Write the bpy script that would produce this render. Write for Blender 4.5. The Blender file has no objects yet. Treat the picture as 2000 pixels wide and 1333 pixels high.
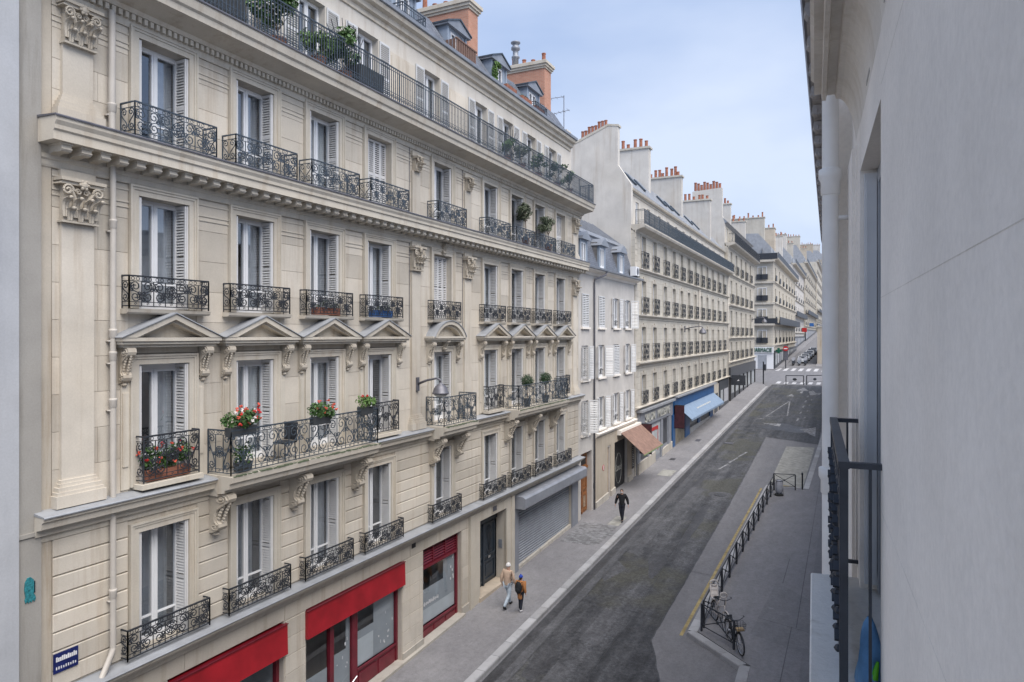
import bpy, math, random
from mathutils import Vector, Matrix
from math import sin, cos, pi, radians, sqrt, atan, atan2

RND = random.Random(11)
scene = bpy.context.scene
COL = scene.collection
H = 11.3            # camera height above the roadway at its foot
SL = 0.037          # the street climbs
XF = -12.8          # building line on the left side


def gz(y):
    return SL * y


# ------------------------------------------------------------------ camera
cam_d = bpy.data.cameras.new('camera')
cam = bpy.data.objects.new('camera', cam_d)
COL.objects.link(cam)
cam.location = (0, 0, H)
cam.rotation_euler = (pi / 2, 0, atan(655.0 / 1353.0))
cam_d.sensor_width = 36
cam_d.lens = 36 * 1353 / 2000.0
cam_d.shift_y = -12.5 / 2000.0
cam_d.clip_start = 0.05
cam_d.clip_end = 3000
scene.camera = cam

# ------------------------------------------------------------------ sky, sun, exposure
SUN_EL, SUN_AZ = radians(58), radians(120)      # azimuth from +Y towards +X
world = bpy.data.worlds.new('World')
scene.world = world
world.use_nodes = True
wn, wl = world.node_tree.nodes, world.node_tree.links
wn.clear()
w_out = wn.new('ShaderNodeOutputWorld')
w_bg = wn.new('ShaderNodeBackground')
w_sky = wn.new('ShaderNodeTexSky')
w_sky.sky_type = 'NISHITA'
w_sky.sun_disc = False
w_sky.sun_elevation = SUN_EL
w_sky.sun_rotation = SUN_AZ
w_sky.air_density = 1.0
w_sky.dust_density = 2.5
w_sky.ozone_density = 1.5
w_tc = wn.new('ShaderNodeTexCoord')
w_map = wn.new('ShaderNodeMapping')
w_map.inputs['Scale'].default_value = (1.0, 1.0, 2.4)
w_noise = wn.new('ShaderNodeTexNoise')
w_noise.inputs['Scale'].default_value = 1.7
w_noise.inputs['Detail'].default_value = 5
w_noise.inputs['Roughness'].default_value = 0.5
w_ramp = wn.new('ShaderNodeValToRGB')
w_ramp.color_ramp.elements[0].position = 0.30
w_ramp.color_ramp.elements[0].color = (0.72, 0.72, 0.72, 1)
w_ramp.color_ramp.elements[1].position = 0.70
w_ramp.color_ramp.elements[1].color = (0.9, 0.9, 0.9, 1)
w_mix = wn.new('ShaderNodeMixRGB')
w_ramp2 = wn.new('ShaderNodeValToRGB')
w_ramp2.color_ramp.elements[0].position = 0.30
w_ramp2.color_ramp.elements[0].color = (.215, .305, .50, 1)
w_ramp2.color_ramp.elements[1].position = 0.78
w_ramp2.color_ramp.elements[1].color = (.44, .50, .62, 1)
w_gain = wn.new('ShaderNodeVectorMath')
w_gain.operation = 'SCALE'
w_gain.inputs['Scale'].default_value = 10.0
w_sep = wn.new('ShaderNodeSeparateXYZ')
w_sc = wn.new('ShaderNodeMath')
w_sc.operation = 'MULTIPLY_ADD'
w_sc.inputs[1].default_value = -0.62
w_add = wn.new('ShaderNodeMath')
w_add.operation = 'MULTIPLY_ADD'
w_add.inputs[1].default_value = 1.05
w_add.inputs[2].default_value = 0.20
wl.new(w_tc.outputs['Generated'], w_sep.inputs[0])
wl.new(w_noise.outputs['Fac'], w_add.inputs[0])
wl.new(w_sep.outputs['Z'], w_sc.inputs[0])
wl.new(w_add.outputs[0], w_sc.inputs[2])
wl.new(w_sc.outputs[0], w_ramp2.inputs[0])
wl.new(w_ramp2.outputs[0], w_gain.inputs[0])
wl.new(w_gain.outputs[0], w_mix.inputs[2])
wl.new(w_tc.outputs['Generated'], w_map.inputs[0])
wl.new(w_map.outputs[0], w_noise.inputs['Vector'])
wl.new(w_noise.outputs['Fac'], w_ramp.inputs[0])
wl.new(w_ramp.outputs[0], w_mix.inputs[0])
wl.new(w_sky.outputs[0], w_mix.inputs[1])
wl.new(w_mix.outputs[0], w_bg.inputs[0])
w_bg.inputs[1].default_value = 0.05
wl.new(w_bg.outputs[0], w_out.inputs[0])

sun_d = bpy.data.lights.new('sun', 'SUN')
sun_d.energy = 1.5
sun_d.angle = radians(60)
sun_d.color = (1.0, 0.94, 0.86)
sun = bpy.data.objects.new('sun', sun_d)
COL.objects.link(sun)
sdir = Vector((sin(SUN_AZ) * cos(SUN_EL), cos(SUN_AZ) * cos(SUN_EL), sin(SUN_EL)))
sun.rotation_euler = (-sdir).to_track_quat('-Z', 'Y').to_euler()
sun.location = sdir * 60

scene.view_settings.view_transform = 'Standard'
scene.view_settings.look = 'None'
scene.view_settings.gamma = 1
scene.view_settings.use_curve_mapping = False
scene.view_settings.exposure = 1.80
scene.render.engine = 'CYCLES'
scene.cycles.max_bounces = 6
scene.cycles.diffuse_bounces = 4
scene.cycles.glossy_bounces = 3
scene.cycles.transparent_max_bounces = 12
scene.cycles.caustics_reflective = False
scene.cycles.caustics_refractive = False

# ------------------------------------------------------------------ materials
MAT = {}


def new_mat(name):
    m = bpy.data.materials.new(name)
    m.use_nodes = True
    nt = m.node_tree
    for n in list(nt.nodes):
        if n.type not in ('BSDF_PRINCIPLED', 'OUTPUT_MATERIAL'):
            nt.nodes.remove(n)
    MAT[name] = m
    return m, nt.nodes, nt.links, nt.nodes['Principled BSDF']


def mixrgb(n, l, typ, fac, a, b):
    x = n.new('ShaderNodeMixRGB')
    x.blend_type = typ
    for i, v in ((0, fac), (1, a), (2, b)):
        if hasattr(v, 'is_linked'):
            l.new(v, x.inputs[i])
        elif i == 0:
            x.inputs[0].default_value = v
        else:
            x.inputs[i].default_value = (*v[:3], 1)
    return x.outputs[0]


def noise(n, l, scale, detail=4, rough=.55, stretch=None, obj=False):
    g = n.new('ShaderNodeTexCoord' if obj else 'ShaderNodeNewGeometry')
    src = g.outputs['Object'] if obj else g.outputs['Position']
    if stretch:
        mp = n.new('ShaderNodeMapping')
        mp.inputs['Scale'].default_value = stretch
        l.new(src, mp.inputs[0])
        src = mp.outputs[0]
    t = n.new('ShaderNodeTexNoise')
    t.inputs['Scale'].default_value = scale
    t.inputs['Detail'].default_value = detail
    t.inputs['Roughness'].default_value = rough
    l.new(src, t.inputs['Vector'])
    return t.outputs['Fac']


def ramp(n, l, fac, p0, c0, p1, c1):
    r = n.new('ShaderNodeValToRGB')
    e = r.color_ramp.elements
    e[0].position, e[1].position = p0, p1
    f = lambda c: (c, c, c, 1) if isinstance(c, (int, float)) else (*c[:3], 1)
    e[0].color, e[1].color = f(c0), f(c1)
    l.new(fac, r.inputs[0])
    return r.outputs[0]


def bump(n, l, b, h, strength, dist=.02):
    x = n.new('ShaderNodeBump')
    x.inputs['Strength'].default_value = strength
    x.inputs['Distance'].default_value = dist
    l.new(h, x.inputs['Height'])
    l.new(x.outputs[0], b.inputs['Normal'])


def plain(name, col, rough=.6, metal=0, var=.10, nscale=6, bmp=.0, spec=.5):
    m, n, l, b = new_mat(name)
    f = noise(n, l, nscale, 4)
    c = mixrgb(n, l, 'MIX', ramp(n, l, f, .3, 0.0, .7, 1.0), [x * (1 - var) for x in col], [min(1, x * (1 + var)) for x in col])
    l.new(c, b.inputs['Base Color'])
    b.inputs['Roughness'].default_value = rough
    b.inputs['Metallic'].default_value = metal
    b.inputs['Specular IOR Level'].default_value = spec
    if bmp:
        bump(n, l, b, noise(n, l, nscale * 8, 3), bmp)
    return m


def stone(name, col, stain=(.30, .24, .18), st=.35, rough=.9, fine=.25, joints=None, rnd=.08, sstretch=(2.2, 2.2, .16)):
    m, n, l, b = new_mat(name)
    big = noise(n, l, .9, 5, .6)
    c = mixrgb(n, l, 'MIX', ramp(n, l, big, .32, 0.0, .70, 1.0), [x * .88 for x in col], [x * 1.07 for x in col])
    streak = noise(n, l, 1.6, 5, .65, sstretch)
    sf = ramp(n, l, streak, .52, 0.0, .80, st)
    c = mixrgb(n, l, 'MULTIPLY', sf, c, [min(1, s * 1.9) for s in stain])
    warm = noise(n, l, .35, 3, .5)
    c = mixrgb(n, l, 'MIX', ramp(n, l, warm, .5, 0.0, .75, .30), c, [col[0] * 1.01, col[1] * .94, col[2] * .84])
    oi = n.new('ShaderNodeObjectInfo')
    rv = ramp(n, l, oi.outputs['Random'], 0.0, 1 - rnd, 1.0, 1 + rnd * .4)
    c = mixrgb(n, l, 'MULTIPLY', 1.0, c, rv)
    hsrc = noise(n, l, 34, 4, .7)
    c = mixrgb(n, l, 'MULTIPLY', .5, c, ramp(n, l, hsrc, .3, .82, .65, 1.0))
    if joints:
        cw, ch, ax = joints
        g = n.new('ShaderNodeNewGeometry')
        sp = n.new('ShaderNodeSeparateXYZ')
        l.new(g.outputs['Position'], sp.inputs[0])
        cb = n.new('ShaderNodeCombineXYZ')
        l.new(sp.outputs['Y' if ax == 'y' else 'X'], cb.inputs[0])
        l.new(sp.outputs['Z'], cb.inputs[1])
        bt = n.new('ShaderNodeTexBrick')
        bt.inputs['Scale'].default_value = 1
        bt.inputs['Brick Width'].default_value = cw
        bt.inputs['Row Height'].default_value = ch
        bt.inputs['Mortar Size'].default_value = .012
        bt.inputs['Mortar Smooth'].default_value = .3
        bt.inputs['Color1'].default_value = (1, 1, 1, 1)
        bt.inputs['Color2'].default_value = (.93, .92, .9, 1)
        bt.inputs['Mortar'].default_value = (.62, .6, .57, 1)
        l.new(cb.outputs[0], bt.inputs['Vector'])
        c = mixrgb(n, l, 'MULTIPLY', .9, c, bt.outputs['Color'])
    l.new(c, b.inputs['Base Color'])
    b.inputs['Roughness'].default_value = rough
    b.inputs['Specular IOR Level'].default_value = .25
    bump(n, l, b, hsrc, fine, .01)
    return m


CREAM = (.605, .555, .48)
stone('stone_cream', CREAM, st=.65, rnd=.17)
stone('stone_trim', (.59, .545, .47), st=.6)
stone('stone_carved', (.525, .475, .40), st=.6, fine=.4)
stone('stone_grey', (.36, .345, .32), (.22, .20, .17), .7)
stone('stone_ochre', (.49, .44, .37), (.28, .20, .12), .8)
stone('stone_b3', (.58, .55, .49), joints=(1.1, .42, 'y'))
stone('stone_b3trim', (.55, .515, .455), st=.6)
stone('stone_b4', (.55, .515, .45), joints=(1.2, .45, 'y'), st=.5)
stone('stone_b5', (.57, .535, .47), joints=(1.2, .45, 'x'), st=.5)
stone('stone_far', (.55, .52, .46), st=.6)
stone('stone_white', (.88, .83, .765), (.46, .44, .42), .22, fine=.3, sstretch=(.5, .5, .4), rnd=.02)
stone('stone_cove', (.78, .735, .67), (.33, .29, .24), .6, fine=.2)
stone('stone_dark', (.40, .38, .37), (.12, .11, .10), .9, fine=.5)
stone('ledge_stone', (.74, .71, .66), (.25, .23, .20), .9, fine=.6)
stone('render_white', (.58, .555, .525), (.36, .34, .33), .30, fine=.12, rnd=.02)
stone('render_gable', (.62, .595, .555), (.34, .30, .26), .7, fine=.15)
stone('stone_attic', (.62, .585, .53), st=.4)
stone('render_beige', (.50, .44, .36), (.30, .25, .2), .5)
stone('render_blue', (.46, .475, .505), (.36, .36, .38), .25, fine=.06)
stone('ground_wall', (.50, .47, .42), (.28, .25, .22), .6, fine=.2)
stone('granite', (.42, .42, .43), (.22, .21, .21), .5, fine=.5, rnd=.16)
plain('zinc', (.24, .26, .295), .45, .25, .16, 2.2, .05)
plain('zinc_pale', (.33, .345, .37), .5, .2, .14, 2.2, .05)
plain('dormer_blue', (.27, .32, .39), .5, .1, .12, 3)
plain('iron', (.040, .045, .055), .5, .3, .25, 9)
plain('iron_blue', (.065, .085, .11), .5, .3, .25, 9)
plain('lead_grey', (.13, .13, .15), .45, .3, .2, 5)
plain('white_paint', (.74, .75, .77), .45, 0, .04, 3)
plain('frame_white', (.76, .77, .79), .4, 0, .03, 3)
plain('shutter_grey', (.66, .655, .65), .5, 0, .05, 3)
plain('shutter_white', (.60, .605, .61), .5, 0, .06, 4)
plain('pipe_cream', (.49, .455, .41), .5, 0, .07, 3)
plain('pipe_white', (.74, .72, .69), .45, 0, .07, 4, .05)
plain('red_paint', (.33, .012, .02), .42, 0, .30, 1.1)
plain('oxblood', (.15, .012, .024), .4, 0, .2, 3)
plain('door_blue', (.022, .032, .045), .35, 0, .25, 4)
plain('steel_blue', (.34, .36, .40), .5, .2, .10, 2)
plain('shop_grey', (.25, .265, .30), .5, .1, .12, 2)
plain('blue_paint', (.022, .095, .25), .45, 0, .2, 2)
plain('awning_blue', (.19, .26, .36), .75, 0, .10, 3)
plain('awning_brown', (.22, .135, .105), .85, 0, .22, 4)
plain('awning_green', (.20, .25, .12), .8)
plain('dark_shop', (.045, .05, .06), .4, 0, .3, 3)
plain('black_shop', (.016, .016, .018), .5, 0, .3, 5)
plain('marquee_maroon', (.05, .012, .018), .6, 0, .4, 5)
plain('sheer_reflection', (.46, .475, .51), .9, 0, .12, 4)  # curtain cloth; its grey also carries the reflections of the panes
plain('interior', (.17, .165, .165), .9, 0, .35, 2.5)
plain('shop_inside', (.34, .36, .375), .8, 0, .3, 1.4)
plain('curtain', (.72, .73, .74), .9, 0, .08, 4)
plain('film', (.33, .355, .385), .6, 0, .10, 1.5)
plain('film_white', (.52, .55, .58), .6, 0, .08, 2)
plain('curtain_dark', (.36, .37, .40), .9, 0, .15, 4)
plain('terracotta', (.31, .125, .08), .85, 0, .3, 7, .2)
plain('pot_brown', (.22, .10, .06), .8, 0, .25, 7)
plain('pot_dark', (.05, .055, .06), .6)
plain('leaf_green', (.052, .115, .028), .6, 0, .45, 11)
plain('leaf_light', (.10, .19, .045), .6, 0, .35, 11)
plain('leaf_dark', (.024, .060, .024), .6, 0, .45, 11)
plain('leaf_olive', (.10, .125, .075), .6, 0, .35, 11)
plain('flower_red', (.55, .02, .02), .6, 0, .3, 20)
plain('flower_coral', (.62, .10, .06), .6, 0, .3, 20)
plain('flower_white', (.75, .70, .68), .6)
plain('bark', (.14, .10, .07), .9)
plain('plaque_blue', (.010, .017, .10), .35, 0, .2, 9)
plain('letter_white', (.72, .72, .74), .5)
plain('letter_pale', (.50, .50, .46), .5)
plain('teal_tile', (.03, .19, .22), .3, 0, .45, 28)
plain('dark_tile', (.01, .02, .03), .3)
plain('pharmacy_green', (.004, .085, .05), .4)
plain('sign_red', (.45, .02, .02), .4)
plain('sign_blue', (.03, .12, .35), .4)

plain('zebra_white', (.46, .46, .47), .8, 0, .25, 3)
plain('road_yellow', (.33, .255, .115), .8, 0, .35, 3)
plain('rubber', (.018, .018, .018), .7)
plain('chrome', (.55, .55, .57), .3, .8)
plain('car_white', (.62, .64, .66), .25, .1)
plain('car_dark', (.04, .045, .055), .25, .2)
plain('car_grey', (.25, .27, .30), .25, .3)
plain('bike_white', (.62, .57, .54), .5)
plain('wicker', (.42, .30, .16), .8)
plain('bin_plastic', (.42, .43, .47), .4)
plain('skin', (.45, .27, .20), .6, 0, .06)
plain('hair_dark', (.02, .015, .012), .7)
plain('hair_white', (.62, .61, .60), .8)
plain('jacket_beige', (.50, .37, .28), .8, 0, .15, 9)
plain('jeans_pale', (.42, .49, .56), .85, 0, .14, 9)
plain('coat_tan', (.40, .17, .06), .85, 0, .18, 9)
plain('hat_blue', (.02, .06, .36), .9)
plain('cloth_black', (.010, .011, .014), .85, 0, .3, 9)
plain('cloth_navy', (.014, .017, .028), .85, 0, .3, 9)
plain('shoe_white', (.65, .65, .66), .6)
plain('mask_white', (.62, .66, .70), .8)
plain('towel_blue', (.12, .27, .48), .95, 0, .18, 14, .2)
plain('plastic_green', (.14, .55, .02), .5)
plain('wood_slat', (.15, .09, .07), .8)
plain('door_step', (.45, .38, .30), .9, 0, .15, 3)
plain('pale_paving', (.30, .295, .27), .9, 0, .25, 3, .3)


def glass_mat(name, tint, refl=1.0, base=.1):
    m, n, l, b = new_mat(name)
    out = [x for x in n if x.type == 'OUTPUT_MATERIAL'][0]
    n.remove(b)
    tr = n.new('ShaderNodeBsdfTransparent')
    tr.inputs[0].default_value = (*tint, 1)
    gl = n.new('ShaderNodeBsdfGlossy')
    gl.inputs['Roughness'].default_value = .02
    gl.inputs[0].default_value = (.95, .97, 1, 1)
    lw = n.new('ShaderNodeLayerWeight')
    lw.inputs['Blend'].default_value = .5
    fr = n.new('ShaderNodeMath')
    fr.operation = 'POWER'
    fr.inputs[1].default_value = 4.0
    l.new(lw.outputs['Facing'], fr.inputs[0])
    mt = n.new('ShaderNodeMath')
    mt.operation = 'MULTIPLY_ADD'
    mt.use_clamp = True
    mt.inputs[1].default_value = refl
    mt.inputs[2].default_value = base
    l.new(fr.outputs[0], mt.inputs[0])
    bp = n.new('ShaderNodeBump')
    bp.inputs['Strength'].default_value = .03
    bp.inputs['Distance'].default_value = .05
    l.new(noise(n, l, 1.2, 2), bp.inputs['Height'])
    l.new(bp.outputs[0], gl.inputs['Normal'])
    mx = n.new('ShaderNodeMixShader')
    l.new(mt.outputs[0], mx.inputs[0])
    l.new(tr.outputs[0], mx.inputs[1])
    l.new(gl.outputs[0], mx.inputs[2])
    l.new(mx.outputs[0], out.inputs[0])
    return m


glass_mat('glass', (.80, .84, .87), .8, .20)
glass_mat('shop_glass', (.92, .95, .96), .8, .07)

# brick
m, n, l, b = new_mat('brick')
g = n.new('ShaderNodeNewGeometry')
sp = n.new('ShaderNodeSeparateXYZ')
l.new(g.outputs['Position'], sp.inputs[0])
ad = n.new('ShaderNodeMath')
l.new(sp.outputs['X'], ad.inputs[0])
l.new(sp.outputs['Y'], ad.inputs[1])
cb = n.new('ShaderNodeCombineXYZ')
l.new(ad.outputs[0], cb.inputs[0])
l.new(sp.outputs['Z'], cb.inputs[1])
bt = n.new('ShaderNodeTexBrick')
bt.inputs['Scale'].default_value = 1
bt.inputs['Brick Width'].default_value = .23
bt.inputs['Row Height'].default_value = .075
bt.inputs['Mortar Size'].default_value = .008
bt.inputs['Color1'].default_value = (.50, .25, .175, 1)
bt.inputs['Color2'].default_value = (.43, .20, .135, 1)
bt.inputs['Mortar'].default_value = (.42, .30, .23, 1)
l.new(cb.outputs[0], bt.inputs['Vector'])
c = mixrgb(n, l, 'MULTIPLY', .6, bt.outputs['Color'], ramp(n, l, noise(n, l, 1.5, 5), .3, .72, .7, 1.05))
l.new(c, b.inputs['Base Color'])
b.inputs['Roughness'].default_value = .9
bump(n, l, b, bt.outputs['Fac'], -.4, .01)

# slate roof
m, n, l, b = new_mat('slate')
g = n.new('ShaderNodeNewGeometry')
sp = n.new('ShaderNodeSeparateXYZ')
l.new(g.outputs['Position'], sp.inputs[0])
cb = n.new('ShaderNodeCombineXYZ')
l.new(sp.outputs['Y'], cb.inputs[0])
l.new(sp.outputs['Z'], cb.inputs[1])
bt = n.new('ShaderNodeTexBrick')
bt.inputs['Scale'].default_value = 1
bt.inputs['Brick Width'].default_value = .22
bt.inputs['Row Height'].default_value = .12
bt.inputs['Mortar Size'].default_value = .007
bt.inputs['Color1'].default_value = (.16, .175, .21, 1)
bt.inputs['Color2'].default_value = (.105, .115, .14, 1)
bt.inputs['Mortar'].default_value = (.04, .045, .055, 1)
l.new(cb.outputs[0], bt.inputs['Vector'])
c = mixrgb(n, l, 'MULTIPLY', .6, bt.outputs['Color'], ramp(n, l, noise(n, l, 1.2, 5), .3, .7, .7, 1.1))
l.new(c, b.inputs['Base Color'])
b.inputs['Roughness'].default_value = .55
bump(n, l, b, bt.outputs['Fac'], -.5, .01)


def asphalt(name, dark, light, wear=.5, rough=.85, speck=.5, streak=True, moss=0, mott=.3):
    m, n, l, b = new_mat(name)
    big = noise(n, l, .35, 6, .62)
    st_ = noise(n, l, 1.0, 6, .62, (1.6, .07, 1)) if streak else noise(n, l, .8, 5)
    f = mixrgb(n, l, 'MIX', wear, ramp(n, l, big, .32, 0.0, .68, 1.0), ramp(n, l, st_, .36, 0.0, .66, 1.0))
    c = mixrgb(n, l, 'MIX', f, dark, light)
    mid = noise(n, l, 2.6, 6, .7, (1, .45, 1))
    c = mixrgb(n, l, 'MULTIPLY', mott, c, ramp(n, l, mid, .33, .62, .66, 1.25))
    grit = noise(n, l, 7.5, 8, .85)
    c = mixrgb(n, l, 'MULTIPLY', min(1, mott), c, ramp(n, l, grit, .36, .45, .64, 1.45))
    sp_ = noise(n, l, 42, 3, .8)
    c = mixrgb(n, l, 'MULTIPLY', speck, c, ramp(n, l, sp_, .36, .45, .62, 1.25))
    if moss:
        mo = noise(n, l, .22, 4, .6)
        c = mixrgb(n, l, 'MIX', ramp(n, l, mo, .50, 0.0, .60, moss), c, mixrgb(n, l, 'MULTIPLY', 1.0, (.085, .083, .064), ramp(n, l, grit, .36, .40, .66, 1.5)))
    spots = noise(n, l, 3.1, 2, .5)
    c = mixrgb(n, l, 'MIX', ramp(n, l, spots, .74, 0.0, .78, .4), c, [x * 1.6 for x in light])
    l.new(c, b.inputs['Base Color'])
    l.new(ramp(n, l, big, .3, rough - .22, .7, rough), b.inputs['Roughness'])
    b.inputs['Specular IOR Level'].default_value = .35
    bump(n, l, b, sp_, .55, .012)
    return m


m, n, l, b = new_mat('road_white')
wf = ramp(n, l, noise(n, l, 3.2, 6, .75), .40, 0.0, .62, .85)
l.new(mixrgb(n, l, 'MIX', wf, (.085, .086, .092), (.40, .40, .41)), b.inputs['Base Color'])
b.inputs['Roughness'].default_value = .85
asphalt('asphalt_dark', (.028, .029, .032), (.140, .141, .149), .55, .8, .75, True, .7, 1.0)
asphalt('asphalt_mid', (.16, .158, .166), (.215, .212, .22), .35, .85, .35)
asphalt('asphalt_patch', (.15, .148, .157), (.19, .188, .198), .3, .85, .3)
asphalt('asphalt_pave', (.205, .200, .209), (.255, .250, .258), .30, .85, .30, False)
asphalt('asphalt_pave2', (.185, .182, .19), (.225, .222, .23), .25, .85, .30, False)
asphalt('gutter_dark', (.045, .045, .048), (.095, .095, .10), .5, .6, .5, mott=.8)
stone('sett_grey', (.27, .27, .28), (.14, .14, .14), .5, fine=.5, rnd=.35)


# ------------------------------------------------------------------ mesh tools
WL = {}          # world position of every unrotated object


class MB:
    def __init__(s):
        s.v, s.f = [], []

    def add(s, vs, fs):
        b0 = len(s.v)
        s.v += [tuple(p) for p in vs]
        s.f += [tuple(i + b0 for i in f) for f in fs]
        return s

    def quad(s, a, b, c, d):
        return s.add((a, b, c, d), ((0, 1, 2, 3),))

    def box(s, x0, x1, y0, y1, z0, z1):
        return s.add([(x0, y0, z0), (x1, y0, z0), (x1, y1, z0), (x0, y1, z0), (x0, y0, z1), (x1, y0, z1), (x1, y1, z1), (x0, y1, z1)],
                     [(0, 3, 2, 1), (4, 5, 6, 7), (0, 1, 5, 4), (1, 2, 6, 5), (2, 3, 7, 6), (3, 0, 4, 7)])

    def boxm(s, M, sx, sy, sz):
        vs = [M @ Vector((a * sx / 2, b * sy / 2, c * sz / 2)) for c in (-1, 1) for a, b in ((-1, -1), (1, -1), (1, 1), (-1, 1))]
        return s.add(vs, [(0, 3, 2, 1), (4, 5, 6, 7), (0, 1, 5, 4), (1, 2, 6, 5), (2, 3, 7, 6), (3, 0, 4, 7)])

    def prism(s, pts, a0, a1, axis):
        # polygon pts in the plane normal to axis, extruded a0..a1
        n = len(pts)
        if axis == 'y':
            P = lambda p, a: (p[0], a, p[1])
        elif axis == 'x':
            P = lambda p, a: (a, p[0], p[1])
        else:
            P = lambda p, a: (p[0], p[1], a)
        vs = [P(p, a0) for p in pts] + [P(p, a1) for p in pts]
        fs = [tuple(range(n)), tuple(range(2 * n - 1, n - 1, -1))]
        fs += [(i, i + n, (i + 1) % n + n, (i + 1) % n) for i in range(n)]
        return s.add(vs, fs)

    def tube(s, pts, r, n=6, closed=False, caps=True):
        pts = [Vector(p) for p in pts]
        k = len(pts)
        rs = r if isinstance(r, (list, tuple)) else [r] * k
        vs, fs = [], []
        up0 = Vector((.113, .217, .97)).normalized()
        for i, p in enumerate(pts):
            a = pts[i - 1] if i > 0 or closed else p
            b = pts[(i + 1) % k] if i < k - 1 or closed else p
            t = b - a
            if t.length < 1e-9:
                t = Vector((0, 0, 1))
            t.normalize()
            up = up0 if abs(t.dot(up0)) < .93 else Vector((1, 0, 0))
            e1 = t.cross(up).normalized()
            e2 = e1.cross(t)
            for j in range(n):
                an = 2 * pi * (j + .5) / n
                vs.append(p + (e1 * cos(an) + e2 * sin(an)) * rs[i])
        m_ = k if closed else k - 1
        for i in range(m_):
            for j in range(n):
                a, b = i * n + j, i * n + (j + 1) % n
                c, d = ((i + 1) % k) * n + (j + 1) % n, ((i + 1) % k) * n + j
                fs.append((a, b, c, d))
        if caps and not closed:
            fs.append(tuple(range(n - 1, -1, -1)))
            fs.append(tuple((k - 1) * n + j for j in range(n)))
        return s.add(vs, fs)

    def lathe(s, prof, n=16, c=(0, 0, 0)):
        vs, fs = [], []
        for r, z in prof:
            for j in range(n):
                a = 2 * pi * j / n
                vs.append((c[0] + r * cos(a), c[1] + r * sin(a), c[2] + z))
        k = len(prof)
        for i in range(k - 1):
            for j in range(n):
                fs.append((i * n + j, i * n + (j + 1) % n, (i + 1) * n + (j + 1) % n, (i + 1) * n + j))
        fs.append(tuple(range(n - 1, -1, -1)))
        fs.append(tuple((k - 1) * n + j for j in range(n)))
        return s.add(vs, fs)

    def ball(s, c, rx, ry=None, rz=None, n=10, m_=6):
        ry = ry or rx
        rz = rz or rx
        vs = [(c[0], c[1], c[2] - rz)]
        for i in range(1, m_):
            t = pi * i / m_
            for j in range(n):
                a = 2 * pi * j / n
                vs.append((c[0] + rx * sin(t) * cos(a), c[1] + ry * sin(t) * sin(a), c[2] - rz * cos(t)))
        vs.append((c[0], c[1], c[2] + rz))
        fs = [(0, 1 + (j + 1) % n, 1 + j) for j in range(n)]
        for i in range(m_ - 2):
            for j in range(n):
                a, b = 1 + i * n + j, 1 + i * n + (j + 1) % n
                fs.append((a, b, b + n, a + n))
        o = 1 + (m_ - 2) * n
        fs += [(o + j, o + (j + 1) % n, len(vs) - 1) for j in range(n)]
        return s.add(vs, fs)

    def mesh(s, name, mat, off=(0, 0, 0), smooth=False):
        me = bpy.data.meshes.new(name)
        ox, oy, oz = off
        me.from_pydata([(x - ox, y - oy, z - oz) for x, y, z in s.v], [], s.f)
        me.materials.append(MAT[mat])
        if smooth:
            me.polygons.foreach_set('use_smooth', [len(f) <= 4 for f in s.f])
        me.update()
        return me


def link(o):
    COL.objects.link(o)
    return o


def thing(name, label, cat, loc=(0, 0, 0), group=None, rz=0):
    o = link(bpy.data.objects.new(name, None))
    o.location = loc
    o.rotation_euler = (0, 0, rz)
    o.empty_display_size = .2
    o['label'], o['category'] = label, cat
    if group:
        o['group'] = group
    WL[o.name] = Vector(loc) if not rz else Vector((0, 0, 0))
    return o


def tag(o, label, cat, group=None):
    o['label'], o['category'] = label, cat
    if group:
        o['group'] = group
    return o


def wpart(name, mb, mat, parent=None, smooth=False):
    """mesh given in world coordinates (or the frame of a rotated root)"""
    off = WL[parent.name] if parent else (0, 0, 0)
    o = link(bpy.data.objects.new(name, mb.mesh(name, mat, off, smooth)))
    if parent:
        o.parent = parent
        WL[o.name] = Vector(off)
    else:
        WL[o.name] = Vector((0, 0, 0))
    return o


def inst(name, me, loc, parent=None, rot=None, scale=None):
    """an object that shares mesh data, at a world place"""
    o = link(bpy.data.objects.new(name, me))
    if parent:
        o.parent = parent
        o.location = Vector(loc) - WL[parent.name]
    else:
        o.location = loc
    if rot:
        o.rotation_euler = rot
    if scale:
        o.scale = scale
    WL[o.name] = Vector(loc)
    return o


def struct(o):
    o['kind'] = 'structure'
    return o


def stuff(o):
    o['kind'] = 'stuff'
    return o


CACHE = {}


def cached(key, fn):
    if key not in CACHE:
        CACHE[key] = fn()
    return CACHE[key]


def text_mesh(txt, size, mat, extrude=.01, name='lettering', shear=0):
    cu = bpy.data.curves.new('t', 'FONT')
    cu.body = txt
    cu.size = size
    cu.extrude = extrude
    cu.align_x = 'CENTER'
    cu.align_y = 'CENTER'
    cu.shear = shear
    cu.resolution_u = 3
    o = bpy.data.objects.new('t', cu)
    COL.objects.link(o)
    dg = bpy.context.evaluated_depsgraph_get()
    me = bpy.data.meshes.new_from_object(o.evaluated_get(dg))
    bpy.data.objects.remove(o)
    me.name = name
    me.materials.clear()
    me.materials.append(MAT[mat])
    return me


ROT_FACE_X = (pi / 2, 0, pi / 2)     # lettering that reads from the street on the left facades
# ================================================================== GROUND
def sheet(name, poly, h, mat, parent=None):
    mb = MB()
    mb.add([(x, y, gz(y) + h) for x, y in poly], [tuple(range(len(poly)))])
    o = wpart(name, mb, mat, parent)
    if not parent:
        struct(o)
    return o


def slab(name, poly, h, mat, depth=.3):
    mb = MB()
    n_ = len(poly)
    vs = [(x, y, gz(y) + h) for x, y in poly] + [(x, y, gz(y) - depth) for x, y in poly]
    mb.add(vs, [tuple(range(n_))] + [(i, (i + 1) % n_, (i + 1) % n_ + n_, i + n_) for i in range(n_)])
    return struct(wpart(name, mb, mat))


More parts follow.
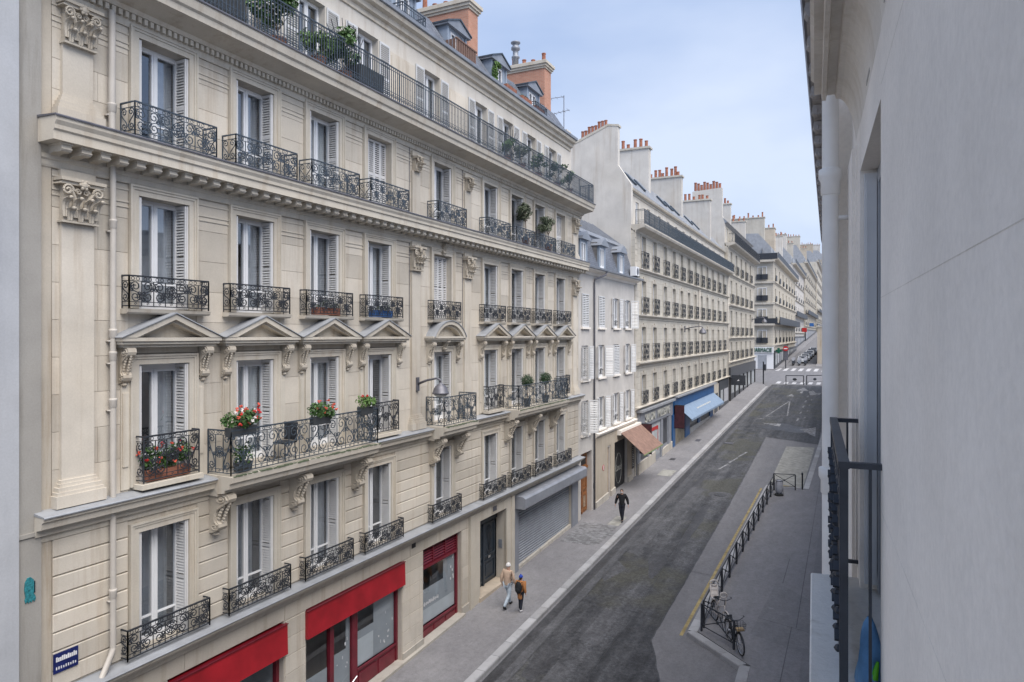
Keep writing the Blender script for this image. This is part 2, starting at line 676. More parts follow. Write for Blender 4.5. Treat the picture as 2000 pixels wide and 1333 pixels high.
sheet('ground', [(-140, -60), (140, -60), (140, 620), (-140, 620)], 0, 'asphalt_mid')
road = sheet('road', [(-10.1, -20), (-6.0, -20), (-4.55, 14), (-5.15, 20.9), (-6.04, 23.4), (-6.1, 41), (-6.4, 64), (-2.15, 62), (-2.15, 108), (-9.95, 108)], .004, 'asphalt_dark')
# worn patches and old repairs in the carriageway
def blob(cx, cy, rx, ry, seed, n_=18, skew=0):
    r = random.Random(seed)
    k1, k2, k3 = [r.uniform(0, 6.28) for _ in range(3)]
    pts = []
    for i in range(n_):
        a = 2 * pi * i / n_
        q = 1 + .22 * sin(2 * a + k1) + .14 * sin(3 * a + k2) + .08 * sin(5 * a + k3)
        pts.append((cx + rx * q * cos(a) + skew * ry * q * sin(a), cy + ry * q * sin(a)))
    return pts


for k, (cx, cy, rx, ry, mt) in enumerate(((-7.6, 30.5, .35, 1.6, 'gutter_dark'), (-8.9, 20.6, .35, 1.5, 'gutter_dark'), (-7.2, 37, .3, 3.5, 'gutter_dark'), (-8.8, 44, .3, 4, 'gutter_dark'),
                                          (-5.4, 69.5, 2.0, 2.4, 'gutter_dark'), (-6.9, 17.5, .4, 2.0, 'gutter_dark'))):
    sheet('repair_patch', blob(cx, cy, rx, ry, k + 40), .008, mt, road)
asphalt('asphalt_repair', (.075, .076, .081), (.135, .135, .143), .4, .85, .5, mott=.7)
for nm, poly, mt in (
    ('repair_patch', [(-9.7, 28.6), (-9.1, 27.6), (-8.65, 29.3), (-9.6, 30.6)], 'asphalt_repair'),
    ('repair_patch', [(-9.65, 31.6), (-8.7, 31.2), (-8.62, 36.8), (-9.6, 37.3)], 'asphalt_repair'),
    ('repair_patch', [(-8.5, 16.5), (-7.75, 16.3), (-7.8, 20.4), (-8.4, 20.7)], 'asphalt_repair'),
    ('repair_patch', [(-8.3, 22.4), (-7.55, 22.2), (-7.6, 25.0), (-8.25, 25.2)], 'asphalt_repair'),
    ('repair_patch', [(-8.9, 39.3), (-8.1, 38.9), (-8.0, 44.2), (-8.8, 44.6)], 'asphalt_repair'),
    ('gutter_strip', [(-10.08, -10), (-9.72, -10), (-9.66, 106), (-9.98, 106)], 'gutter_dark'),
    ('gutter_strip', [(-9.70, -10), (-9.35, -10), (-9.30, 106), (-9.64, 106)], 'asphalt_repair'),
):
    sheet(nm, poly, .010 if nm != 'gutter_strip' else .006, mt, road)


def tar_line(pts, w_, h_=.013, parent=None, mat='gutter_dark', name='tar_seam'):
    """poured tar along joints and cracks"""
    r = random.Random(int(abs(pts[0][0] * 100 + pts[0][1] * 10)))
    mb = MB()
    L_, R_ = [], []
    fine = []
    for (a, b_) in zip(pts[:-1], pts[1:]):
        m_ = max(2, int(sqrt((a[0] - b_[0]) ** 2 + (a[1] - b_[1]) ** 2) / .35))
        fine += [(a[0] + (b_[0] - a[0]) * i / m_ + r.uniform(-.018, .018), a[1] + (b_[1] - a[1]) * i / m_) for i in range(m_)]
    fine.append(pts[-1])
    vs, fs = [], []
    for i, p in enumerate(fine):
        q0, q1 = fine[max(0, i - 1)], fine[min(len(fine) - 1, i + 1)]
        dx, dy = q1[0] - q0[0], q1[1] - q0[1]
        L = sqrt(dx * dx + dy * dy) or 1
        ww = w_ * r.uniform(.5, 1.2)
        for s in (-1, 1):
            x_, y_ = p[0] - s * dy / L * ww, p[1] + s * dx / L * ww
            vs.append((x_, y_, gz(y_) + h_))
    fs = [(2 * i, 2 * i + 1, 2 * i + 3, 2 * i + 2) for i in range(len(fine) - 1)]
    mb.add(vs, fs)
    return wpart(name, mb, mat, parent)


for pts, w_ in (([(-4.6, 14), (-5.15, 20.9), (-6.04, 23.4), (-6.1, 41), (-6.4, 64)], .03), ([(-6.4, 64), (-2.2, 61.9)], .03), ([(-9.33, 10), (-9.3, 60)], .018),
                ([(-7.4, 15), (-7.1, 24), (-7.3, 33)], .015), ([(-9.3, 25.5), (-6.1, 25.2)], .015), ([(-6.1, 37.6), (-4.95, 37.4)], .012), ([(-6.06, 30.2), (-5.05, 30.0)], .012)):
    tar_line(pts, w_, .013, road)


def ring_sheet(name, cx, cy, r0, r1, h, mat, parent, n_=20):
    mb = MB()
    vs, fs = [], []
    for k in range(n_):
        a = 2 * pi * k / n_
        for r in (r0, r1):
            y = cy + r * sin(a)
            vs.append((cx + r * cos(a), y, gz(y) + h))
    for k in range(n_):
        a, b_ = 2 * k, 2 * ((k + 1) % n_)
        fs.append((a, a + 1, b_ + 1, b_))
    mb.add(vs, fs)
    return wpart(name, mb, mat, parent)


# manhole covers in the road
mh = thing('manhole_cover', 'round iron manhole cover set in the lighter asphalt by the road seam', 'manhole', (-6.92, 43.2, gz(43.2)))
mb = MB()
mb.lathe([(.36, .0), (.36, .012), (.33, .016)], 20, (-6.92, 43.2, gz(43.2) + .004))
wpart('iron_lid', mb, 'gutter_dark', mh)
ring_sheet('rim', -6.92, 43.2, .38, .72, .010, 'asphalt_repair', mh)
mh2 = thing('manhole_cover', 'worn rectangular plate in the road before the arrow markings', 'manhole', (-8.9, 60.0, gz(60)))
wpart('iron_lid', MB().box(-9.25, -8.55, 59.6, 60.4, gz(60) + .006, gz(60) + .03), 'lead_grey', mh2)

# ---- left pavement with granite kerb stones
pv = slab('left_pavement', [(XF - .6, -12), (-10.42, -12), (-10.42, 104), (-11.3, 108.6), (XF - .6, 108.6)], .13, 'asphalt_pave')


def kerb_stone_mesh(L, w=.30, h=.15):
    def f():
        mb = MB()
        c_ = .018
        mb.box(0, w - c_, 0, L, -.2, h)
        mb.box(w - c_, w, 0, L, -.2, h - c_)
        return mb.mesh('kerb_stone', 'granite')
    return cached(('kerb', L, w), f)


tilt = atan(SL)
y = 6.0
while y < 103:
    L = (1.0 if y < 50 else 2.0)
    inst('kerb_stone', kerb_stone_mesh(L - .02), (-10.42, y, gz(y)), pv, (tilt, 0, 0))
    y += L
# inset tactile/cobble patch and pale plates in the pavement
def cover(name, x0, x1, y0, y1, mat, h=.137):
    return sheet(name, [(x0, y0), (x1, y0), (x1, y1), (x0, y1)], h, mat, pv)


cover('service_cover', -11.25, -10.65, 34.6, 36.3, 'pale_paving')
cover('service_cover', -11.55, -10.6, 46.2, 48.0, 'pale_paving')
cover('service_cover', -11.9, -11.5, 51.2, 51.9, 'gutter_dark')
cover('service_cover', -11.6, -11.2, 59.2, 60.2, 'lead_grey')
# cobbled crossing where the wooden door opens onto the street: each row of setts
sett = cached('sett', lambda: MB().box(-.085, .085, -.055, .055, 0, .012).mesh('sett', 'sett_grey'))
for i in range(13):
    for j in range(22):
        yy = 31.3 + j * .15 + (i % 2) * .06
        xx = -12.45 + i * .155
        if (xx + 12.45) > 1.9 - abs(yy - 33.2) * .12:
            continue
        inst('sett', sett, (xx, yy, gz(yy) + .131), pv, (tilt, 0, RND.uniform(-.06, .06)))

# ---- right pavement (kerb build-out with yellow line)
rp_poly = [(-4.66, 24.38), (-4.30, 45.9), (-2.12, 46.0), (-1.75, 64), (-1.63, 108), (3.5, 108), (3.5, -20), (-2.5, -20), (-2.72, 22.72), (-2.9, 22.85)]
rp = slab('right_pavement', rp_poly, .13, 'asphalt_pave')
sheet('darker_band', [(-1.35, 12), (2.5, 12), (2.5, 70), (-1.15, 70)], .134, 'asphalt_pave2', rp)
sheet('darker_band', [(-3.0, 24.9), (-1.30, 24.2), (-1.25, 28.6), (-2.6, 30)], .1335, 'asphalt_pave2', rp)
for (xa, ya, xb, yb) in ((-2.9, 26.3, -1.2, 25.8), (-1.6, 26, -1.55, 60), (-2.35, 30, -2.3, 33), (-1.9, 15, -1.75, 26)):
    dx, dy = xb - xa, yb - ya
    L = sqrt(dx * dx + dy * dy)
    nx, ny = -dy / L * .012, dx / L * .012
    sheet('pavement_seam', [(xa - nx, ya - ny), (xb - nx, yb - ny), (xb + nx, yb + ny), (xa + nx, ya + ny)], .138, 'gutter_dark', rp)


def kerb_run(a, b_, parent, L=1.0, w=.32, side=1):
    a, b_ = Vector((a[0], a[1], 0)), Vector((b_[0], b_[1], 0))
    d = b_ - a
    n_ = max(1, int(round(d.length / L)))
    st_ = d / n_
    ang = atan2(d.y, d.x) - pi / 2
    for k in range(n_):
        p = a + st_ * k
        sl = atan(SL * d.normalized().y)
        inst('kerb_stone', kerb_stone_mesh(round(st_.length - .015, 3), w), (p.x, p.y, gz(p.y)), parent, (sl, 0, ang))


kerb_run((-4.30, 45.9), (-4.66, 24.3), rp)
kerb_run((-4.78, 24.38), (-2.84, 22.72), rp)
kerb_run((-2.72, 22.6), (-2.55, 6), rp)
kerb_run((-1.63, 108), (-1.74, 64), rp, 2)
kerb_run((-1.74, 64), (-2.12, 46), rp)
kerb_run((-4.60, 46.15), (-2.44, 46.3), rp)
sheet('yellow_line', [(-5.24, 24.1), (-5.12, 24.1), (-4.78, 45.8), (-4.90, 45.8)], .006, 'road_yellow')
sheet('delivery_bay', [(-4.5, 47.2), (-2.5, 46.6), (-2.35, 60.5), (-4.45, 60.2)], .008, 'pale_paving')
sheet('painted_crossing', [(-4.3, 45.98), (-3.3, 45.98), (-3.3, 47.0), (-4.3, 47.0)], .012, 'road_yellow')

# ---- painted road markings
def mark(poly, label, mat='road_white'):
    o = sheet('road_marking', poly, .012, mat)
    return o


mark([(-3.95, 69), (-2.5, 65.5), (-2.65, 70.6)], '')
mark([(-7.6, 71.8), (-5.8, 69.9), (-5.75, 71.6)], '')
for k in range(6):
    y0 = 74 + k * 5
    mark([(-4.6, y0), (-4.42, y0), (-4.36, y0 + 1.8), (-4.54, y0 + 1.8)], '')
    if k < 4:
        mark([(-4.0, y0 + 2), (-3.86, y0 + 2), (-3.8, y0 + 3), (-3.94, y0 + 3)], '')
for k in range(3):
    mark([(-8.2 + .35 * k, 50 + 2.4 * k), (-8.05 + .35 * k, 50 + 2.4 * k), (-7.7 + .35 * k, 52 + 2.4 * k), (-7.85 + .35 * k, 52 + 2.4 * k)], '')
# large bicycle-lane chevrons and a straight-on arrow further up
for x0, y0, x1, y1 in ((-7.6, 76, -6.3, 89), (-6.2, 89, -5.6, 77), (-8.2, 74, -7.4, 75.2), (-7.5, 76, -5.7, 77.2)):
    dx, dy = x1 - x0, y1 - y0
    L = sqrt(dx * dx + dy * dy)
    nx, ny = -dy / L * .07, dx / L * .07
    mark([(x0 - nx, y0 - ny), (x1 - nx, y1 - ny), (x1 + nx, y1 + ny), (x0 + nx, y0 + ny)], '')
mark([(-5.6, 98), (-5.3, 98), (-5.3, 101), (-4.7, 101), (-5.45, 105), (-6.2, 101), (-5.6, 101)], '')
mark([(-4.3, 96), (-3.2, 97), (-3.0, 99.5), (-3.7, 98.6), (-4.2, 102), (-4.5, 99)], '')
mark([(-6.9, 94), (-6.0, 94.2), (-6.5, 97)], '')
for k in range(8):
    x0 = -11.6 + k * 1.25
    mark([(x0, 131.5), (x0 + .62, 131.7), (x0 + .75, 137.3), (x0 + .1, 137.2)], '', 'zebra_white')
for k in range(7):
    x0 = -9.6 + k * 1.1
    mark([(x0, 109.4), (x0 + .55, 109.4), (x0 + .6, 112.6), (x0 + .05, 112.6)], '', 'zebra_white')
# pavements beyond the junction
slab('far_pavement', [(XF - 20, 133.0), (-11.4, 133.0), (-10.8, 140), (-10.0, 560), (XF - 20, 560)], .13, 'asphalt_pave')
slab('far_pavement', [(-5.4, 141), (30, 141), (30, 560), (-5.4, 560)], .13, 'asphalt_pave')


# ================================================================== FACADE TOOLS
def facade(mb, x, u0, u1, z0, z1, ops, depth=.42):
    """front face of a wall in the plane X=x facing +X, with window openings (ua,ub,za,zb) and their reveals"""
    us = sorted({u0, u1, *[a for o in ops for a in o[:2]]})
    zs = sorted({z0, z1, *[a for o in ops for a in o[2:4]]})
    for i in range(len(us) - 1):
        j = 0
        while j < len(zs) - 1:
            cu, cz = (us[i] + us[i + 1]) / 2, (zs[j] + zs[j + 1]) / 2
            inside = lambda c_: any(o[0] < cu < o[1] and o[2] < c_ < o[3] for o in ops)
            if inside(cz):
                j += 1
                continue
            k = j
            while k + 1 < len(zs) - 1 and not inside((zs[k + 1] + zs[k + 2]) / 2):
                k += 1
            mb.quad((x, us[i], zs[j]), (x, us[i + 1], zs[j]), (x, us[i + 1], zs[k + 1]), (x, us[i], zs[k + 1]))
            j = k + 1
    for a, b_, c_, d in [o[:4] for o in ops]:
        xb = x - depth
        mb.quad((x, a, c_), (xb, a, c_), (xb, a, d), (x, a, d))
        mb.quad((x, b_, c_), (x, b_, d), (xb, b_, d), (xb, b_, c_))
        mb.quad((x, a, d), (xb, a, d), (xb, b_, d), (x, b_, d))
        mb.quad((x, a, c_), (x, b_, c_), (xb, b_, c_), (xb, a, c_))


def block_mesh(w, h, proud, ch, mat):
    """dressed stone lying on the wall plane, bottom-left corner at the origin"""
    def f():
        mb = MB()
        vs = [(0, 0, 0), (0, w, 0), (0, w, h), (0, 0, h),
              (proud - ch, 0, 0), (proud - ch, w, 0), (proud - ch, w, h), (proud - ch, 0, h),
              (proud, ch, ch), (proud, w - ch, ch), (proud, w - ch, h - ch), (proud, ch, h - ch)]
        fs = [(0, 1, 5, 4), (1, 2, 6, 5), (2, 3, 7, 6), (3, 0, 4, 7), (4, 5, 9, 8), (5, 6, 10, 9), (6, 7, 11, 10), (7, 4, 8, 11), (8, 9, 10, 11)]
        mb.add(vs, fs)
        return mb.mesh('stone_block', mat)
    return cached(('blk', round(w, 3), round(h, 3), proud, ch, mat), f)


def frame_mesh(w, h, rec, rail=.52, mat='frame_white', top=.0):
    def f():
        mb = MB()
        x0, x1 = -rec, -rec + .07
        e, t, m_ = .042, .048, .022
        mb.box(x0, x1, -w / 2, -w / 2 + e, 0, h)
        mb.box(x0, x1, w / 2 - e, w / 2, 0, h)
        mb.box(x0, x1 - .004, -w / 2 + e, w / 2 - e, h - .05 - top, h)
        mb.box(x0, x1 + .02, -w / 2 + e, w / 2 - e, 0, .05)
        mb.box(x0, x1 + .028, -m_, m_, .05, h - .05 - top)
        for s in (-1, 1):
            a, b_ = sorted((s * m_, s * (w / 2 - e)))
            mb.box(x0 + .01, x1 + .012, a, a + t, .05, h - .05 - top)
            mb.box(x0 + .01, x1 + .012, b_ - t, b_, .05, h - .05 - top)
            mb.box(x0 + .012, x1 + .010, a + t, b_ - t, .05, .14)
            mb.box(x0 + .012, x1 + .010, a + t, b_ - t, h - .105 - top, h - .05 - top)
            if rail:
                mb.box(x0 + .012, x1 + .008, a + t, b_ - t, rail, rail + .03)
        return mb.mesh('window', mat)
    return cached(('fr', w, h, rec, rail, mat, top), f)


def pane_mesh(w, h, rec, s, mat='glass', top=.0):
    def f():
        a, b_ = sorted((s * .068, s * (w / 2 - .088)))
        x_ = -rec + .035
        return MB().quad((x_, a, .14), (x_, b_, .14), (x_, b_, h - .105 - top), (x_, a, h - .105 - top)).mesh('pane', mat)
    return cached(('pane', w, h, rec, s, mat, top), f)


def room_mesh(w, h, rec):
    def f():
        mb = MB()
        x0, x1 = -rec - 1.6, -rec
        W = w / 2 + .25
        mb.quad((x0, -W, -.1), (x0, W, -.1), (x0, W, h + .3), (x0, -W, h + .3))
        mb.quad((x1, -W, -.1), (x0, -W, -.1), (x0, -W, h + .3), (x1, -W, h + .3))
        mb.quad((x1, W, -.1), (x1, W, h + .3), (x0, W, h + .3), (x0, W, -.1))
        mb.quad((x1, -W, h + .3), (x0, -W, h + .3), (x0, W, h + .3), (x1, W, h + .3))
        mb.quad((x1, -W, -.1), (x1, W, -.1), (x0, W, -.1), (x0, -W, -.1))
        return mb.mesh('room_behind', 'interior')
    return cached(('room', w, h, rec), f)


def curtain_mesh(y0, y1, z0, z1, rec, mat, seed):
    def f():
        r = random.Random(seed)
        mb = MB()
        n_ = max(6, int((y1 - y0) / .035))
        vs, fs = [], []
        ph = r.uniform(0, 6)
        for i in range(n_ + 1):
            yy = y0 + (y1 - y0) * i / n_
            for t in (0, .5, 1):
                pin = 0
                x_ = -rec - .12 + .022 * sin(i * 1.35 + ph) * (1 - .4 * t) + .008 * sin(i * 3.1)
                vs.append((x_, yy + pin, z0 + (z1 - z0) * t))
        for i in range(n_):
            for t in (0, 1):
                a = i * 3 + t
                fs.append((a, a + 3, a + 4, a + 1))
        mb.add(vs, fs)
        return mb.mesh('curtain', mat, smooth=True)
    return cached(('cur', round(y0, 2), round(y1, 2), round(z1, 2), rec, mat, seed), f)


def louvre_mesh(L, h, axis, mat, pitch=.062, t=.032):
    """louvred shutter leaf; axis 'x': leaf lies along -X (folded into the reveal); 'y': leaf along +Y in the wall plane"""
    def f():
        mb = MB()
        fw = .045

        def bx(a0, a1, b0, b1, z0, z1):
            if axis == 'x':
                mb.box(-a1, -a0, b0, b1, z0, z1)
            else:
                mb.box(b0, b1, a0, a1, z0, z1)
        bx(0, fw, 0, t, 0, h)
        bx(L - fw, L, 0, t, 0, h)
        bx(fw, L - fw, .002, t - .002, 0, .10)
        bx(fw, L - fw, .002, t - .002, h - .07, h)
        bx(fw, L - fw, .002, t - .002, h * .47, h * .47 + .07)
        z = .11
        while z < h - .10:
            if not (h * .47 - .03 < z < h * .47 + .06):
                a0, a1 = fw, L - fw
                q = [(t, .0), (t - .008, .0), (.0, pitch * .58), (.008, pitch * .58)] if axis == 'y' else [(0.0, .0), (.008, .0), (t, pitch * .74), (t - .008, pitch * .74)]
                P = (lambda a, b_, zz: (-a, b_, zz)) if axis == 'x' else (lambda a, b_, zz: (b_, a, zz))
                vs = [P(a, p[0], z + p[1]) for a in (a0, a1) for p in q]
                mb.add(vs, [(0, 1, 2, 3), (7, 6, 5, 4), (0, 4, 5, 1), (1, 5, 6, 2), (2, 6, 7, 3), (3, 7, 4, 0)])
            z += pitch
        return mb.mesh('shutter', mat)
    return cached(('louv', round(L, 3), round(h, 3), axis, mat, pitch), f)


def window(parent, x, u, z, w, h, rec=.36, curtain=None, shutters='folded', mat='frame_white', rail=.52, seed=0, sh_mat='shutter_grey', top=0, pitch=.062):
    r = random.Random(seed * 7 + 3)
    wd = inst('window', frame_mesh(w, h, rec, rail, mat, top), (x, u, z), parent)
    for s in (-1, 1):
        inst('pane', pane_mesh(w, h, rec, s, 'glass', top), (x, u, z), wd)
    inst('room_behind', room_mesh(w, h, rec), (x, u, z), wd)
    inst('curtain', curtain_mesh(-w / 2 + .02, w / 2 - .02, .06, h - .04, rec + .16, 'sheer_reflection', seed % 3), (x, u, z), wd) if r.random() < .62 else None  # added grey curtain in most windows, standing in for reflections in the panes
    if curtain:
        if curtain == 'both':
            rng = ((-w / 2 + .03, -.12), (.12, w / 2 - .03))
        elif curtain == 'full':
            rng = ((-w / 2 + .03, w / 2 - .03),)
        elif curtain == 'right':
            rng = ((.18, w / 2 - .03),)
        else:
            rng = ((-w / 2 + .03, -.05),)
        for a, b_ in rng:
            inst('curtain', curtain_mesh(a, b_, .08, h - .05, rec, r.choice(('sheer_reflection', 'sheer_reflection', 'curtain_dark', 'curtain')), seed % 5), (x, u, z), wd)
    if shutters == 'folded':
        L = rec - .035
        for s in (-1, 1):
            me = louvre_mesh(L, h - .04, 'x', sh_mat, pitch)
            for k in range(2):
                inst('shutter', me, (x + .02 - k * .004, u + (s * (w / 2 - .04 * (k + 1)) if s > 0 else -w / 2 + .008 + .04 * k), z + .02), wd)
    elif shutters == 'closed':
        me = louvre_mesh(w / 4 - .004, h - .04, 'y', sh_mat, pitch)
        for k in range(4):
            inst('shutter', me, (x - .20, u - w / 2 + w / 4 * k + .002, z + .02), wd)
    return wd


def surround_mesh(w, h, band=.20, mat='stone_trim', sill=False, ears=True):
    """stepped stone architrave round an opening; origin bottom centre"""
    def f():
        mb = MB()
        for (i0, i1, p) in ((.0, band * .55, .055), (band * .55, band * .8, .075), (band * .8, band, .095)):
            for s in (-1, 1):
                a, b_ = sorted((s * (w / 2 + i0), s * (w / 2 + i1)))
                mb.box(-.01, p, a, b_, 0, h + i0)
            mb.box(-.01, p, -w / 2 - i1, w / 2 + i1, h + i0, h + i1)
        return mb.mesh('window_surround', mat)
    return cached(('sur', w, h, band, mat), f)


def profile(mb, pts, x, u0, u1, zoff=0):
    mb.prism([(x + o, z + zoff) for o, z in pts], u0, u1, 'y')


# ------------------------------------------------------------------ wrought iron
def spiral(cx, cz, r, turns, a0, d, n_=14, rin=.18):
    out = []
    for i in range(n_ + 1):
        t = i / n_
        rr = r * (1 - t * (1 - rin))
        a = a0 + d * 2 * pi * turns * t
        out.append((cx + rr * cos(a), cz + rr * sin(a)))
    return out


def s_scroll(x0, x1, z0, z1, flip=False, n_=14):
    """an S made of two facing volutes inside a cell"""
    xm, w_, h_ = (x0 + x1) / 2, x1 - x0, z1 - z0
    r = min(w_ * .46, h_ * .25)
    zt, zb = z1 - r * 1.02, z0 + r * 1.02
    top = spiral(xm, zt, r, 1.35, pi, -1, n_)         # leaves from the left side, over the top
    bot = spiral(xm, zb, r, 1.35, 0, -1, n_)           # leaves from the right side, under the bottom
    mid = []
    p0, p3 = (xm - r, zt), (xm + r, zb)
    c1, c2 = (xm - r, zt - r * 1.3), (xm + r, zb + r * 1.3)
    for i in range(1, 8):
        t = i / 8
        mid.append(tuple((1 - t) ** 3 * p0[k] + 3 * (1 - t) ** 2 * t * c1[k] + 3 * (1 - t) * t * t * c2[k] + t ** 3 * p3[k] for k in (0, 1)))
    pl = list(reversed(top)) + mid + bot
    if flip:
        pl = [(x0 + x1 - a, b_) for a, b_ in pl]
    return pl


def circle(cx, cz, r, n_=12):
    return [(cx + r * cos(2 * pi * i / n_), cz + r * sin(2 * pi * i / n_)) for i in range(n_)]


def railing_mesh(path, h, style='scroll', mat='iron', bar=.012, cell=.27, name='railing'):
    """wrought-iron railing that follows a bent path [(x,y)..]; z=0 at its foot"""
    mb = MB()
    segs = [(Vector(path[i]), Vector(path[i + 1])) for i in range(len(path) - 1)]

    def M(seg, s, z):
        a, b_ = seg
        p = a + (b_ - a).normalized() * s
        return (p.x, p.y, z)

    def T(seg, pl, r=bar, n_=4, closed=False):
        mb.tube([M(seg, s, z) for s, z in pl], r, n_, closed, False)
    hi, lo = h - .10, .13
    mb.tube([(p[0], p[1], h) for p in path], [.022] * len(path), 4)
    for seg in segs:
        L = (seg[1] - seg[0]).length
        T(seg, [(0, .05), (L, .05)], .014)
        for s in (0, L):
            T(seg, [(s, 0), (s, h)], .016)
        if style == 'bars':
            T(seg, [(0, hi), (L, hi)], .011)
            T(seg, [(0, .26), (L, .26)], .009)
            n_ = max(2, int(L / .10))
            for i in range(n_ + 1):
                s = L * i / n_
                post = i % 14 == 0
                T(seg, [(s, 0.0), (s, hi)], .020 if post else .0125)
                if i < n_:
                    sm = L * (i + .5) / n_
                    T(seg, circle(sm, h - .055, .043, 8), .007, 4, True)
                    T(seg, spiral(sm, .155, .05, 1.1, pi / 2, 1 if i % 2 else -1, 8), .008)
                if not post and i % 2 == 0:
                    for zz in (.42, .62):
                        mb.ball(M(seg, s, zz), .02, n=5, m_=3)
            continue
        T(seg, [(0, hi), (L, hi)], .010)
        T(seg, [(0, lo), (L, lo)], .010)
        if L < .5:
            n_ = max(1, int(round(L / .2)))
            for i in range(n_):
                a, b_ = L * i / n_ + .012, L * (i + 1) / n_ - .012
                T(seg, s_scroll(a, b_, lo, hi, i % 2 == 1, 9))
            continue
        n_ = max(3, int(round(L / cell)))
        if n_ % 2 == 0:
            n_ += 1
        cw = L / n_
        for i in range(n_):
            a, b_ = cw * i, cw * (i + 1)
            m_ = (a + b_) / 2
            if i:
                T(seg, [(a, .05), (a, hi)], .010)
            if i == n_ // 2 and L < 2.4:
                zc = (hi + lo) / 2
                R_ = min(cw * .52, (hi - lo) * .48)
                for rr in (1.0, .72, .38):
                    T(seg, circle(m_, zc, R_ * rr, 16), .010, 4, True)
                for k in range(8):
                    an = k * pi / 4
                    T(seg, [(m_ + R_ * .38 * cos(an), zc + R_ * .38 * sin(an)), (m_ + R_ * .72 * cos(an + .25), zc + R_ * .72 * sin(an + .25)), (m_ + R_ * cos(an), zc + R_ * sin(an))], .012)
                mb.ball(M(seg, m_, zc), .035, n=6, m_=4)
            else:
                fl = (i < n_ / 2) ^ (i % 2 == 0)
                T(seg, s_scroll(a + .012, b_ - .012, lo, hi, fl))
                T(seg, spiral(m_ + (cw * .28 if fl else -cw * .28), (hi + lo) / 2 + .04, cw * .2, 1.1, pi / 2, -1 if fl else 1, 9))
                T(seg, spiral(m_ - (cw * .28 if fl else -cw * .28), (hi + lo) / 2 - .04, cw * .2, 1.1, -pi / 2, -1 if fl else 1, 9))
                T(seg, spiral(a + cw * (.82 if fl else .18), hi - .06, .05, 1.0, 0, 1 if fl else -1, 7))
                T(seg, spiral(a + cw * (.18 if fl else .82), lo + .06, .05, 1.0, pi, 1 if fl else -1, 7))
                for q in (.25, .75):
                    mb.ball(M(seg, a + cw * q, (hi + lo) / 2 + (.06 if (q < .5) ^ fl else -.06)), .019, n=5, m_=3)
            for q in (.3, .7):
                T(seg, circle(a + cw * q, h - .052, .034, 8), .007, 4, True)
            T(seg, spiral(a + cw * .5, .09, .032, 1.0, 0, 1, 7), .007)
    return mb.mesh(name, mat)


def u_path(w, d):
    return [(0.0, -w / 2), (d, -w / 2), (d, w / 2), (0.0, w / 2)]


# ------------------------------------------------------------------ carved pieces
def console_mesh():
    """S-shaped scroll bracket, 0.74 high, 0.3 deep, 0.2 wide, top back edge at the origin"""
    mb = MB()
    pr = [(0, 0), (.27, 0), (.31, -.03), (.32, -.09), (.30, -.15), (.24, -.20), (.17, -.26), (.135, -.34), (.12, -.44), (.13, -.51), (.165, -.56), (.17, -.62), (.14, -.68), (.08, -.72), (.03, -.74), (0, -.74)]
    mb.prism(pr, -.085, .085, 'y')
    for s in (-1, 1):
        T = lambda pl, r=.014: mb.tube([(a, s * .092, b_) for a, b_ in pl], r, 5, False, False)
        T(spiral(.20, -.105, .095, 1.6, 0, 1, 16), .016)
        T(spiral(.10, -.62, .06, 1.4, 0, -1, 12), .014)
        T([(.25, -.19), (.15, -.28), (.10, -.40), (.10, -.52), (.14, -.58)], .016)
        mb.ball((.2, s * .095, -.105), .03, n=6, m_=4)
    for k in range(9):
        t = k / 8
        x_ = .25 * (1 - t) + .10 * t
        z_ = -.18 - .46 * t
        wv = .055 * sin(pi * (.25 + .65 * t)) + .01
        for s in (-1, 0, 1):
            mb.ball((x_ - .035 * abs(s) + .02, s * wv, z_ + .012 * abs(s)), .026, .026, .034, 6, 4)
    mb.lathe([(.03, -.80), (.06, -.77), (.04, -.72)], 7, (.05, 0, 0))
    return mb.mesh('console_bracket', 'stone_carved')


def leaf_strip(mb, base, up, out, w, h, curl):
    """acanthus leaf: a thick tapering strip that rises and curls outward"""
    base, up, out = Vector(base), Vector(up), Vector(out)
    side = up.cross(out).normalized()
    prev = None
    n_ = 6
    for i in range(n_ + 1):
        t = i / n_
        ang = curl * t * t
        p = base + up * (h * (t - .18 * t * t * t)) + out * (.03 + h * .42 * (1 - cos(ang)) * t)
        ww = w * (.55 + .6 * t) * (1 if t < .85 else .55)
        row = [p - side * ww * .5 + out * .0, p - side * ww * .22 + out * .022, p + out * .006, p + side * ww * .22 + out * .022, p + side * ww * .5]
        row2 = [q - out * .03 for q in row]
        cur = row + list(reversed(row2))
        if prev:
            k = len(cur)
            vs = prev + cur
            mb.add(vs, [(a, (a + 1) % k, (a + 1) % k + k, a + k) for a in range(k)])
        if i == n_:
            mb.add(cur, [tuple(range(len(cur)))])
        prev = cur
    tip = prev[2]
    mb.ball((tip.x, tip.y, tip.z - .01), .035, w * .28, .03, 6, 4)


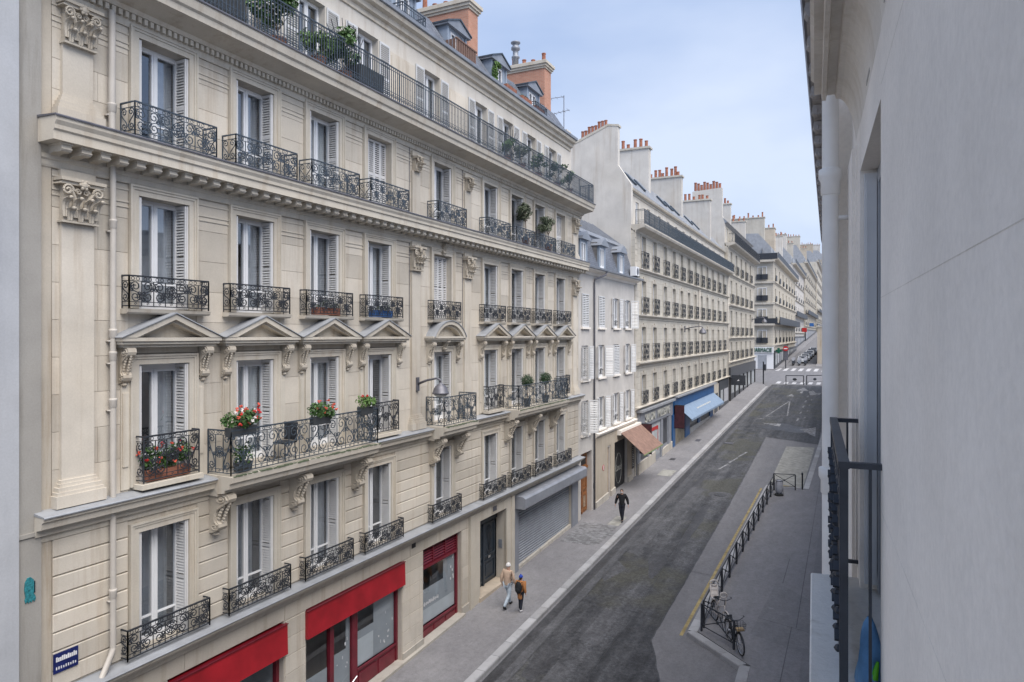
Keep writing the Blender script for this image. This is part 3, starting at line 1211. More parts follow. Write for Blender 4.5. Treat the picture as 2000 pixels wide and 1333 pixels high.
def capital_mesh():
    """pilaster capital, 0.72 wide at the abacus, 0.78 high, origin bottom centre at the wall"""
    mb = MB()
    mb.box(-.02, .10, -.29, .29, 0, .74)
    mb.box(-.02, .14, -.33, .33, 0, .035)
    up, out = (0, 0, 1), (1, 0, 0)
    for yy in (-.19, 0, .19):
        leaf_strip(mb, (.10, yy, .04), up, out, .16, .28, 1.5)
    for yy in (-.28, -.095, .095, .28):
        leaf_strip(mb, (.11, yy, .10), up, out, .13, .42, 1.5)
    for s in (-1, 1):
        pl = [(s * .10, .36), (s * .14, .48), (s * .2, .58)]
        P = lambda a, b_, x_: (x_, a, b_)
        mb.tube([P(a, b_, .13 + .03 * i) for i, (a, b_) in enumerate(pl)], [.03, .035, .03], 6)
        mb.tube([P(s * a, b_, .20) for a, b_ in spiral(.27, .58, .10, 1.5, pi, -1, 16)], .022, 5)
        mb.tube([P(s * a, b_, .17) for a, b_ in spiral(.07, .57, .06, 1.4, 0, 1, 12)], .017, 5)
        mb.lathe([(.035, 0), (.045, .02), (.03, .04), (.045, .06), (.035, .08)], 7, (.14, s * .105, .36))
    mb.prism([(-.40, .68), (-.36, .74), (.36, .74), (.40, .68)], -.02, .20, 'x')
    mb.box(-.02, .24, -.40, .40, .74, .80)
    mb.ball((.22, 0, .70), .05, .075, .075, 8, 5)
    for k in range(6):
        mb.ball((.23, .07 * cos(k * pi / 3), .70 + .07 * sin(k * pi / 3)), .03, n=6, m_=4)
    return mb.mesh('pilaster_capital', 'stone_carved')


def pediment_mesh(w=2.34, arc=False):
    mb = MB()
    hw = w / 2
    mb.box(-.01, .27, -hw + .09, hw - .09, -.06, 0)
    mb.box(-.01, .33, -hw + .03, hw - .03, 0, .06)
    mb.box(-.01, .37, -hw, hw, .06, .13)
    if not arc:
        for s in (-1, 1):
            mb.prism([(s * hw, .13), (s * (hw - .30), .13), (0, .50), (0, .62)], -.01, .38, 'x')
            mb.prism([(s * (hw - .28), .13), (s * (hw - .42), .13), (0, .44), (0, .505)], -.01, .30, 'x')
        mb.prism([(-hw + .4, .13), (hw - .4, .13), (0, .46)], -.01, .10, 'x')
    else:
        R0, zc = 1.02, -.36
        n_ = 14
        for (ra, rb, d) in ((R0, R0 - .12, .38), (R0 - .11, R0 - .19, .30)):
            for i in range(n_):
                a0 = radians(28) + radians(124) * i / n_
                a1 = radians(28) + radians(124) * (i + 1) / n_
                pts = [(ra * 1.16 * cos(a0), zc + ra * sin(a0)), (ra * 1.16 * cos(a1), zc + ra * sin(a1)), (rb * 1.16 * cos(a1), zc + rb * sin(a1)), (rb * 1.16 * cos(a0), zc + rb * sin(a0))]
                mb.prism(pts, -.01, d, 'x')
        mb.prism([(R0 * 1.0 * cos(radians(30 + 12 * i)), zc + (R0 - .15) * sin(radians(30 + 12 * i))) for i in range(11)], -.01, .10, 'x')
    return mb.mesh('pediment', 'stone_trim')


def pediment_cap_mesh(w=2.34, arc=False):
    mb = MB()
    hw = w / 2
    if not arc:
        for s in (-1, 1):
            mb.prism([(s * (hw + .03), .128), (s * (hw + .03), .143), (0, .648), (0, .624)], -.02, .41, 'x')
    else:
        R0, zc, n_ = 1.024, -.36, 14
        for i in range(n_):
            a0 = radians(27) + radians(126) * i / n_
            a1 = radians(27) + radians(126) * (i + 1) / n_
            mb.prism([(R0 * 1.16 * cos(a0), zc + R0 * sin(a0)), (R0 * 1.16 * cos(a1), zc + R0 * sin(a1)), ((R0 + .02) * 1.16 * cos(a1), zc + (R0 + .02) * sin(a1)), ((R0 + .02) * 1.16 * cos(a0), zc + (R0 + .02) * sin(a0))], -.02, .41, 'x')
    return mb.mesh('zinc_cap', 'zinc_pale')


def downpipe(parent, x, u, z0, z1, r=.055, mat='pipe_cream', collars=(), name='downpipe'):
    mb = MB()
    mb.tube([(x, u, z0), (x, u, z1)], r, 12, False, False)
    for z in collars:
        mb.lathe([(r * .98, -.06), (r * 1.02, -.05), (r * 1.22, -.03), (r * 1.22, .07), (r * 1.34, .09), (r * 1.34, .12), (r * 1.02, .13)], 12, (x, u, z))
        mb.box(x - r * 2.2, x, u - r * 1.3, u + r * 1.3, z - .12, z - .09)
    return wpart(name, mb, mat, parent, True)


def foliage_mesh(centers, n_, leaf, mat, seed, name='foliage', flat=.0):
    """leaf-sized faces scattered through ellipsoids [(c,(rx,ry,rz))]"""
    r = random.Random(seed)
    mb = MB()
    for (c, rad) in centers:
        for _ in range(n_):
            while True:
                d = Vector((r.uniform(-1, 1), r.uniform(-1, 1), r.uniform(-1, 1)))
                if .12 < d.length < 1:
                    break
            d = d * (.55 + .45 * r.random()) / max(d.length, .45) ** .5
            p = Vector((c[0] + d.x * rad[0], c[1] + d.y * rad[1], c[2] + d.z * rad[2]))
            nrm = (d + Vector((r.uniform(-.8, .8), r.uniform(-.8, .8), r.uniform(-.2, 1.0)))).normalized()
            t = nrm.cross(Vector((r.uniform(-1, 1), r.uniform(-1, 1), r.uniform(-1, 1)))).normalized()
            b_ = nrm.cross(t)
            s = leaf * r.uniform(.6, 1.25)
            mb.add([p - t * s * .5, p + b_ * s * .32 + nrm * s * .08, p + t * s * .6, p - b_ * s * .32 + nrm * s * .08], [(0, 1, 2, 3)])
    return mb.mesh(name, mat)
# ================================================================== MAIN BUILDING (ornate cream stone, nine bays)
Z = lambda z: z + H
B1 = thing('apartment_building', 'ornate cream stone apartment building with pediments, iron balconies and red shopfronts', 'building', (XF, 20.8, gz(20.8)))
BC = 20.8
COLS = [BC + d for d in (-10.99, -8.54, -6.09, -3.64, 0, 3.64, 6.09, 8.54, 11.1)]
U0, U1 = 7.33, 34.5
WW = 1.18
FL = {1: (-6.38, -3.96), 2: (-3.02, -.60), 3: (.52, 2.78), 4: (3.84, 5.94)}
ops = []
for k, (a, b_) in FL.items():
    ops += [(c - WW / 2, c + WW / 2, Z(a), Z(b_)) for c in COLS]
SHOPS = [(9.9, 13.22), (14.02, 18.36), (19.6, 22.14), (23.5, 25.8), (27.0, 33.42)]
for i, (a, b_) in enumerate(SHOPS):
    ops.append((a, b_, Z(-11.2), Z(-7.2 if i != 4 else -7.35)))
mb = MB()
facade(mb, XF, U0, U1, Z(-11.4), Z(6.9), ops, .42)
mb.box(XF - 11, XF - 2.2, U0 + .05, U1 - .05, Z(-11.4), Z(9.8))
mb.quad((XF, U1, Z(-11.4)), (XF - 11, U1, Z(-11.4)), (XF - 11, U1, Z(6.9)), (XF, U1, Z(6.9)))
mb.quad((XF, U0, Z(-11.4)), (XF, U0, Z(6.9)), (XF - 11, U0, Z(6.9)), (XF - 11, U0, Z(-11.4)))
wpart('wall', mb, 'stone_cream', B1)

# ---- dressed stones of the piers
band = .20
edges = [U0 + .22] + [e for c in COLS for e in (c - WW / 2 - band - .01, c + WW / 2 + band + .01)] + [U1 - .1]
piers = [(edges[i], edges[i + 1]) for i in range(0, len(edges), 2)]


def lay_courses(z0, z1, n_, proud, ch, gap, split=True, plist=piers):
    hh = (z1 - z0) / n_
    for (a, b_) in plist:
        for k in range(n_):
            zz = z0 + hh * k
            w_ = b_ - a
            cuts = [a, b_]
            if split and w_ > 1.25:
                cuts = [a, a + w_ * (.58 if k % 2 else .42), b_]
            for i in range(len(cuts) - 1):
                bw = cuts[i + 1] - cuts[i] - gap
                inst('stone_block', block_mesh(round(bw, 3), round(hh - gap, 3), proud, ch, 'stone_cream'), (XF, cuts[i] + gap / 2, zz + gap / 2), B1)


lay_courses(Z(-6.36), Z(-3.66), 8, .035, .014, .022, False)
lay_courses(Z(-3.1), Z(2.96), 9, .016, .003, .007)
lay_courses(Z(3.86), Z(6.06), 4, .016, .003, .007)
lay_courses(Z(-10.9), Z(-7.25), 8, .02, .004, .010, False, [(8.2, 9.86), (13.26, 13.98), (18.4, 19.56), (22.18, 22.66)])
lay_courses(Z(-7.22), Z(-6.82), 1, .016, .003, .008, True, [(8.2, 13.22), (13.24, 18.8), (18.82, 22.66)])

# ---- end strip between this house and its grey neighbour
wpart('end_pier', MB().box(XF - .02, XF + .03, U0, U0 + .2, Z(-11.4), Z(6.1)), 'stone_ochre', B1)


# ---- cornices
def cornice(name, pts, mat='stone_trim', u0=U0, u1=U1, x=XF, parent=B1):
    mb = MB()
    mb.prism([(x + o, Z(z)) for o, z in pts], u0, u1, 'y')
    return wpart(name, mb, mat, parent)


cornice('ground_cornice', [(-.02, -6.80), (.08, -6.80), (.10, -6.70), (.20, -6.66), (.24, -6.58), (.34, -6.54), (.36, -6.455), (-.02, -6.445)], u0=U0 - .05)
cornice('zinc_flashing', [(-.01, -6.443), (.375, -6.453), (.385, -6.47), (.392, -6.455), (.38, -6.435), (-.01, -6.385)], 'zinc_pale', U0 - .06)
C2PTS = [(-.02, -3.66), (.05, -3.66), (.06, -3.56), (.13, -3.53), (.15, -3.42), (.29, -3.38), (.31, -3.27), (.36, -3.24), (.37, -3.17), (-.02, -3.155)]
cornice('first_floor_cornice', C2PTS, u0=U0 - .12)
cornice('zinc_flashing', [(-.01, -3.153), (.385, -3.168), (.40, -3.185), (.405, -3.165), (.39, -3.145), (-.01, -3.09)], 'zinc_pale', U0 - .13)
cornice('frieze_band', [(-.02, 2.98), (.045, 2.98), (.06, 3.02), (.06, 3.10), (.085, 3.13), (.085, 3.20), (-.02, 3.20)])
MODC = cornice('modillion_cornice', [(-.02, 3.20), (.05, 3.20), (.075, 3.36), (.54, 3.37), (.54, 3.52), (.575, 3.55), (.58, 3.62), (.62, 3.69), (.63, 3.77), (-.02, 3.79)], u0=U0 - .06, u1=U1 + .1)
cornice('zinc_flashing', [(-.01, 3.792), (.63, 3.772), (.645, 3.75), (.65, 3.775), (.635, 3.795), (-.01, 3.835)], 'lead_grey', U0 - .08, U1 + .12)


def modillion():
    mb = MB()
    mb.prism([(0, 0), (.375, 0), (.375, -.13), (.35, -.15), (.28, -.155), (.14, -.14), (.05, -.165), (0, -.18)], -.088, .088, 'y')
    mb.box(0, .40, -.105, .105, -.035, 0)
    mb.box(0, .39, -.094, .094, -.115, -.09)
    return mb.mesh('modillion', 'stone_trim')


mod = cached('modillion', modillion)
n_ = 76
for i in range(n_):
    inst('modillion', mod, (XF + .07, U0 + .22 + (U1 - U0 - .3) * i / (n_ - 1), Z(3.368)), B1)
cornice('upper_frieze', [(-.02, 6.06), (.05, 6.06), (.06, 6.10), (.06, 6.16), (-.02, 6.16)])
mb = MB()
u = U0 + .05
while u < U1:
    mb.box(XF + .05, XF + .15, u, u + .075, Z(6.20), Z(6.31))
    u += .135
stuff(wpart('dentil_row', mb, 'stone_trim', B1))
cornice('balcony_slab', [(-.02, 6.16), (.06, 6.16), (.07, 6.31), (.16, 6.32), (.20, 6.40), (.52, 6.47), (.72, 6.50), (.74, 6.62), (.79, 6.66), (.83, 6.80), (.83, 6.85), (-.45, 6.87)], u0=U0 - .1, u1=U1 + .35)
cornice('zinc_flashing', [(-.4, 6.872), (.845, 6.853), (.86, 6.835), (.865, 6.86), (.85, 6.88), (-.4, 6.90)], 'lead_grey', U0 - .11, U1 + .36)

# ---- windows, surrounds, sills
SUR = {k: surround_mesh(WW, round(FL[k][1] - FL[k][0], 3), band) for k in FL}
CUR = {1: [None, None, 'right', 'left', None, 'right', 'left', None, None], 2: ['right', 'full', 'full', 'left', 'right', 'full', None, 'right', 'left'],
       3: ['right', 'both', 'right', 'both', None, 'full', 'left', 'right', None], 4: ['right', 'full', 'full', None, 'right', 'full', 'left', None, 'right']}
for k, (za, zb) in FL.items():
    h_ = round(zb - za, 3)
    for i, c in enumerate(COLS):
        sh = 'closed' if (k, i) in ((4, 3), (3, 4), (4, 8)) else 'folded'
        window(B1, XF, c, Z(za), WW, h_, .36, CUR[k][i], sh, seed=k * 10 + i, top=.07 if k == 2 else 0)
        inst('window_surround', SUR[k], (XF, c, Z(za)), B1)
# thin double mouldings that run across the piers at the window heads
mb = MB()
for (a, b_) in piers:
    for zz in (2.60, 2.50, 2.84, 5.62, 5.72, 5.90):
        mb.box(XF, XF + .034, a - .004, b_ + .004, Z(zz), Z(zz + .028))
wpart('string_moulding', mb, 'stone_trim', B1)
sill = cached('sill3', lambda: MB().prism([(-.01, -.09), (.20, -.09), (.24, -.06), (.26, 0), (-.01, .01)], -.97, .97, 'y').mesh('window_sill', 'stone_trim'))
for c in COLS:
    inst('window_sill', sill, (XF, c, Z(.50)), B1)
# aprons under the third-floor sills and side strips of the pediment windows
strip = cached('strip', lambda: MB().box(0, .045, -.09, .09, 0, 2.1).box(.04, .065, -.06, .06, .45, 1.9).mesh('pilaster_strip', 'stone_trim'))
for c in COLS:
    for s in (-1, 1):
        inst('pilaster_strip', strip, (XF, c + s * .88, Z(-3.05)), B1)

# ---- pediments on consoles
ped, cap_ = pediment_mesh(), pediment_cap_mesh()
peda, capa = pediment_mesh(2.3, True), pediment_cap_mesh(2.3, True)
con = console_mesh()
for i, c in enumerate(COLS):
    p = inst('pediment', peda if i == 4 else ped, (XF, c, Z(-.19)), B1)
    inst('zinc_cap', capa if i == 4 else cap_, (XF, c, Z(-.19)), p)
    for s in (-1, 1):
        inst('console_bracket', con, (XF + .012, c + s * .92, Z(-.255)), B1, scale=(.95, 1.05, .95))
    wpart('window_frieze', MB().box(XF, XF + .05, c - .80, c + .80, Z(-.37), Z(-.255)), 'stone_trim', B1)
inst('console_bracket', con, (XF + .02, COLS[4], Z(-.20)), B1, scale=(.9, 1.1, .5))
inst('console_bracket', con, (XF + .04, COLS[4], Z(3.18)), B1, scale=(.6, 1.1, .5))

# ---- pilasters and carved capitals
capm = capital_mesh()


def pilaster(c, w_, z0, z1, cap=True, base=True, cs=1.0):
    mb = MB()
    mb.box(XF - .01, XF + .085, c - w_ / 2, c + w_ / 2, Z(z0), Z(z1))
    if base:
        for (e, za, zb) in ((.16, 0, .22), (.13, .22, .28), (.10, .28, .36), (.06, .36, .42), (.03, .42, .48)):
            mb.box(XF - .01, XF + .085 + e * .8, c - w_ / 2 - e, c + w_ / 2 + e, Z(z0 + za), Z(z0 + zb) - .002)
    wpart('pilaster', mb, 'stone_cream', B1)
    if cap:
        inst('pilaster_capital', capm, (XF + .04, c, Z(z1)), B1, scale=(1, w_ / .58 * cs, cs))
        wpart('entablature_block', MB().box(XF, XF + .10, c - w_ / 2 - .02, c + w_ / 2 + .02, Z(z1 + .80 * cs), Z(z1 + .80 * cs + .16)), 'stone_trim', B1)


pilaster(7.98, .60, -3.1, 2.02)
pilaster(7.98, .56, 3.84, 5.25, cs=.95)
pilaster(BC + 12.98, .52, -3.1, 2.02)
pilaster(BC + 12.98, .5, 3.84, 5.25, cs=.95)
for d in (-1.72, 1.72):
    pilaster(BC + d, .50, -3.1, 2.08)
    pilaster(BC + d, .46, 3.84, 5.34, base=False, cs=.6)
mb = MB()
for d in (-1.72, 1.72):
    mb.tube([(XF + .03, BC + d - .33, Z(-.1)), (XF + .03, BC + d - .33, Z(6.2))], .011, 5)
wpart('cable', mb, 'lead_grey', B1)

# ---- balconies of the second floor
def balcony(u0, u1, proj=.80, cons=()):
    mb = MB()
    sc = proj / .37
    mb.prism([(XF + .37, Z(-3.50)), (XF + proj * .72, Z(-3.47)), (XF + proj * .74, Z(-3.40)), (XF + proj * .90, Z(-3.37)), (XF + proj * .93, Z(-3.26)), (XF + proj, Z(-3.23)), (XF + proj + .02, Z(-3.10)), (XF + .02, Z(-3.085))], u0 - .05, u1 + .05, 'y')
    mb.box(XF + .02, XF + .372, u0 - .04, u1 + .04, Z(-3.55), Z(-3.10))
    s_ = wpart('balcony', mb, 'stone_trim', B1)
    w_ = u1 - u0
    me = railing_mesh(u_path(w_, proj - .10), .98, mat='iron_blue', cell=.36, bar=.012)
    inst('railing', me, (XF + .03, (u0 + u1) / 2, Z(-3.08)), s_)
    for c in cons:
        inst('console_bracket', con, (XF + .02, c, Z(-3.50)), s_, scale=(1.95, 1.3, 1.22))
    mb = MB()
    r = random.Random(int(u0 * 10))
    u = u0
    while u < u1:
        l_ = r.uniform(.05, .16)
        mb.box(XF + proj - .03, XF + proj + .012 + r.uniform(.008, .02), u, u + l_, Z(-3.10 - r.uniform(0, .018)), Z(-3.095 + r.uniform(.004, .02)))
        u += l_ * r.uniform(.8, 1.6)
    stuff(wpart('moss', mb, 'leaf_olive', s_))
    return s_


balcony(10.90, 16.12, .80, (11.03, 13.48, 15.93))
balcony(19.75, 21.95, .80, (20.02, 21.62))
balcony(25.55, 31.0, .80, (25.72, 28.12, 30.6))

# ---- window railings of the other storeys
r1 = railing_mesh(u_path(1.92, .22), .60, cell=.26)
r3 = railing_mesh(u_path(1.86, .22), .64, cell=.26)
r4 = railing_mesh(u_path(1.98, .42), .68, cell=.27, mat='iron_blue')
r2 = railing_mesh(u_path(1.30, .24), .92, cell=.26)
for i, c in enumerate(COLS):
    inst('railing', r1, (XF + .01, c, Z(-6.36)), B1)
    inst('railing', r3, (XF + .01, c, Z(.515)), B1)
    inst('railing', r4, (XF + .02, c, Z(3.825)), B1, scale=(1, .97 if i < 5 else .94, 1))
    if i in (0, 3, 5, 8):
        inst('railing', r2, (XF + .03, c, Z(-2.95)), B1)
        wpart('window_sill', MB().box(XF - .01, XF + .33, c - .72, c + .72, Z(-3.07), Z(-2.97)), 'stone_trim', B1)

# ---- rain pipe at the left with its swan-neck
downpipe(B1, XF + .13, 8.62, Z(-6.0), Z(3.30), .055, collars=(Z(2.08), Z(-.02), Z(-.45), Z(-1.35), Z(-5.0)))
downpipe(B1, XF + .13, 8.60, Z(3.84), Z(6.2), .062, collars=(Z(4.30),))
mb = MB()
mb.tube([(XF + .13, 8.62, Z(-6.0)), (XF + .14, 8.58, Z(-6.12)), (XF + .22, 8.35, Z(-6.42)), (XF + .30, 8.15, Z(-6.72)), (XF + .2, 8.05, Z(-6.95)), (XF + .13, 8.0, Z(-7.2)), (XF + .13, 8.0, gz(8))], .056, 10, False, False)
wpart('downpipe', mb, 'pipe_cream', B1, True)

# ================================================================== top storey and roof of the main building
XT = XF - .40
T0, T1 = 6.9, 9.82
tw = 1.02
tops = [(c - tw / 2, c + tw / 2, Z(6.98), Z(9.22)) for c in COLS]
mb = MB()
facade(mb, XT, U0, U1, Z(T0), Z(T1), tops, .35)
mb.box(XF - 10.9, XT - .01, U1 - .62, U1 - .02, Z(T0), Z(10.75))
wpart('attic_wall', mb, 'stone_attic', B1)
for i, c in enumerate(COLS):
    window(B1, XT, c, Z(6.98), tw, 2.24, .30, ['right', 'left', None, 'full', 'both'][i % 5], None, seed=80 + i)
    lv = louvre_mesh(.52, 2.2, 'y', 'shutter_white')
    w_ = [o for o in B1.children if o.name.startswith('window')][-1]
    inst('shutter', lv, (XT + .012, c - tw / 2 - .56, Z(7.0)), w_)
    inst('shutter', lv, (XT + .012, c + tw / 2 + .04, Z(7.0)), w_)
for a in (18.95, 22.55):
    mb = MB()
    mb.box(XT, XT + .03, a - .72, a + .72, Z(7.1), Z(9.08))
    mb.box(XT + .028, XT + .05, a - .62, a + .62, Z(7.2), Z(8.98))
    wpart('blank_panel', mb, 'stone_cream', B1)
cornice('eaves_cornice', [(-.02, 9.66), (.05, 9.68), (.06, 9.82), (.17, 9.86), (.20, 10.0), (.34, 10.05), (.38, 10.17), (-.02, 10.2)], 'stone_trim', U0, U1 - .2, XT)
cornice('gutter', [(-.1, 10.20), (.40, 10.18), (.44, 10.20), (.45, 10.31), (.41, 10.32), (.36, 10.24), (-.1, 10.40)], 'zinc', U0, U1 - .2, XT)
mb = MB()
RP = [(XT + .15, 10.30), (XT - .35, 11.0), (XT - .85, 11.75), (XT - 1.3, 12.05), (XT - 2.4, 12.2), (XT - 9.5, 12.3)]
mb.prism([(x_, Z(z_)) for x_, z_ in RP] + [(XT - 9.5, Z(9.7)), (XT - .01, Z(9.7))], U0, U1 - .3, 'y')
roof = wpart('roof', mb, 'slate', B1)
mb = MB()
u = U0
while u < U1 - .4:
    mb.tube([(x_ + .01, u, Z(z_) + .012) for x_, z_ in RP[:5]], .016, 4)
    u += 1.82
wpart('roof_seam', mb, 'zinc', roof)
path = [(.0, 0.0), (.0, 27.4), (-.72, 27.4)]
mb_r = railing_mesh([(p[0], p[1]) for p in path], 1.0, 'bars', 'iron_blue')
inst('railing', mb_r, (XF + .74, U0 + .02, Z(6.88)), B1)


def dormer(c, w_=1.45, z0=10.35, hh=1.22, rail=None):
    x = XT - .28
    mb = MB()
    facade(mb, x, c - w_ / 2, c + w_ / 2, Z(z0), Z(z0 + hh), [(c - .42, c + .42, Z(z0 + .08), Z(z0 + hh - .08))], .12)
    for s in (-1, 1):
        yy = c + s * w_ / 2
        mb.quad((x, yy, Z(z0)), (x - 2.2, yy, Z(z0)), (x - 2.2, yy, Z(z0 + hh)), (x, yy, Z(z0 + hh)))
        mb.box(x, x + .05, yy - .10 if s > 0 else yy, yy if s > 0 else yy + .10, Z(z0), Z(z0 + hh))
    d = wpart('dormer', mb, 'dormer_blue', B1)
    mb = MB()
    hw = w_ / 2 + .14
    pts = [(c - hw, Z(z0 + hh)), (c + hw, Z(z0 + hh)), (c + hw, Z(z0 + hh + .08)), (c, Z(z0 + hh + .42)), (c - hw, Z(z0 + hh + .08))]
    mb.prism(pts, x - 2.2, x + .16, 'x')
    wpart('dormer_roof', mb, 'zinc', d)
    mb = MB()
    for s in (-1, 1):
        mb.prism([(c + s * (hw + .03), Z(z0 + hh + .07)), (c + s * (hw + .03), Z(z0 + hh + .13)), (c, Z(z0 + hh + .49)), (c, Z(z0 + hh + .425))], x - 2.2, x + .20, 'x')
    wpart('dormer_edge', mb, 'iron_blue', d)
    wn_ = inst('casement', frame_mesh(.84, round(hh - .16, 3), .10, 0), (x, c, Z(z0 + .08)), d)
    for s in (-1, 1):
        inst('pane', pane_mesh(.84, round(hh - .16, 3), .10, s), (x, c, Z(z0 + .08)), d)
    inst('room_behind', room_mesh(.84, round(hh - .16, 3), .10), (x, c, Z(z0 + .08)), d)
    if rail:
        inst('railing', railing_mesh(u_path(w_ - .1, .42), .55, 'bars', rail), (x + .03, c, Z(z0 - .05)), d)
    return d


for c, rl in ((12.1, None), (15.75, 'iron_blue'), (19.42, 'iron_blue'), (22.95, None), (26.5, None), (30.1, 'iron_blue')):
    dormer(c, rail=rl)
# slatted wooden screens and window boxes below two dormers
mb = MB()
for k in range(9):
    mb.box(XT + .12, XT + .15, 22.25 + k * .17, 22.37 + k * .17, Z(10.32), Z(11.02))
mb.box(XT + .10, XT + .17, 22.2, 23.8, Z(11.0), Z(11.05))
for k in range(4):
    mb.box(XT - .45 + k * .15, XT - .34 + k * .15, 22.2, 22.23, Z(10.32), Z(11.0))
wpart('slat_screen', mb, 'wood_slat', B1)


def brick_chimney(y0, y1, xa, xb, ztop, pots, zb=10.2, mat='brick', cap='stone_trim', parent=B1):
    mb = MB().box(xa, xb, y0, y1, Z(zb), Z(ztop))
    ch = wpart('chimney', mb, mat, parent)
    mb = MB()
    for e, a, b_ in ((.05, 0, .10), (.11, .10, .22), (.17, .22, .36), (.10, .36, .42)):
        mb.box(xa - e, xb + e, y0 - e, y1 + e, Z(ztop + a), Z(ztop + b_) - .001)
    wpart('chimney_cap', mb, cap, ch)
    pot = cached('pot', lambda: MB().lathe([(.11, 0), (.105, .3), (.10, .62), (.12, .64), (.12, .70), (.085, .70)], 10).mesh('chimney_pot', 'terracotta'))
    r = random.Random(int(y0 * 10))
    for k in range(pots):
        x_ = xa + .25 + (xb - xa - .5) * k / max(1, pots - 1)
        s = r.choice((.4, .6, .8, 1.0))
        inst('chimney_pot', pot, (x_, (y0 + y1) / 2 + r.uniform(-.1, .1), Z(ztop + .41)), ch, scale=(1, 1, s))
    return ch


ch_a = brick_chimney(18.3, 19.0, -18.8, -14.2, 12.9, 9, 11)
ch_b = brick_chimney(24.9, 25.7, -18.8, -14.05, 13.45, 9, 11)
ch_c = brick_chimney(33.35, 34.2, -18.8, -14.25, 13.95, 8, 10.5)
mb = MB()
mb.lathe([(.16, 0), (.16, .5), (.22, .55), (.22, .62), (.15, .66), (.15, .95), (.24, 1.0), (.24, 1.12), (.16, 1.2), (.16, 1.28), (.26, 1.34), (.26, 1.4)], 12, (-16.1, 33.7, Z(14.35)))
wpart('flue', mb, 'zinc', ch_c, True)
ant = thing('tv_antenna', 'thin television antenna mast at the right end of the cream building roof', 'antenna', (-13.6, 34.45, Z(10.3)))
mb = MB()
mb.tube([(-13.6, 34.45, Z(9.0)), (-13.6, 34.45, Z(12.75))], .022, 5)
wpart('mast', mb, 'lead_grey', ant)
mb = MB()
mb.tube([(-13.6, 34.5, Z(12.7)), (-14.7, 34.2, Z(12.62))], .014, 4)
mb.tube([(-13.3, 34.5, Z(11.95)), (-14.6, 34.3, Z(11.75))], .014, 4)
for k in range(6):
    t = k / 5
    mb.tube([(-13.35 - 1.2 * t, 34.2, Z(11.94 - .18 * t)), (-13.35 - 1.2 * t, 34.65, Z(11.94 - .18 * t))], .008, 4)
for k in range(4):
    t = k / 3
    mb.tube([(-13.7 - .95 * t, 34.25, Z(12.69 - .07 * t)), (-13.7 - .95 * t, 34.6, Z(12.69 - .07 * t))], .008, 4)
wpart('aerial', mb, 'lead_grey', ant)

# ================================================================== ground floor of the main building
def shopfront(name, u0, u1, zt, mat, mull, base, x=XF - .22):
    """frame with uprights; mull = list of (centre,width); base = list of (ua,ub,ztop) solid panels"""
    zb = gz((u0 + u1) / 2) - .2
    mb = MB()
    for a, b_ in [(u0, u0 + .10), (u1 - .10, u1)] + [(c - w_ / 2, c + w_ / 2) for c, w_ in mull]:
        mb.box(x - .05, x + .07, a, b_, zb, Z(zt))
    mb.box(x - .05, x + .075, u0 + .1, u1 - .1, Z(zt) - .10, Z(zt))
    fr = wpart(name, mb, mat, B1)
    for a, b_, zz in base:
        pz = gz((a + b_) / 2) + .14
        mb = MB()
        mb.box(x - .03, x + .04, a, b_, pz - .3, Z(zz))
        mb.box(x - .03, x + .085, a, b_, Z(zz) - .07, Z(zz))
        n_ = max(1, int((b_ - a) / .75))
        for k in range(n_):
            pa, pb = a + (b_ - a) * k / n_ + .07, a + (b_ - a) * (k + 1) / n_ - .07
            mb.box(x + .04, x + .06, pa, pb, pz + .12, Z(zz) - .16)
        wpart('base_panel', mb, mat, fr)
    return fr


def shop_room(u0, u1, zt, parent, depth=3.0):
    zb = gz(u0) - .1
    mb = MB()
    x1, x0 = XF - .30, XF - .3 - depth
    mb.quad((x0, u0, zb), (x0, u1, zb), (x0, u1, Z(zt)), (x0, u0, Z(zt)))
    mb.quad((x1, u0, zb), (x0, u0, zb), (x0, u0, Z(zt)), (x1, u0, Z(zt)))
    mb.quad((x1, u1, zb), (x1, u1, Z(zt)), (x0, u1, Z(zt)), (x0, u1, zb))
    mb.quad((x1, u0, Z(zt)), (x0, u0, Z(zt)), (x0, u1, Z(zt)), (x1, u1, Z(zt)))
    mb.quad((x1, u0, zb + .2), (x1, u1, zb + .2), (x0, u1, zb + .2), (x0, u0, zb + .2))
    return wpart('room_behind', mb, 'shop_inside', parent)


def sglass(u0, u1, z0, z1, parent, x=XF - .22):
    return wpart('pane', MB().quad((x, u0, z0), (x, u1, z0), (x, u1, z1), (x, u0, z1)), 'shop_glass', parent)


def paper(u0, u1, z0, z1, parent, mat='curtain', x=XF - .30):
    return wpart('paper_sheet', MB().box(x, x + .004, u0, u1, z0, z1), mat, parent)


def fascia(u0, u1, z0, z1, mat='red_paint', tilt_=.02):
    mb = MB()
    mb.prism([(XF - .2, Z(z0)), (XF + .09 + tilt_, Z(z0)), (XF + .09, Z(z1)), (XF - .2, Z(z1))], u0, u1, 'y')
    f = wpart('fascia_board', mb, mat, B1)
    wpart('fascia_trim', MB().box(XF + .02, XF + .12, u0 - .01, u1 + .01, Z(z1) + .002, Z(z1) + .02), 'oxblood', f)
    return f


# shop 1 (cut by the bottom of the picture)
fascia(9.95, 13.26, -8.05, -7.30)
s1 = shopfront('shop_front', 9.9, 13.22, -7.9, 'oxblood', [(11.5, .12)], [(10, 13.12, -10.3)])
shop_room(9.92, 13.2, -7.6, s1)
sglass(10.0, 11.44, gz(11) + .3, Z(-8.0), s1)
sglass(11.56, 13.12, gz(11) + .3, Z(-8.0), s1)
paper(11.7, 13.1, gz(11) + .3, Z(-9.2), s1)
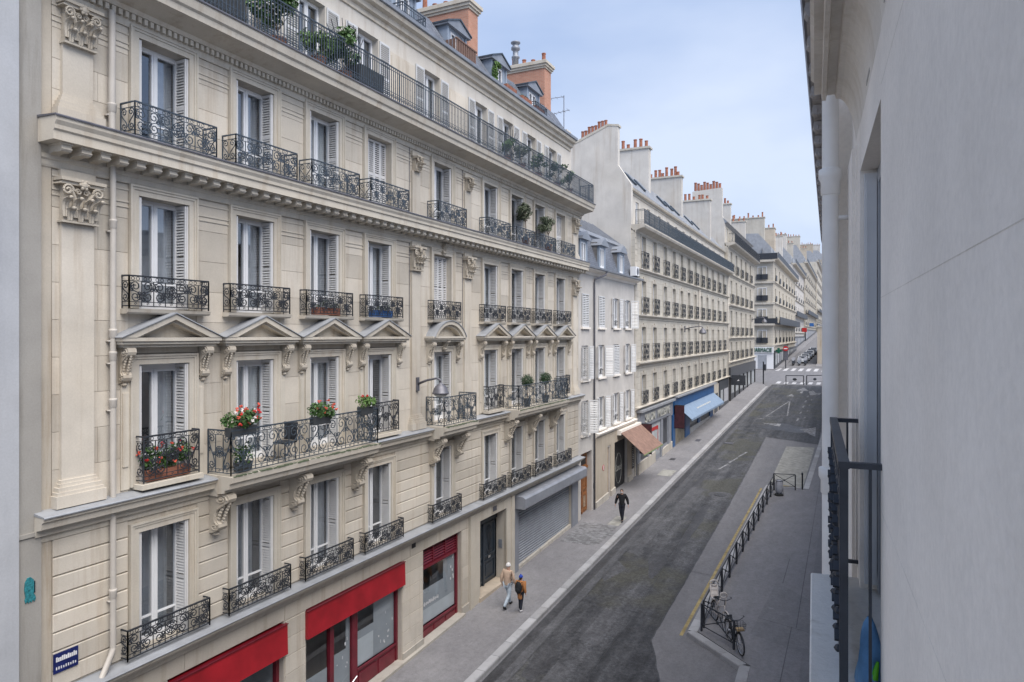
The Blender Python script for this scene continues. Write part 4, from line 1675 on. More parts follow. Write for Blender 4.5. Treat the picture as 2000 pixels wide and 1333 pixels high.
# shop 2
fascia(13.98, 18.42, -7.98, -7.26)
s2 = shopfront('shop_front', 14.02, 18.36, -7.8, 'oxblood', [(15.22, .16), (16.22, .24)], [(16.34, 18.26, -9.82)])
shop_room(14.04, 18.34, -7.6, s2)
sglass(14.12, 15.14, gz(14) + .2, Z(-7.9), s2)
sglass(15.30, 16.10, gz(15) + .2, Z(-7.9), s2)
sglass(16.34, 18.26, Z(-9.82), Z(-7.9), s2)
FX = XF - .232
paper(16.36, 18.24, Z(-9.82), Z(-8.78), s2, 'film', FX)
paper(17.2, 18.24, Z(-8.778), Z(-7.92), s2, 'film', FX)
paper(16.42, 17.18, Z(-9.8), Z(-9.02), s2, 'film_white', FX + .004)
paper(14.14, 15.1, gz(14) + .2, Z(-9.25), s2, 'film', FX)
paper(15.32, 16.08, gz(14) + .2, Z(-9.05), s2, 'film', FX)
paper(15.9, 16.08, Z(-9.048), Z(-7.95), s2, 'film', FX)
mb = MB()
mb.tube([(XF - .12, 15.95, Z(-10.1)), (XF - .06, 15.95, Z(-10.06)), (XF - .06, 16.2, Z(-9.95))], .02, 6)
wpart('door_handle', mb, 'chrome', s2)
# torn poster remains on the panes
r = random.Random(5)
mb = MB()
for k in range(16):
    uu = r.choice((r.uniform(15.4, 16.0), r.uniform(17.4, 18.2), r.uniform(17.8, 18.2)))
    zz = r.uniform(-9.7, -8.7)
    mb.box(XF - .209, XF - .206, uu, uu + r.uniform(.015, .05), Z(zz), Z(zz + r.uniform(.02, .10)))
wpart('poster_scrap', mb, 'letter_white', s2)
# shop window 3 with louvred transom
s3 = shopfront('shop_front', 19.6, 22.14, -7.2, 'oxblood', [], [(19.7, 22.04, -9.92)])
shop_room(19.62, 22.12, -7.3, s3)
sglass(19.7, 22.04, Z(-9.92), Z(-7.95), s3)
mb = MB()
for a, b_ in ((19.7, 20.43), (20.51, 21.24), (21.32, 22.04)):
    for k in range(6):
        mb.boxm(Matrix.Translation((XF - .17, (a + b_) / 2, Z(-7.80 + k * .093))) @ Matrix.Rotation(.75, 4, 'Y'), .058, b_ - a, .010)
    mb.box(XF - .24, XF - .14, b_, b_ + .08, Z(-7.85), Z(-7.28))
mb.box(XF - .26, XF - .10, 19.7, 22.04, Z(-7.96), Z(-7.86))
wpart('louvre', mb, 'oxblood', s3)
wpart('back_board', MB().box(XF - .30, XF - .285, 19.7, 22.04, Z(-7.86), Z(-7.3)), 'black_shop', s3)
paper(19.72, 22.02, Z(-9.9), Z(-9.42), s3, 'film_white', FX)
paper(19.72, 22.02, Z(-9.418), Z(-8.72), s3, 'film', FX)
paper(21.25, 22.02, Z(-8.718), Z(-7.98), s3, 'film', FX)
r = random.Random(9)
mb = MB()
for k in range(26):
    uu = 19.95 + k * .037
    mb.box(XF - .209, XF - .206, uu, uu + .022, Z(-9.30 + .05 * r.random()), Z(-9.22 + .08 * r.random()))
for k in range(7):
    uu = r.uniform(21.7, 22.0)
    zz = r.uniform(-9, -8.1)
    mb.box(XF - .209, XF - .206, uu, uu + .06, Z(zz), Z(zz + .09))
wpart('poster_scrap', mb, 'letter_white', s3)

# portal with the dark panelled door
mb = MB()
mb.box(XF - .02, XF + .10, 22.70, 23.0, gz(22) - .2, Z(-6.82))
mb.box(XF - .02, XF + .06, 23.0, 23.5, gz(23) - .2, Z(-6.82))
mb.box(XF - .02, XF + .06, 25.8, 26.25, gz(25) - .2, Z(-6.82))
mb.box(XF - .02, XF + .10, 26.25, 26.52, gz(25) - .2, Z(-6.82))
mb.box(XF - .02, XF + .058, 23.5, 25.8, Z(-7.2), Z(-6.82))
wpart('portal', mb, 'stone_trim', B1)
mb = MB()
xd = XF - .46
zb = gz(24.6) + .26
mb.box(xd - .06, xd, 23.5, 25.8, zb, Z(-7.2))
for a, b_ in ((23.58, 24.62), (24.68, 25.72)):
    for (z0, z1, t) in ((.12, .95, .04), (1.08, 2.45, .035)):
        mb.box(xd, xd + t, a + .05, a + .13, zb + z0, zb + z1)
        mb.box(xd, xd + t, b_ - .13, b_ - .05, zb + z0, zb + z1)
        mb.box(xd, xd + t, a + .13, b_ - .13, zb + z0, zb + z0 + .08)
        mb.box(xd, xd + t, a + .13, b_ - .13, zb + z1 - .08, zb + z1)
    mb.box(xd, xd + .02, a + .22, b_ - .22, zb + .3, zb + .78)
mb.box(xd, xd + .07, 24.60, 24.70, zb, Z(-7.6))
mb.box(xd, xd + .09, 23.5, 25.8, zb + 2.52, zb + 2.66)
door = wpart('door', mb, 'door_blue', B1)
mb = MB()
for a in (24.1, 25.2):
    for s in (-1, 1):
        mb.tube([(xd + .03, a + p[0], zb + 1.2 + p[1]) for p in s_scroll(-.22 if s < 0 else .01, -.01 if s < 0 else .22, 0, 1.1, s > 0)], .012, 4)
    mb.tube([(xd + .03, a, zb + 1.15), (xd + .03, a, zb + 2.4)], .012, 4)
wpart('door_grille', mb, 'iron', door)
wpart('letter_plate', MB().box(xd + .02, xd + .035, 25.1, 25.28, zb + .98, zb + 1.08), 'chrome', door)
wpart('door_step', MB().box(XF - .5, XF + .12, 23.42, 25.88, gz(24) - .2, gz(24.6) + .25), 'door_step', B1)
wpart('intercom', MB().box(XF - .30, XF - .14, 25.772, 25.79, zb + 1.25, zb + 1.6), 'zinc', B1)
mb = MB()
mb.box(XF + .055, XF + .075, 24.45, 24.95, Z(-7.14), Z(-6.80))
pl = wpart('number_plate', mb, 'stone_carved', B1)
mb = MB()
mb.box(XF + .075, XF + .082, 24.53, 24.87, Z(-7.07), Z(-6.87))
wpart('plate_field', mb, 'lead_grey', pl)

# grey shop with roller shutter
mb = MB()
mb.prism([(XF - .1, Z(-7.42)), (XF + .52, Z(-7.42)), (XF + .55, Z(-7.36)), (XF + .55, Z(-6.98)), (XF + .45, Z(-6.90)), (XF - .1, Z(-6.86))], 26.62, 34.3, 'y')
wpart('shop_canopy', mb, 'shop_grey', B1)
mb = MB()
mb.box(XF - .35, XF + .06, 26.62, 26.98, gz(26) - .2, Z(-7.43))
mb.box(XF - .35, XF + .06, 33.44, 34.3, gz(33) - .2, Z(-7.43))
wpart('shop_pier', mb, 'shop_grey', B1)
mb = MB()
zz = gz(30) - .25
pts = []
k = 0
while zz < Z(-7.42):
    pts += [(XF - .17, zz), (XF - .115, zz + .020), (XF - .105, zz + .075), (XF - .16, zz + .105)]
    zz += .115
pts += [(XF - .2, zz), (XF - .2, gz(30) - .25)]
for i in range(len(pts) - 3):
    a, b_ = pts[i], pts[i + 1]
    mb.quad((a[0], 27.0, a[1]), (a[0], 33.42, a[1]), (b_[0], 33.42, b_[1]), (b_[0], 27.0, b_[1]))
wpart('roller_shutter', mb, 'steel_blue', B1)
mb = MB()
mb.add([(XF + .0, 27.0, gz(27) - .1), (XF + .0, 33.42, gz(33.42) - .1), (XF + .0, 33.42, gz(33.42) + .30), (XF + .0, 27.0, gz(27) + .26), (XF - .3, 27.0, gz(27) + .26), (XF - .3, 33.42, gz(33.42) + .30)], [(0, 1, 2, 3), (3, 2, 5, 4)])
wpart('plinth', mb, 'ground_wall', B1)
mb = MB()
for a, b_ in ((8.2, 9.88), (13.25, 14.0), (18.39, 19.58), (22.16, 22.7)):
    mb.add([(XF + .05, a, gz(a)), (XF + .05, b_, gz(b_)), (XF + .05, b_, gz(b_) + .42), (XF + .05, a, gz(a) + .42), (XF - .1, a, gz(a) + .42), (XF - .1, b_, gz(b_) + .42), (XF - .1, a, gz(a)), (XF - .1, b_, gz(b_))], [(0, 1, 2, 3), (3, 2, 5, 4), (0, 3, 4, 6), (1, 7, 5, 2)])
mb.add([(XF + .16, 13.9, gz(13.9) + .12), (XF + .16, 22.2, gz(22.2) + .12), (XF + .16, 22.2, gz(22.2) + .22), (XF + .16, 13.9, gz(13.9) + .22), (XF - .3, 13.9, gz(13.9) + .24), (XF - .3, 22.2, gz(22.2) + .24)], [(0, 1, 2, 3), (3, 2, 5, 4)])
wpart('plinth', mb, 'ground_wall', B1)
wpart('air_vent', MB().box(XF + .01, XF + .03, 18.9, 19.12, Z(-6.98), Z(-6.78)), 'black_shop', B1)

# ================================================================== grey neighbour on the far left edge
B0 = thing('neighbour_building', 'plain grey house wall at the extreme left edge of the picture', 'building', (XF, 4, gz(4)))
mb = MB().box(XF - 9, XF + .10, 6.93, U0 - .005, gz(6) - .5, Z(9))
mb.box(XF + .10, XF + .13, 6.93, U0 + .012, Z(-3.5), Z(-3.43))
wpart('corner_strip', mb, 'stone_grey', B0)
wpart('wall', MB().box(XF - 9, XF + .16, -6, 6.93, gz(0) - 1, Z(9)), 'render_blue', B0)

# street-name plate and the small tile creature
sg = thing('street_sign', 'small blue enamel street-name plate low on the left stone pier', 'sign', (XF + .04, 7.8, Z(-5.95)))
wpart('plate', MB().box(XF + .036, XF + .056, 7.56, 8.0, Z(-6.07), Z(-5.72)), 'plaque_blue', sg)
mb = MB()
r = random.Random(3)
for row, (z0, hh_, w_, n_) in enumerate(((-5.87, .085, .028, 11), (-6.01, .05, .02, 9))):
    for k in range(n_):
        uu = 7.60 + k * (.38 / n_)
        mb.box(XF + .056, XF + .059, uu, uu + w_, Z(z0), Z(z0 + hh_ * r.choice((1, 1, .8))))
wpart('lettering', mb, 'letter_white', sg)
tl = thing('mosaic_plaque', 'little teal mosaic figure stuck on the grey wall strip at left', 'mosaic', (XF + .10, 7.13, Z(-4.6)))
mb = MB()
body_pts = [(7.06, -4.52), (7.04, -4.38), (7.05, -4.26), (7.09, -4.19), (7.14, -4.185), (7.19, -4.24), (7.205, -4.36), (7.19, -4.48), (7.215, -4.52), (7.225, -4.58), (7.20, -4.62), (7.17, -4.585), (7.155, -4.63), (7.13, -4.59), (7.11, -4.63), (7.09, -4.59), (7.06, -4.62), (7.045, -4.56)]
mb.prism([(a, Z(b_)) for a, b_ in body_pts], XF + .10, XF + .118, 'x')
wpart('tiles', mb, 'teal_tile', tl)
wpart('dark_tiles', MB().box(XF + .105, XF + .121, 7.195, 7.212, Z(-4.47), Z(-4.27)).box(XF + .105, XF + .121, 7.10, 7.115, Z(-4.42), Z(-4.40)), 'dark_tile', tl)
# ================================================================== LOW WHITE HOUSE (second on the left)
X2 = XF - .03
V0, V1 = U1 + .03, 45.28
B2 = thing('town_house', 'low white rendered house with louvred shutters and slate mansard beside the cream building', 'building', (X2, 40, gz(40)))
C2 = [35.6, 38.4, 41.25, 43.75]
R2 = [(.40, 2.22), (-2.46, -.60), (-5.42, -3.60)]
w2 = 1.06
ops = [(c - w2 / 2, c + w2 / 2, Z(a), Z(b_)) for a, b_ in R2 for c in C2]
ops += [(34.95, 36.72, gz(35) - .3, Z(-6.42)), (39.45, 39.95, gz(39) - .3, Z(-6.7)), (40.8, 43.55, gz(42) - .3, Z(-6.62)), (44.55, 45.1, Z(-8.9), Z(-6.9))]
mb = MB()
facade(mb, X2, V0, V1, gz(34) - .6, Z(3.6), ops, .32)
mb.box(X2 - 9, X2 - 2.1, V0 + .05, V1 - .05, gz(34), Z(3.6))
wpart('wall', mb, 'render_white', B2)
closed = {(0, 0), (0, 1), (1, 2)}
sill2 = cached('sill2', lambda: MB().box(-.01, .12, -.66, .66, -.10, 0).mesh('window_sill', 'stone_white'))
lv2 = louvre_mesh(w2 / 2, 1.82, 'y', 'shutter_white', .095)
bar2 = cached('bar2', lambda: (lambda m_: (m_.tube([(-.06, -w2 / 2, .42), (-.06, w2 / 2, .42)], .016, 5), m_.tube([(-.06, -w2 / 2, .2), (-.06, w2 / 2, .2)], .012, 5),
                                          m_.tube([(-.06, -.12, .2), (-.06, 0, .38), (-.06, .12, .2)], .012, 5), m_.mesh('window_bar', 'iron'))[-1])(MB()))
for ri, (a, b_) in enumerate(R2):
    for ci, c in enumerate(C2):
        wd = window(B2, X2, c, Z(a), w2, round(b_ - a, 3), .18, [None, 'left', 'both', 'right'][(ri + ci) % 4], None, seed=200 + ri * 5 + ci)
        inst('window_sill', sill2, (X2, c, Z(a)), B2)
        if (ri, ci) in closed:
            for s in (-1, 1):
                inst('shutter', lv2, (X2 + .02, c - w2 / 2 if s < 0 else c, Z(a) + .0), wd)
        else:
            inst('window_bar', bar2, (X2, c, Z(a)), wd)
            r = random.Random(ri * 10 + ci)
            # leaves swung open against the wall
            inst('shutter', lv2, (X2 + .05, c - w2 / 2, Z(a)), wd, (0, 0, -radians(r.choice((172, 166, 120)))))
            inst('shutter', lv2, (X2 + .05, c + w2 / 2, Z(a)), wd, (0, 0, pi + radians(r.choice((172, 160, 125)))))
cornice('shop_cornice', [(-.02, -5.85), (.06, -5.85), (.10, -5.76), (.22, -5.72), (.26, -5.62), (-.02, -5.60)], 'stone_white', 37.3, V1, X2, B2)
mb = MB()
for a, b_ in ((37.25, 39.4), (40.0, 40.75), (43.6, 44.5)):
    mb.box(X2 - .01, X2 + .05, a, b_, gz(a) - .3, Z(-5.87))
mb.box(X2 - .01, X2 + .045, 39.4, 45.2, Z(-6.6), Z(-5.87))
wpart('shop_pier', mb, 'render_beige', B2)
mb = MB()
for a, b_ in ((37.2, 39.42), (39.98, 40.78), (43.58, 44.6)):
    mb.add([(X2 + .12, a, gz(a)), (X2 + .12, b_, gz(b_)), (X2 + .12, b_, gz(b_) + .5), (X2 + .12, a, gz(a) + .45), (X2, a, gz(a) + .48), (X2, b_, gz(b_) + .53), (X2, a, gz(a)), (X2, b_, gz(b_))], [(0, 1, 2, 3), (3, 2, 5, 4), (0, 3, 4, 6), (1, 7, 5, 2)])
wpart('plinth', mb, 'ground_wall', B2)
# wooden entrance door
mb = MB()
xd, zb = X2 - .30, gz(35.8) + .15
plain('wood_door', (.24, .095, .030), .5, 0, .35, 5)
plain('wood_worn', (.30, .21, .14), .8, 0, .4, 6)
mb.box(xd - .06, xd, 34.95, 36.72, zb, Z(-6.42))
for a, b_ in ((35.02, 35.80), (35.88, 36.66)):
    for z0, z1 in ((.12, 1.05), (1.25, 2.35)):
        mb.box(xd, xd + .035, a, a + .12, zb + z0, zb + z1)
        mb.box(xd, xd + .035, b_ - .12, b_, zb + z0, zb + z1)
        mb.box(xd, xd + .035, a + .12, b_ - .12, zb + z0, zb + z0 + .12)
        mb.box(xd, xd + .035, a + .12, b_ - .12, zb + z1 - .12, zb + z1)
        mb.box(xd, xd + .02, a + .2, b_ - .2, zb + z0 + .2, zb + z1 - .2)
mb.box(xd, xd + .06, 35.78, 35.90, zb, zb + 2.45)
mb.box(xd, xd + .08, 34.95, 36.72, zb + 2.42, zb + 2.56)
dw = wpart('door', mb, 'wood_door', B2)
wpart('kick_panel', MB().box(xd + .012, xd + .03, 35.2, 35.6, zb + .3, zb + .9).box(xd + .012, xd + .03, 36.08, 36.46, zb + .3, zb + .9), 'wood_worn', dw)
wpart('fanlight', MB().box(xd + .0, xd + .02, 35.15, 36.5, zb + 2.66, zb + 3.1), 'black_shop', dw)
wpart('intercom', MB().box(X2 + .01, X2 + .04, 36.95, 37.1, gz(37) + 1.3, gz(37) + 1.6), 'lead_grey', B2)
rs = thing('wall_sign', 'small round red sign on the cream pier beside the wooden door', 'sign', (X2 + .05, 38.6, gz(38) + 2))
mb = MB()
mb.tube([(X2 + .052, 38.6, gz(38) + 2.15), (X2 + .065, 38.6, gz(38) + 2.15)], .17, 16)
wpart('disc', mb, 'sign_red', rs)
wpart('sign_bar', MB().box(X2 + .066, X2 + .07, 38.55, 38.65, gz(38) + 2.02, gz(38) + 2.28), 'letter_white', rs)
wpart('side_door', MB().box(X2 - .15, X2 - .10, 39.45, 39.95, gz(39), Z(-6.7)), 'wood_worn', B2)
mb = MB()
zz = gz(42) - .2
while zz < Z(-6.65):
    mb.box(X2 - .2, X2 - .155, 40.8, 43.55, zz + .004, zz + .076)
    zz += .08
bs = wpart('roller_shutter', mb, 'black_shop', B2)
me = text_mesh('Louis', .62, 'letter_pale', .002, shear=.25)
inst('lettering', me, (X2 - .148, 42.2, Z(-8.35)), bs, ROT_FACE_X)
mb = MB()
mb.tube([(X2 - .148, 42.2 + .62 * cos(t * pi / 12), Z(-8.4) + .95 * sin(t * pi / 12)) for t in range(24)], .012, 4, True)
wpart('painted_oval', mb, 'letter_pale', bs)
mn = wpart('menu_board', MB().box(X2 + .0, X2 + .05, 44.57, 45.08, Z(-8.85), Z(-6.95)), 'black_shop', B2)
mb = MB()
r = random.Random(2)
for k in range(14):
    zz = -8.7 + k * .12
    mb.box(X2 + .051, X2 + .054, 44.65, 44.65 + r.uniform(.12, .35), Z(zz), Z(zz + .045))
wpart('menu_lines', mb, 'letter_pale', mn)
# brown awning
aw = wpart('awning_box', MB().box(X2 - .02, X2 + .30, 41.25, 45.95, Z(-6.20), Z(-5.90)), 'stone_white', B2)
mb = MB()
ya, yb = 41.3, 45.9
for k in range(1):
    p = [(X2 + .30, ya, Z(-6.05)), (X2 + .30, yb, Z(-6.05)), (X2 + 1.75, yb, Z(-7.28)), (X2 + 1.75, ya, Z(-7.28))]
    q = [(a, b_, c - .02) for a, b_, c in p]
    mb.add(p + q, [(0, 1, 2, 3), (7, 6, 5, 4), (0, 4, 5, 1), (1, 5, 6, 2), (2, 6, 7, 3), (3, 7, 4, 0)])
wpart('awning_cloth', mb, 'awning_brown', aw)
wpart('awning_bar', MB().box(X2 + 1.72, X2 + 1.78, ya - .05, yb + .05, Z(-7.36), Z(-7.29)), 'awning_green', aw)
mb = MB()
for yy in (ya + .4, yb - .4):
    mb.tube([(X2 + .25, yy, Z(-6.25)), (X2 + .9, yy + .5, Z(-6.7)), (X2 + 1.7, yy, Z(-7.3))], .022, 5)
wpart('awning_arm', mb, 'lead_grey', aw)
# gutter, pipe, mansard roof
cornice('eaves', [(-.02, 3.30), (.06, 3.32), (.10, 3.42), (.42, 3.52), (.45, 3.58), (-.02, 3.62)], 'stone_white', V0, V1, X2, B2)
cornice('gutter', [(.0, 3.625), (.44, 3.59), (.54, 3.60), (.56, 3.70), (.52, 3.71), (.47, 3.64), (.0, 3.80)], 'zinc', V0, V1 + .35, X2, B2)
mb = MB()
mb.tube([(X2 + .48, 38.0, Z(3.62)), (X2 + .44, 37.85, Z(3.40)), (X2 + .1, 37.0, Z(3.10)), (X2 + .08, 36.95, Z(2.9)), (X2 + .08, 36.95, gz(37))], .05, 8)
wpart('downpipe', mb, 'lead_grey', B2, True)
mb = MB()
mb.prism([(X2 + .05, Z(3.72)), (X2 - .62, Z(5.75)), (X2 - .75, Z(5.95)), (X2 - 2.9, Z(7.55)), (X2 - 3.4, Z(7.6)), (X2 - 7, Z(4)), (X2 - .05, Z(3.5))], V0, V1, 'y')
r2 = wpart('roof', mb, 'slate', B2)
mb = MB()
for k in range(14):
    u = V0 + .1 + k * .8
    mb.tube([(X2 - .74, u, Z(5.97)), (X2 - 2.88, u, Z(7.57))], .02, 4)
mb.prism([(X2 - .58, Z(5.70)), (X2 - .80, Z(5.98)), (X2 - .72, Z(6.02)), (X2 - .52, Z(5.76))], V0, V1, 'y')
wpart('roof_seam', mb, 'zinc', r2)
for c in (35.35, 38.5, 42.3):
    x = X2 + .02
    z0, hh, w_ = 3.80, 1.32, 1.15
    mb = MB()
    facade(mb, x, c - w_ / 2, c + w_ / 2, Z(z0), Z(z0 + hh), [(c - .38, c + .38, Z(z0 + .04), Z(z0 + hh - .1))], .12)
    for s in (-1, 1):
        yy = c + s * w_ / 2
        mb.quad((x, yy, Z(z0)), (x - 1.2, yy, Z(z0)), (x - 1.2, yy, Z(z0 + hh)), (x, yy, Z(z0 + hh)))
    d = wpart('dormer', mb, 'dormer_blue', B2)
    mb = MB()
    hw = w_ / 2 + .14
    mb.prism([(c - hw, Z(z0 + hh)), (c + hw, Z(z0 + hh)), (c + hw * .86, Z(z0 + hh + .16)), (c, Z(z0 + hh + .46)), (c - hw * .86, Z(z0 + hh + .16))], x - 1.5, x + .18, 'x')
    wpart('dormer_roof', mb, 'zinc', d)
    inst('casement', frame_mesh(.76, round(hh - .14, 3), .10, 0), (x, c, Z(z0 + .04)), d)
    for s in (-1, 1):
        inst('pane', pane_mesh(.76, round(hh - .14, 3), .10, s), (x, c, Z(z0 + .04)), d)
    inst('room_behind', room_mesh(.76, round(hh - .14, 3), .10), (x, c, Z(z0 + .04)), d)
chs = wpart('chimney', MB().box(-16.6, -15.85, 39.6, 40.3, Z(5.5), Z(9.5)).box(-16.66, -15.79, 39.54, 40.36, Z(9.45), Z(9.6)), 'render_white', B2)
pot = CACHE['pot']
inst('chimney_pot', pot, (-16.2, 39.95, Z(9.6)), chs)
ac = thing('air_conditioner', 'white air-conditioning unit on the white house gutter by the tall stone house', 'machine', (X2 + .2, 44.5, Z(3.75)))
wpart('case', MB().box(X2 + .05, X2 + .42, 44.15, 44.95, Z(3.85), Z(4.45)), 'white_paint', ac)
mb = MB()
mb.tube([(X2 + .42, 44.6, Z(4.15)), (X2 + .435, 44.6, Z(4.15))], .23, 14)
wpart('fan_grille', mb, 'lead_grey', ac)
wpart('bracket', MB().box(X2 + .0, X2 + .5, 44.2, 44.26, Z(3.78), Z(3.845)).box(X2 + .0, X2 + .5, 44.84, 44.9, Z(3.78), Z(3.845)), 'iron', ac)


# ================================================================== LONG STONE HOUSES
def row_house(B, x, u0, u1, cols, floors, w_, wall, trim, zbase, ztop, rails, cornices, rec=.26, curt=('right', None, 'full', 'left'), seed=0, simple=False, shut=None):
    ops = [(c - w_ / 2, c + w_ / 2, Z(a), Z(b_)) for a, b_ in floors for c in cols]
    mb = MB()
    facade(mb, x, u0, u1, zbase, Z(ztop), ops, rec + .05)
    mb.box(x - 9, x - 2.3, u0 + .05, u1 - .05, zbase, Z(ztop))
    mb.quad((x, u1, zbase), (x - 9, u1, zbase), (x - 9, u1, Z(ztop)), (x, u1, Z(ztop)))
    mb.quad((x, u0, zbase), (x, u0, Z(ztop)), (x - 9, u0, Z(ztop)), (x - 9, u0, zbase))
    wpart('wall', mb, wall, B)
    for k, (a, b_) in enumerate(floors):
        h_ = round(b_ - a, 3)
        for i, c in enumerate(cols):
            if simple:
                wd = inst('window', frame_mesh(w_, h_, rec, 0), (x, c, Z(a)), B)
                for s in (-1, 1):
                    inst('pane', pane_mesh(w_, h_, rec, s), (x, c, Z(a)), wd)
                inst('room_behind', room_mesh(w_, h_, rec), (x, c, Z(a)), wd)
            else:
                window(B, x, c, Z(a), w_, h_, rec, curt[(i * 3 + k) % 4], shut, seed=seed + k * 20 + i, rail=.6)
            if rails and rails[k]:
                inst('railing', rails[k], (x + .02, c, Z(a) + .02), B)
    for (pts, nm) in cornices:
        mb = MB()
        mb.prism([(x + o, Z(z)) for o, z in pts], u0, u1, 'y')
        wpart(nm, mb, trim, B)


def band_pts(z, d=.28, h=.30):
    return [(-.02, z - h), (.06, z - h), (.08, z - h * .6), (d * .7, z - h * .45), (d, z - h * .2), (d, z), (-.02, z + .02)]


B3 = thing('apartment_building', 'long pale stone apartment house with twelve bays above the grey and blue shops', 'building', (XF, 65, gz(65)))
W0, W1 = 45.3, 85.5
C3 = [47.5, 50.55, 53.85, 56.9, 59.8, 62.8, 65.8, 68.8, 71.85, 75.1, 78.6, 82.1]
F3 = [(-4.84, -2.80), (-1.80, .52), (1.42, 3.72), (4.55, 6.80)]
rl_lo = railing_mesh(u_path(1.32, .16), .92, 'scroll', 'iron', .013, .34)
rl_hi = railing_mesh(u_path(1.42, .20), 1.14, 'scroll', 'iron', .014, .36)
row_house(B3, XF, W0, W1, C3, F3, 1.12, 'stone_b3', 'stone_b3trim', gz(40), 7.0, [rl_lo, rl_hi, rl_hi, rl_hi],
          [(band_pts(-4.90, .30, .22), 'ground_cornice'), (band_pts(-1.86, .36, .42), 'cornice'), (band_pts(1.36, .26, .30), 'cornice'), (band_pts(4.50, .24, .26), 'cornice')], seed=300)
cornice('balcony_slab', [(-.02, 6.86), (.06, 6.88), (.10, 7.0), (.40, 7.12), (.62, 7.16), (.70, 7.30), (.70, 7.38), (-.4, 7.40)], 'stone_b3trim', W0, W1, XF, B3)
inst('railing', railing_mesh([(-.6, 0), (.0, 0), (.0, W1 - W0 - .2)], .98, 'bars', 'iron_blue'), (XF + .62, W0 + .1, Z(7.40)), B3)
# quoins up the left edge of the long house
qn = block_mesh(.62, .36, .03, .01, 'stone_b3trim')
qs = block_mesh(.40, .36, .03, .01, 'stone_b3trim')
for k in range(30):
    inst('quoin_stone', qn if k % 2 else qs, (XF + .002, W0 + .02, Z(-4.8 + k * .39)), B3)
# surrounds: plain raised bands and keystones of the long house
for a, b_ in F3:
    hh = round(b_ - a, 3)

    def sur3():
        mb = MB()
        for s in (-1, 1):
            mb.box(0, .04, s * .66 - .10, s * .66 + .10, 0, hh + .18)
        mb.box(0, .041, -.56, .56, hh, hh + .18)
        mb.box(0, .08, -.12, .12, hh + .02, hh + .30)
        return mb.mesh('window_surround', 'stone_b3trim')
    me = cached(('sur3', hh), sur3)
    for c in C3:
        inst('window_surround', me, (XF, c, Z(a)), B3)
wpart('downpipe', MB().tube([(XF + .12, 67.3, Z(4.3)), (XF + .12, 67.3, gz(67))], .055, 6).tube([(XF + .12, 84.9, Z(7)), (XF + .12, 84.9, gz(84))], .055, 6), 'pipe_cream', B3, True)
# recessed top storey and roof
XA = XF - .45
ops = [(c - .42, c + .42, Z(7.45), Z(9.25)) for c in C3]
mb = MB()
facade(mb, XA, W0 + .3, W1, Z(7.0), Z(9.75), ops, .2)
wpart('attic_wall', mb, 'stone_attic', B3)
for i, c in enumerate(C3):
    wd = inst('window', frame_mesh(.84, 1.8, .16, 0), (XA, c, Z(7.45)), B3)
    for s in (-1, 1):
        inst('pane', pane_mesh(.84, 1.8, .16, s), (XA, c, Z(7.45)), wd)
    inst('room_behind', room_mesh(.84, 1.8, .16), (XA, c, Z(7.45)), wd)
cornice('eaves_cornice', [(-.02, 9.55), (.05, 9.57), (.08, 9.7), (.26, 9.76), (.30, 9.9), (-.02, 9.95)], 'stone_b3trim', W0 + .3, W1, XA, B3)
mb = MB()
mb.prism([(XA + .30, Z(9.91)), (XA + .05, Z(10.05)), (XA - 2.2, Z(12.6)), (XA - 4.5, Z(13.4)), (XA - 9, Z(13.4)), (XA - 9, Z(9.6)), (XA, Z(9.6))], W0 + .5, W1, 'y')
r3_ = wpart('roof', mb, 'zinc', B3)
mb = MB()
u = W0 + .8
while u < W1:
    mb.tube([(XA + .04, u, Z(10.07)), (XA - 2.2, u, Z(12.62))], .025, 4)
    u += .9
wpart('roof_seam', mb, 'zinc_pale', r3_)
mb = MB()
for c in (49.5, 52, 59, 61.5, 64, 70, 73.5, 80):
    M_ = Matrix.Translation((XA - 1.05, c, Z(11.42))) @ Matrix.Rotation(radians(48.5), 4, 'Y')
    mb.boxm(M_, 1.1, .8, .12)
wpart('skylight', mb, 'iron_blue', r3_)
# tall party walls and chimney stacks
mb = MB()
mb.prism([(-13.05, Z(3.0)), (-13.05, Z(10.1)), (-13.97, Z(11.5)), (-13.97, Z(14.1)), (-14.65, Z(14.2)), (-16.8, Z(13.35)), (-22.5, Z(11.9)), (-22.5, Z(3.0))], W0 - .03, W0 + .42, 'y')
pw = wpart('party_wall', mb, 'render_gable', B3)
mb = MB()
mb.prism([(-13.9, Z(14.08)), (-13.9, Z(14.22)), (-14.7, Z(14.34)), (-16.9, Z(13.47)), (-22.5, Z(12.02)), (-22.5, Z(11.88)), (-16.8, Z(13.33)), (-14.65, Z(14.2))], W0 - .06, W0 + .55, 'y')
wpart('coping', mb, 'stone_far', pw)
for k in range(8):
    inst('chimney_pot', pot, (-14.9 - k * .24, W0 + .25, Z(14.2 - .09 * k)), pw, scale=(1, 1, .7 + .1 * (k % 3)))


def stack(B, y, xa, xb, ztop, pots, zb, mat='render_gable', th=.7):
    mb = MB().box(xa, xb, y, y + th, Z(zb), Z(ztop))
    ch = wpart('chimney', mb, mat, B)
    wpart('chimney_cap', MB().box(xa - .12, xb + .12, y - .12, y + th + .12, Z(ztop), Z(ztop + .16)), 'stone_far', ch)
    r = random.Random(int(y * 7))
    for k in range(pots):
        inst('chimney_pot', pot, (xa + .3 + (xb - xa - .6) * k / max(1, pots - 1) + r.uniform(-.08, .08), y + th * .5, Z(ztop + .15)), ch, scale=(1.3, 1.3, r.choice((.6, .8, 1.1, 1.35))))
    return ch


stack(B3, 56.0, -18.2, -14.66, 15.3, 7, 10)
stack(B3, 66.0, -18.5, -14.15, 14.95, 11, 9.8)
stack(B3, 77.5, -17.5, -13.5, 14.7, 8, 9.8)
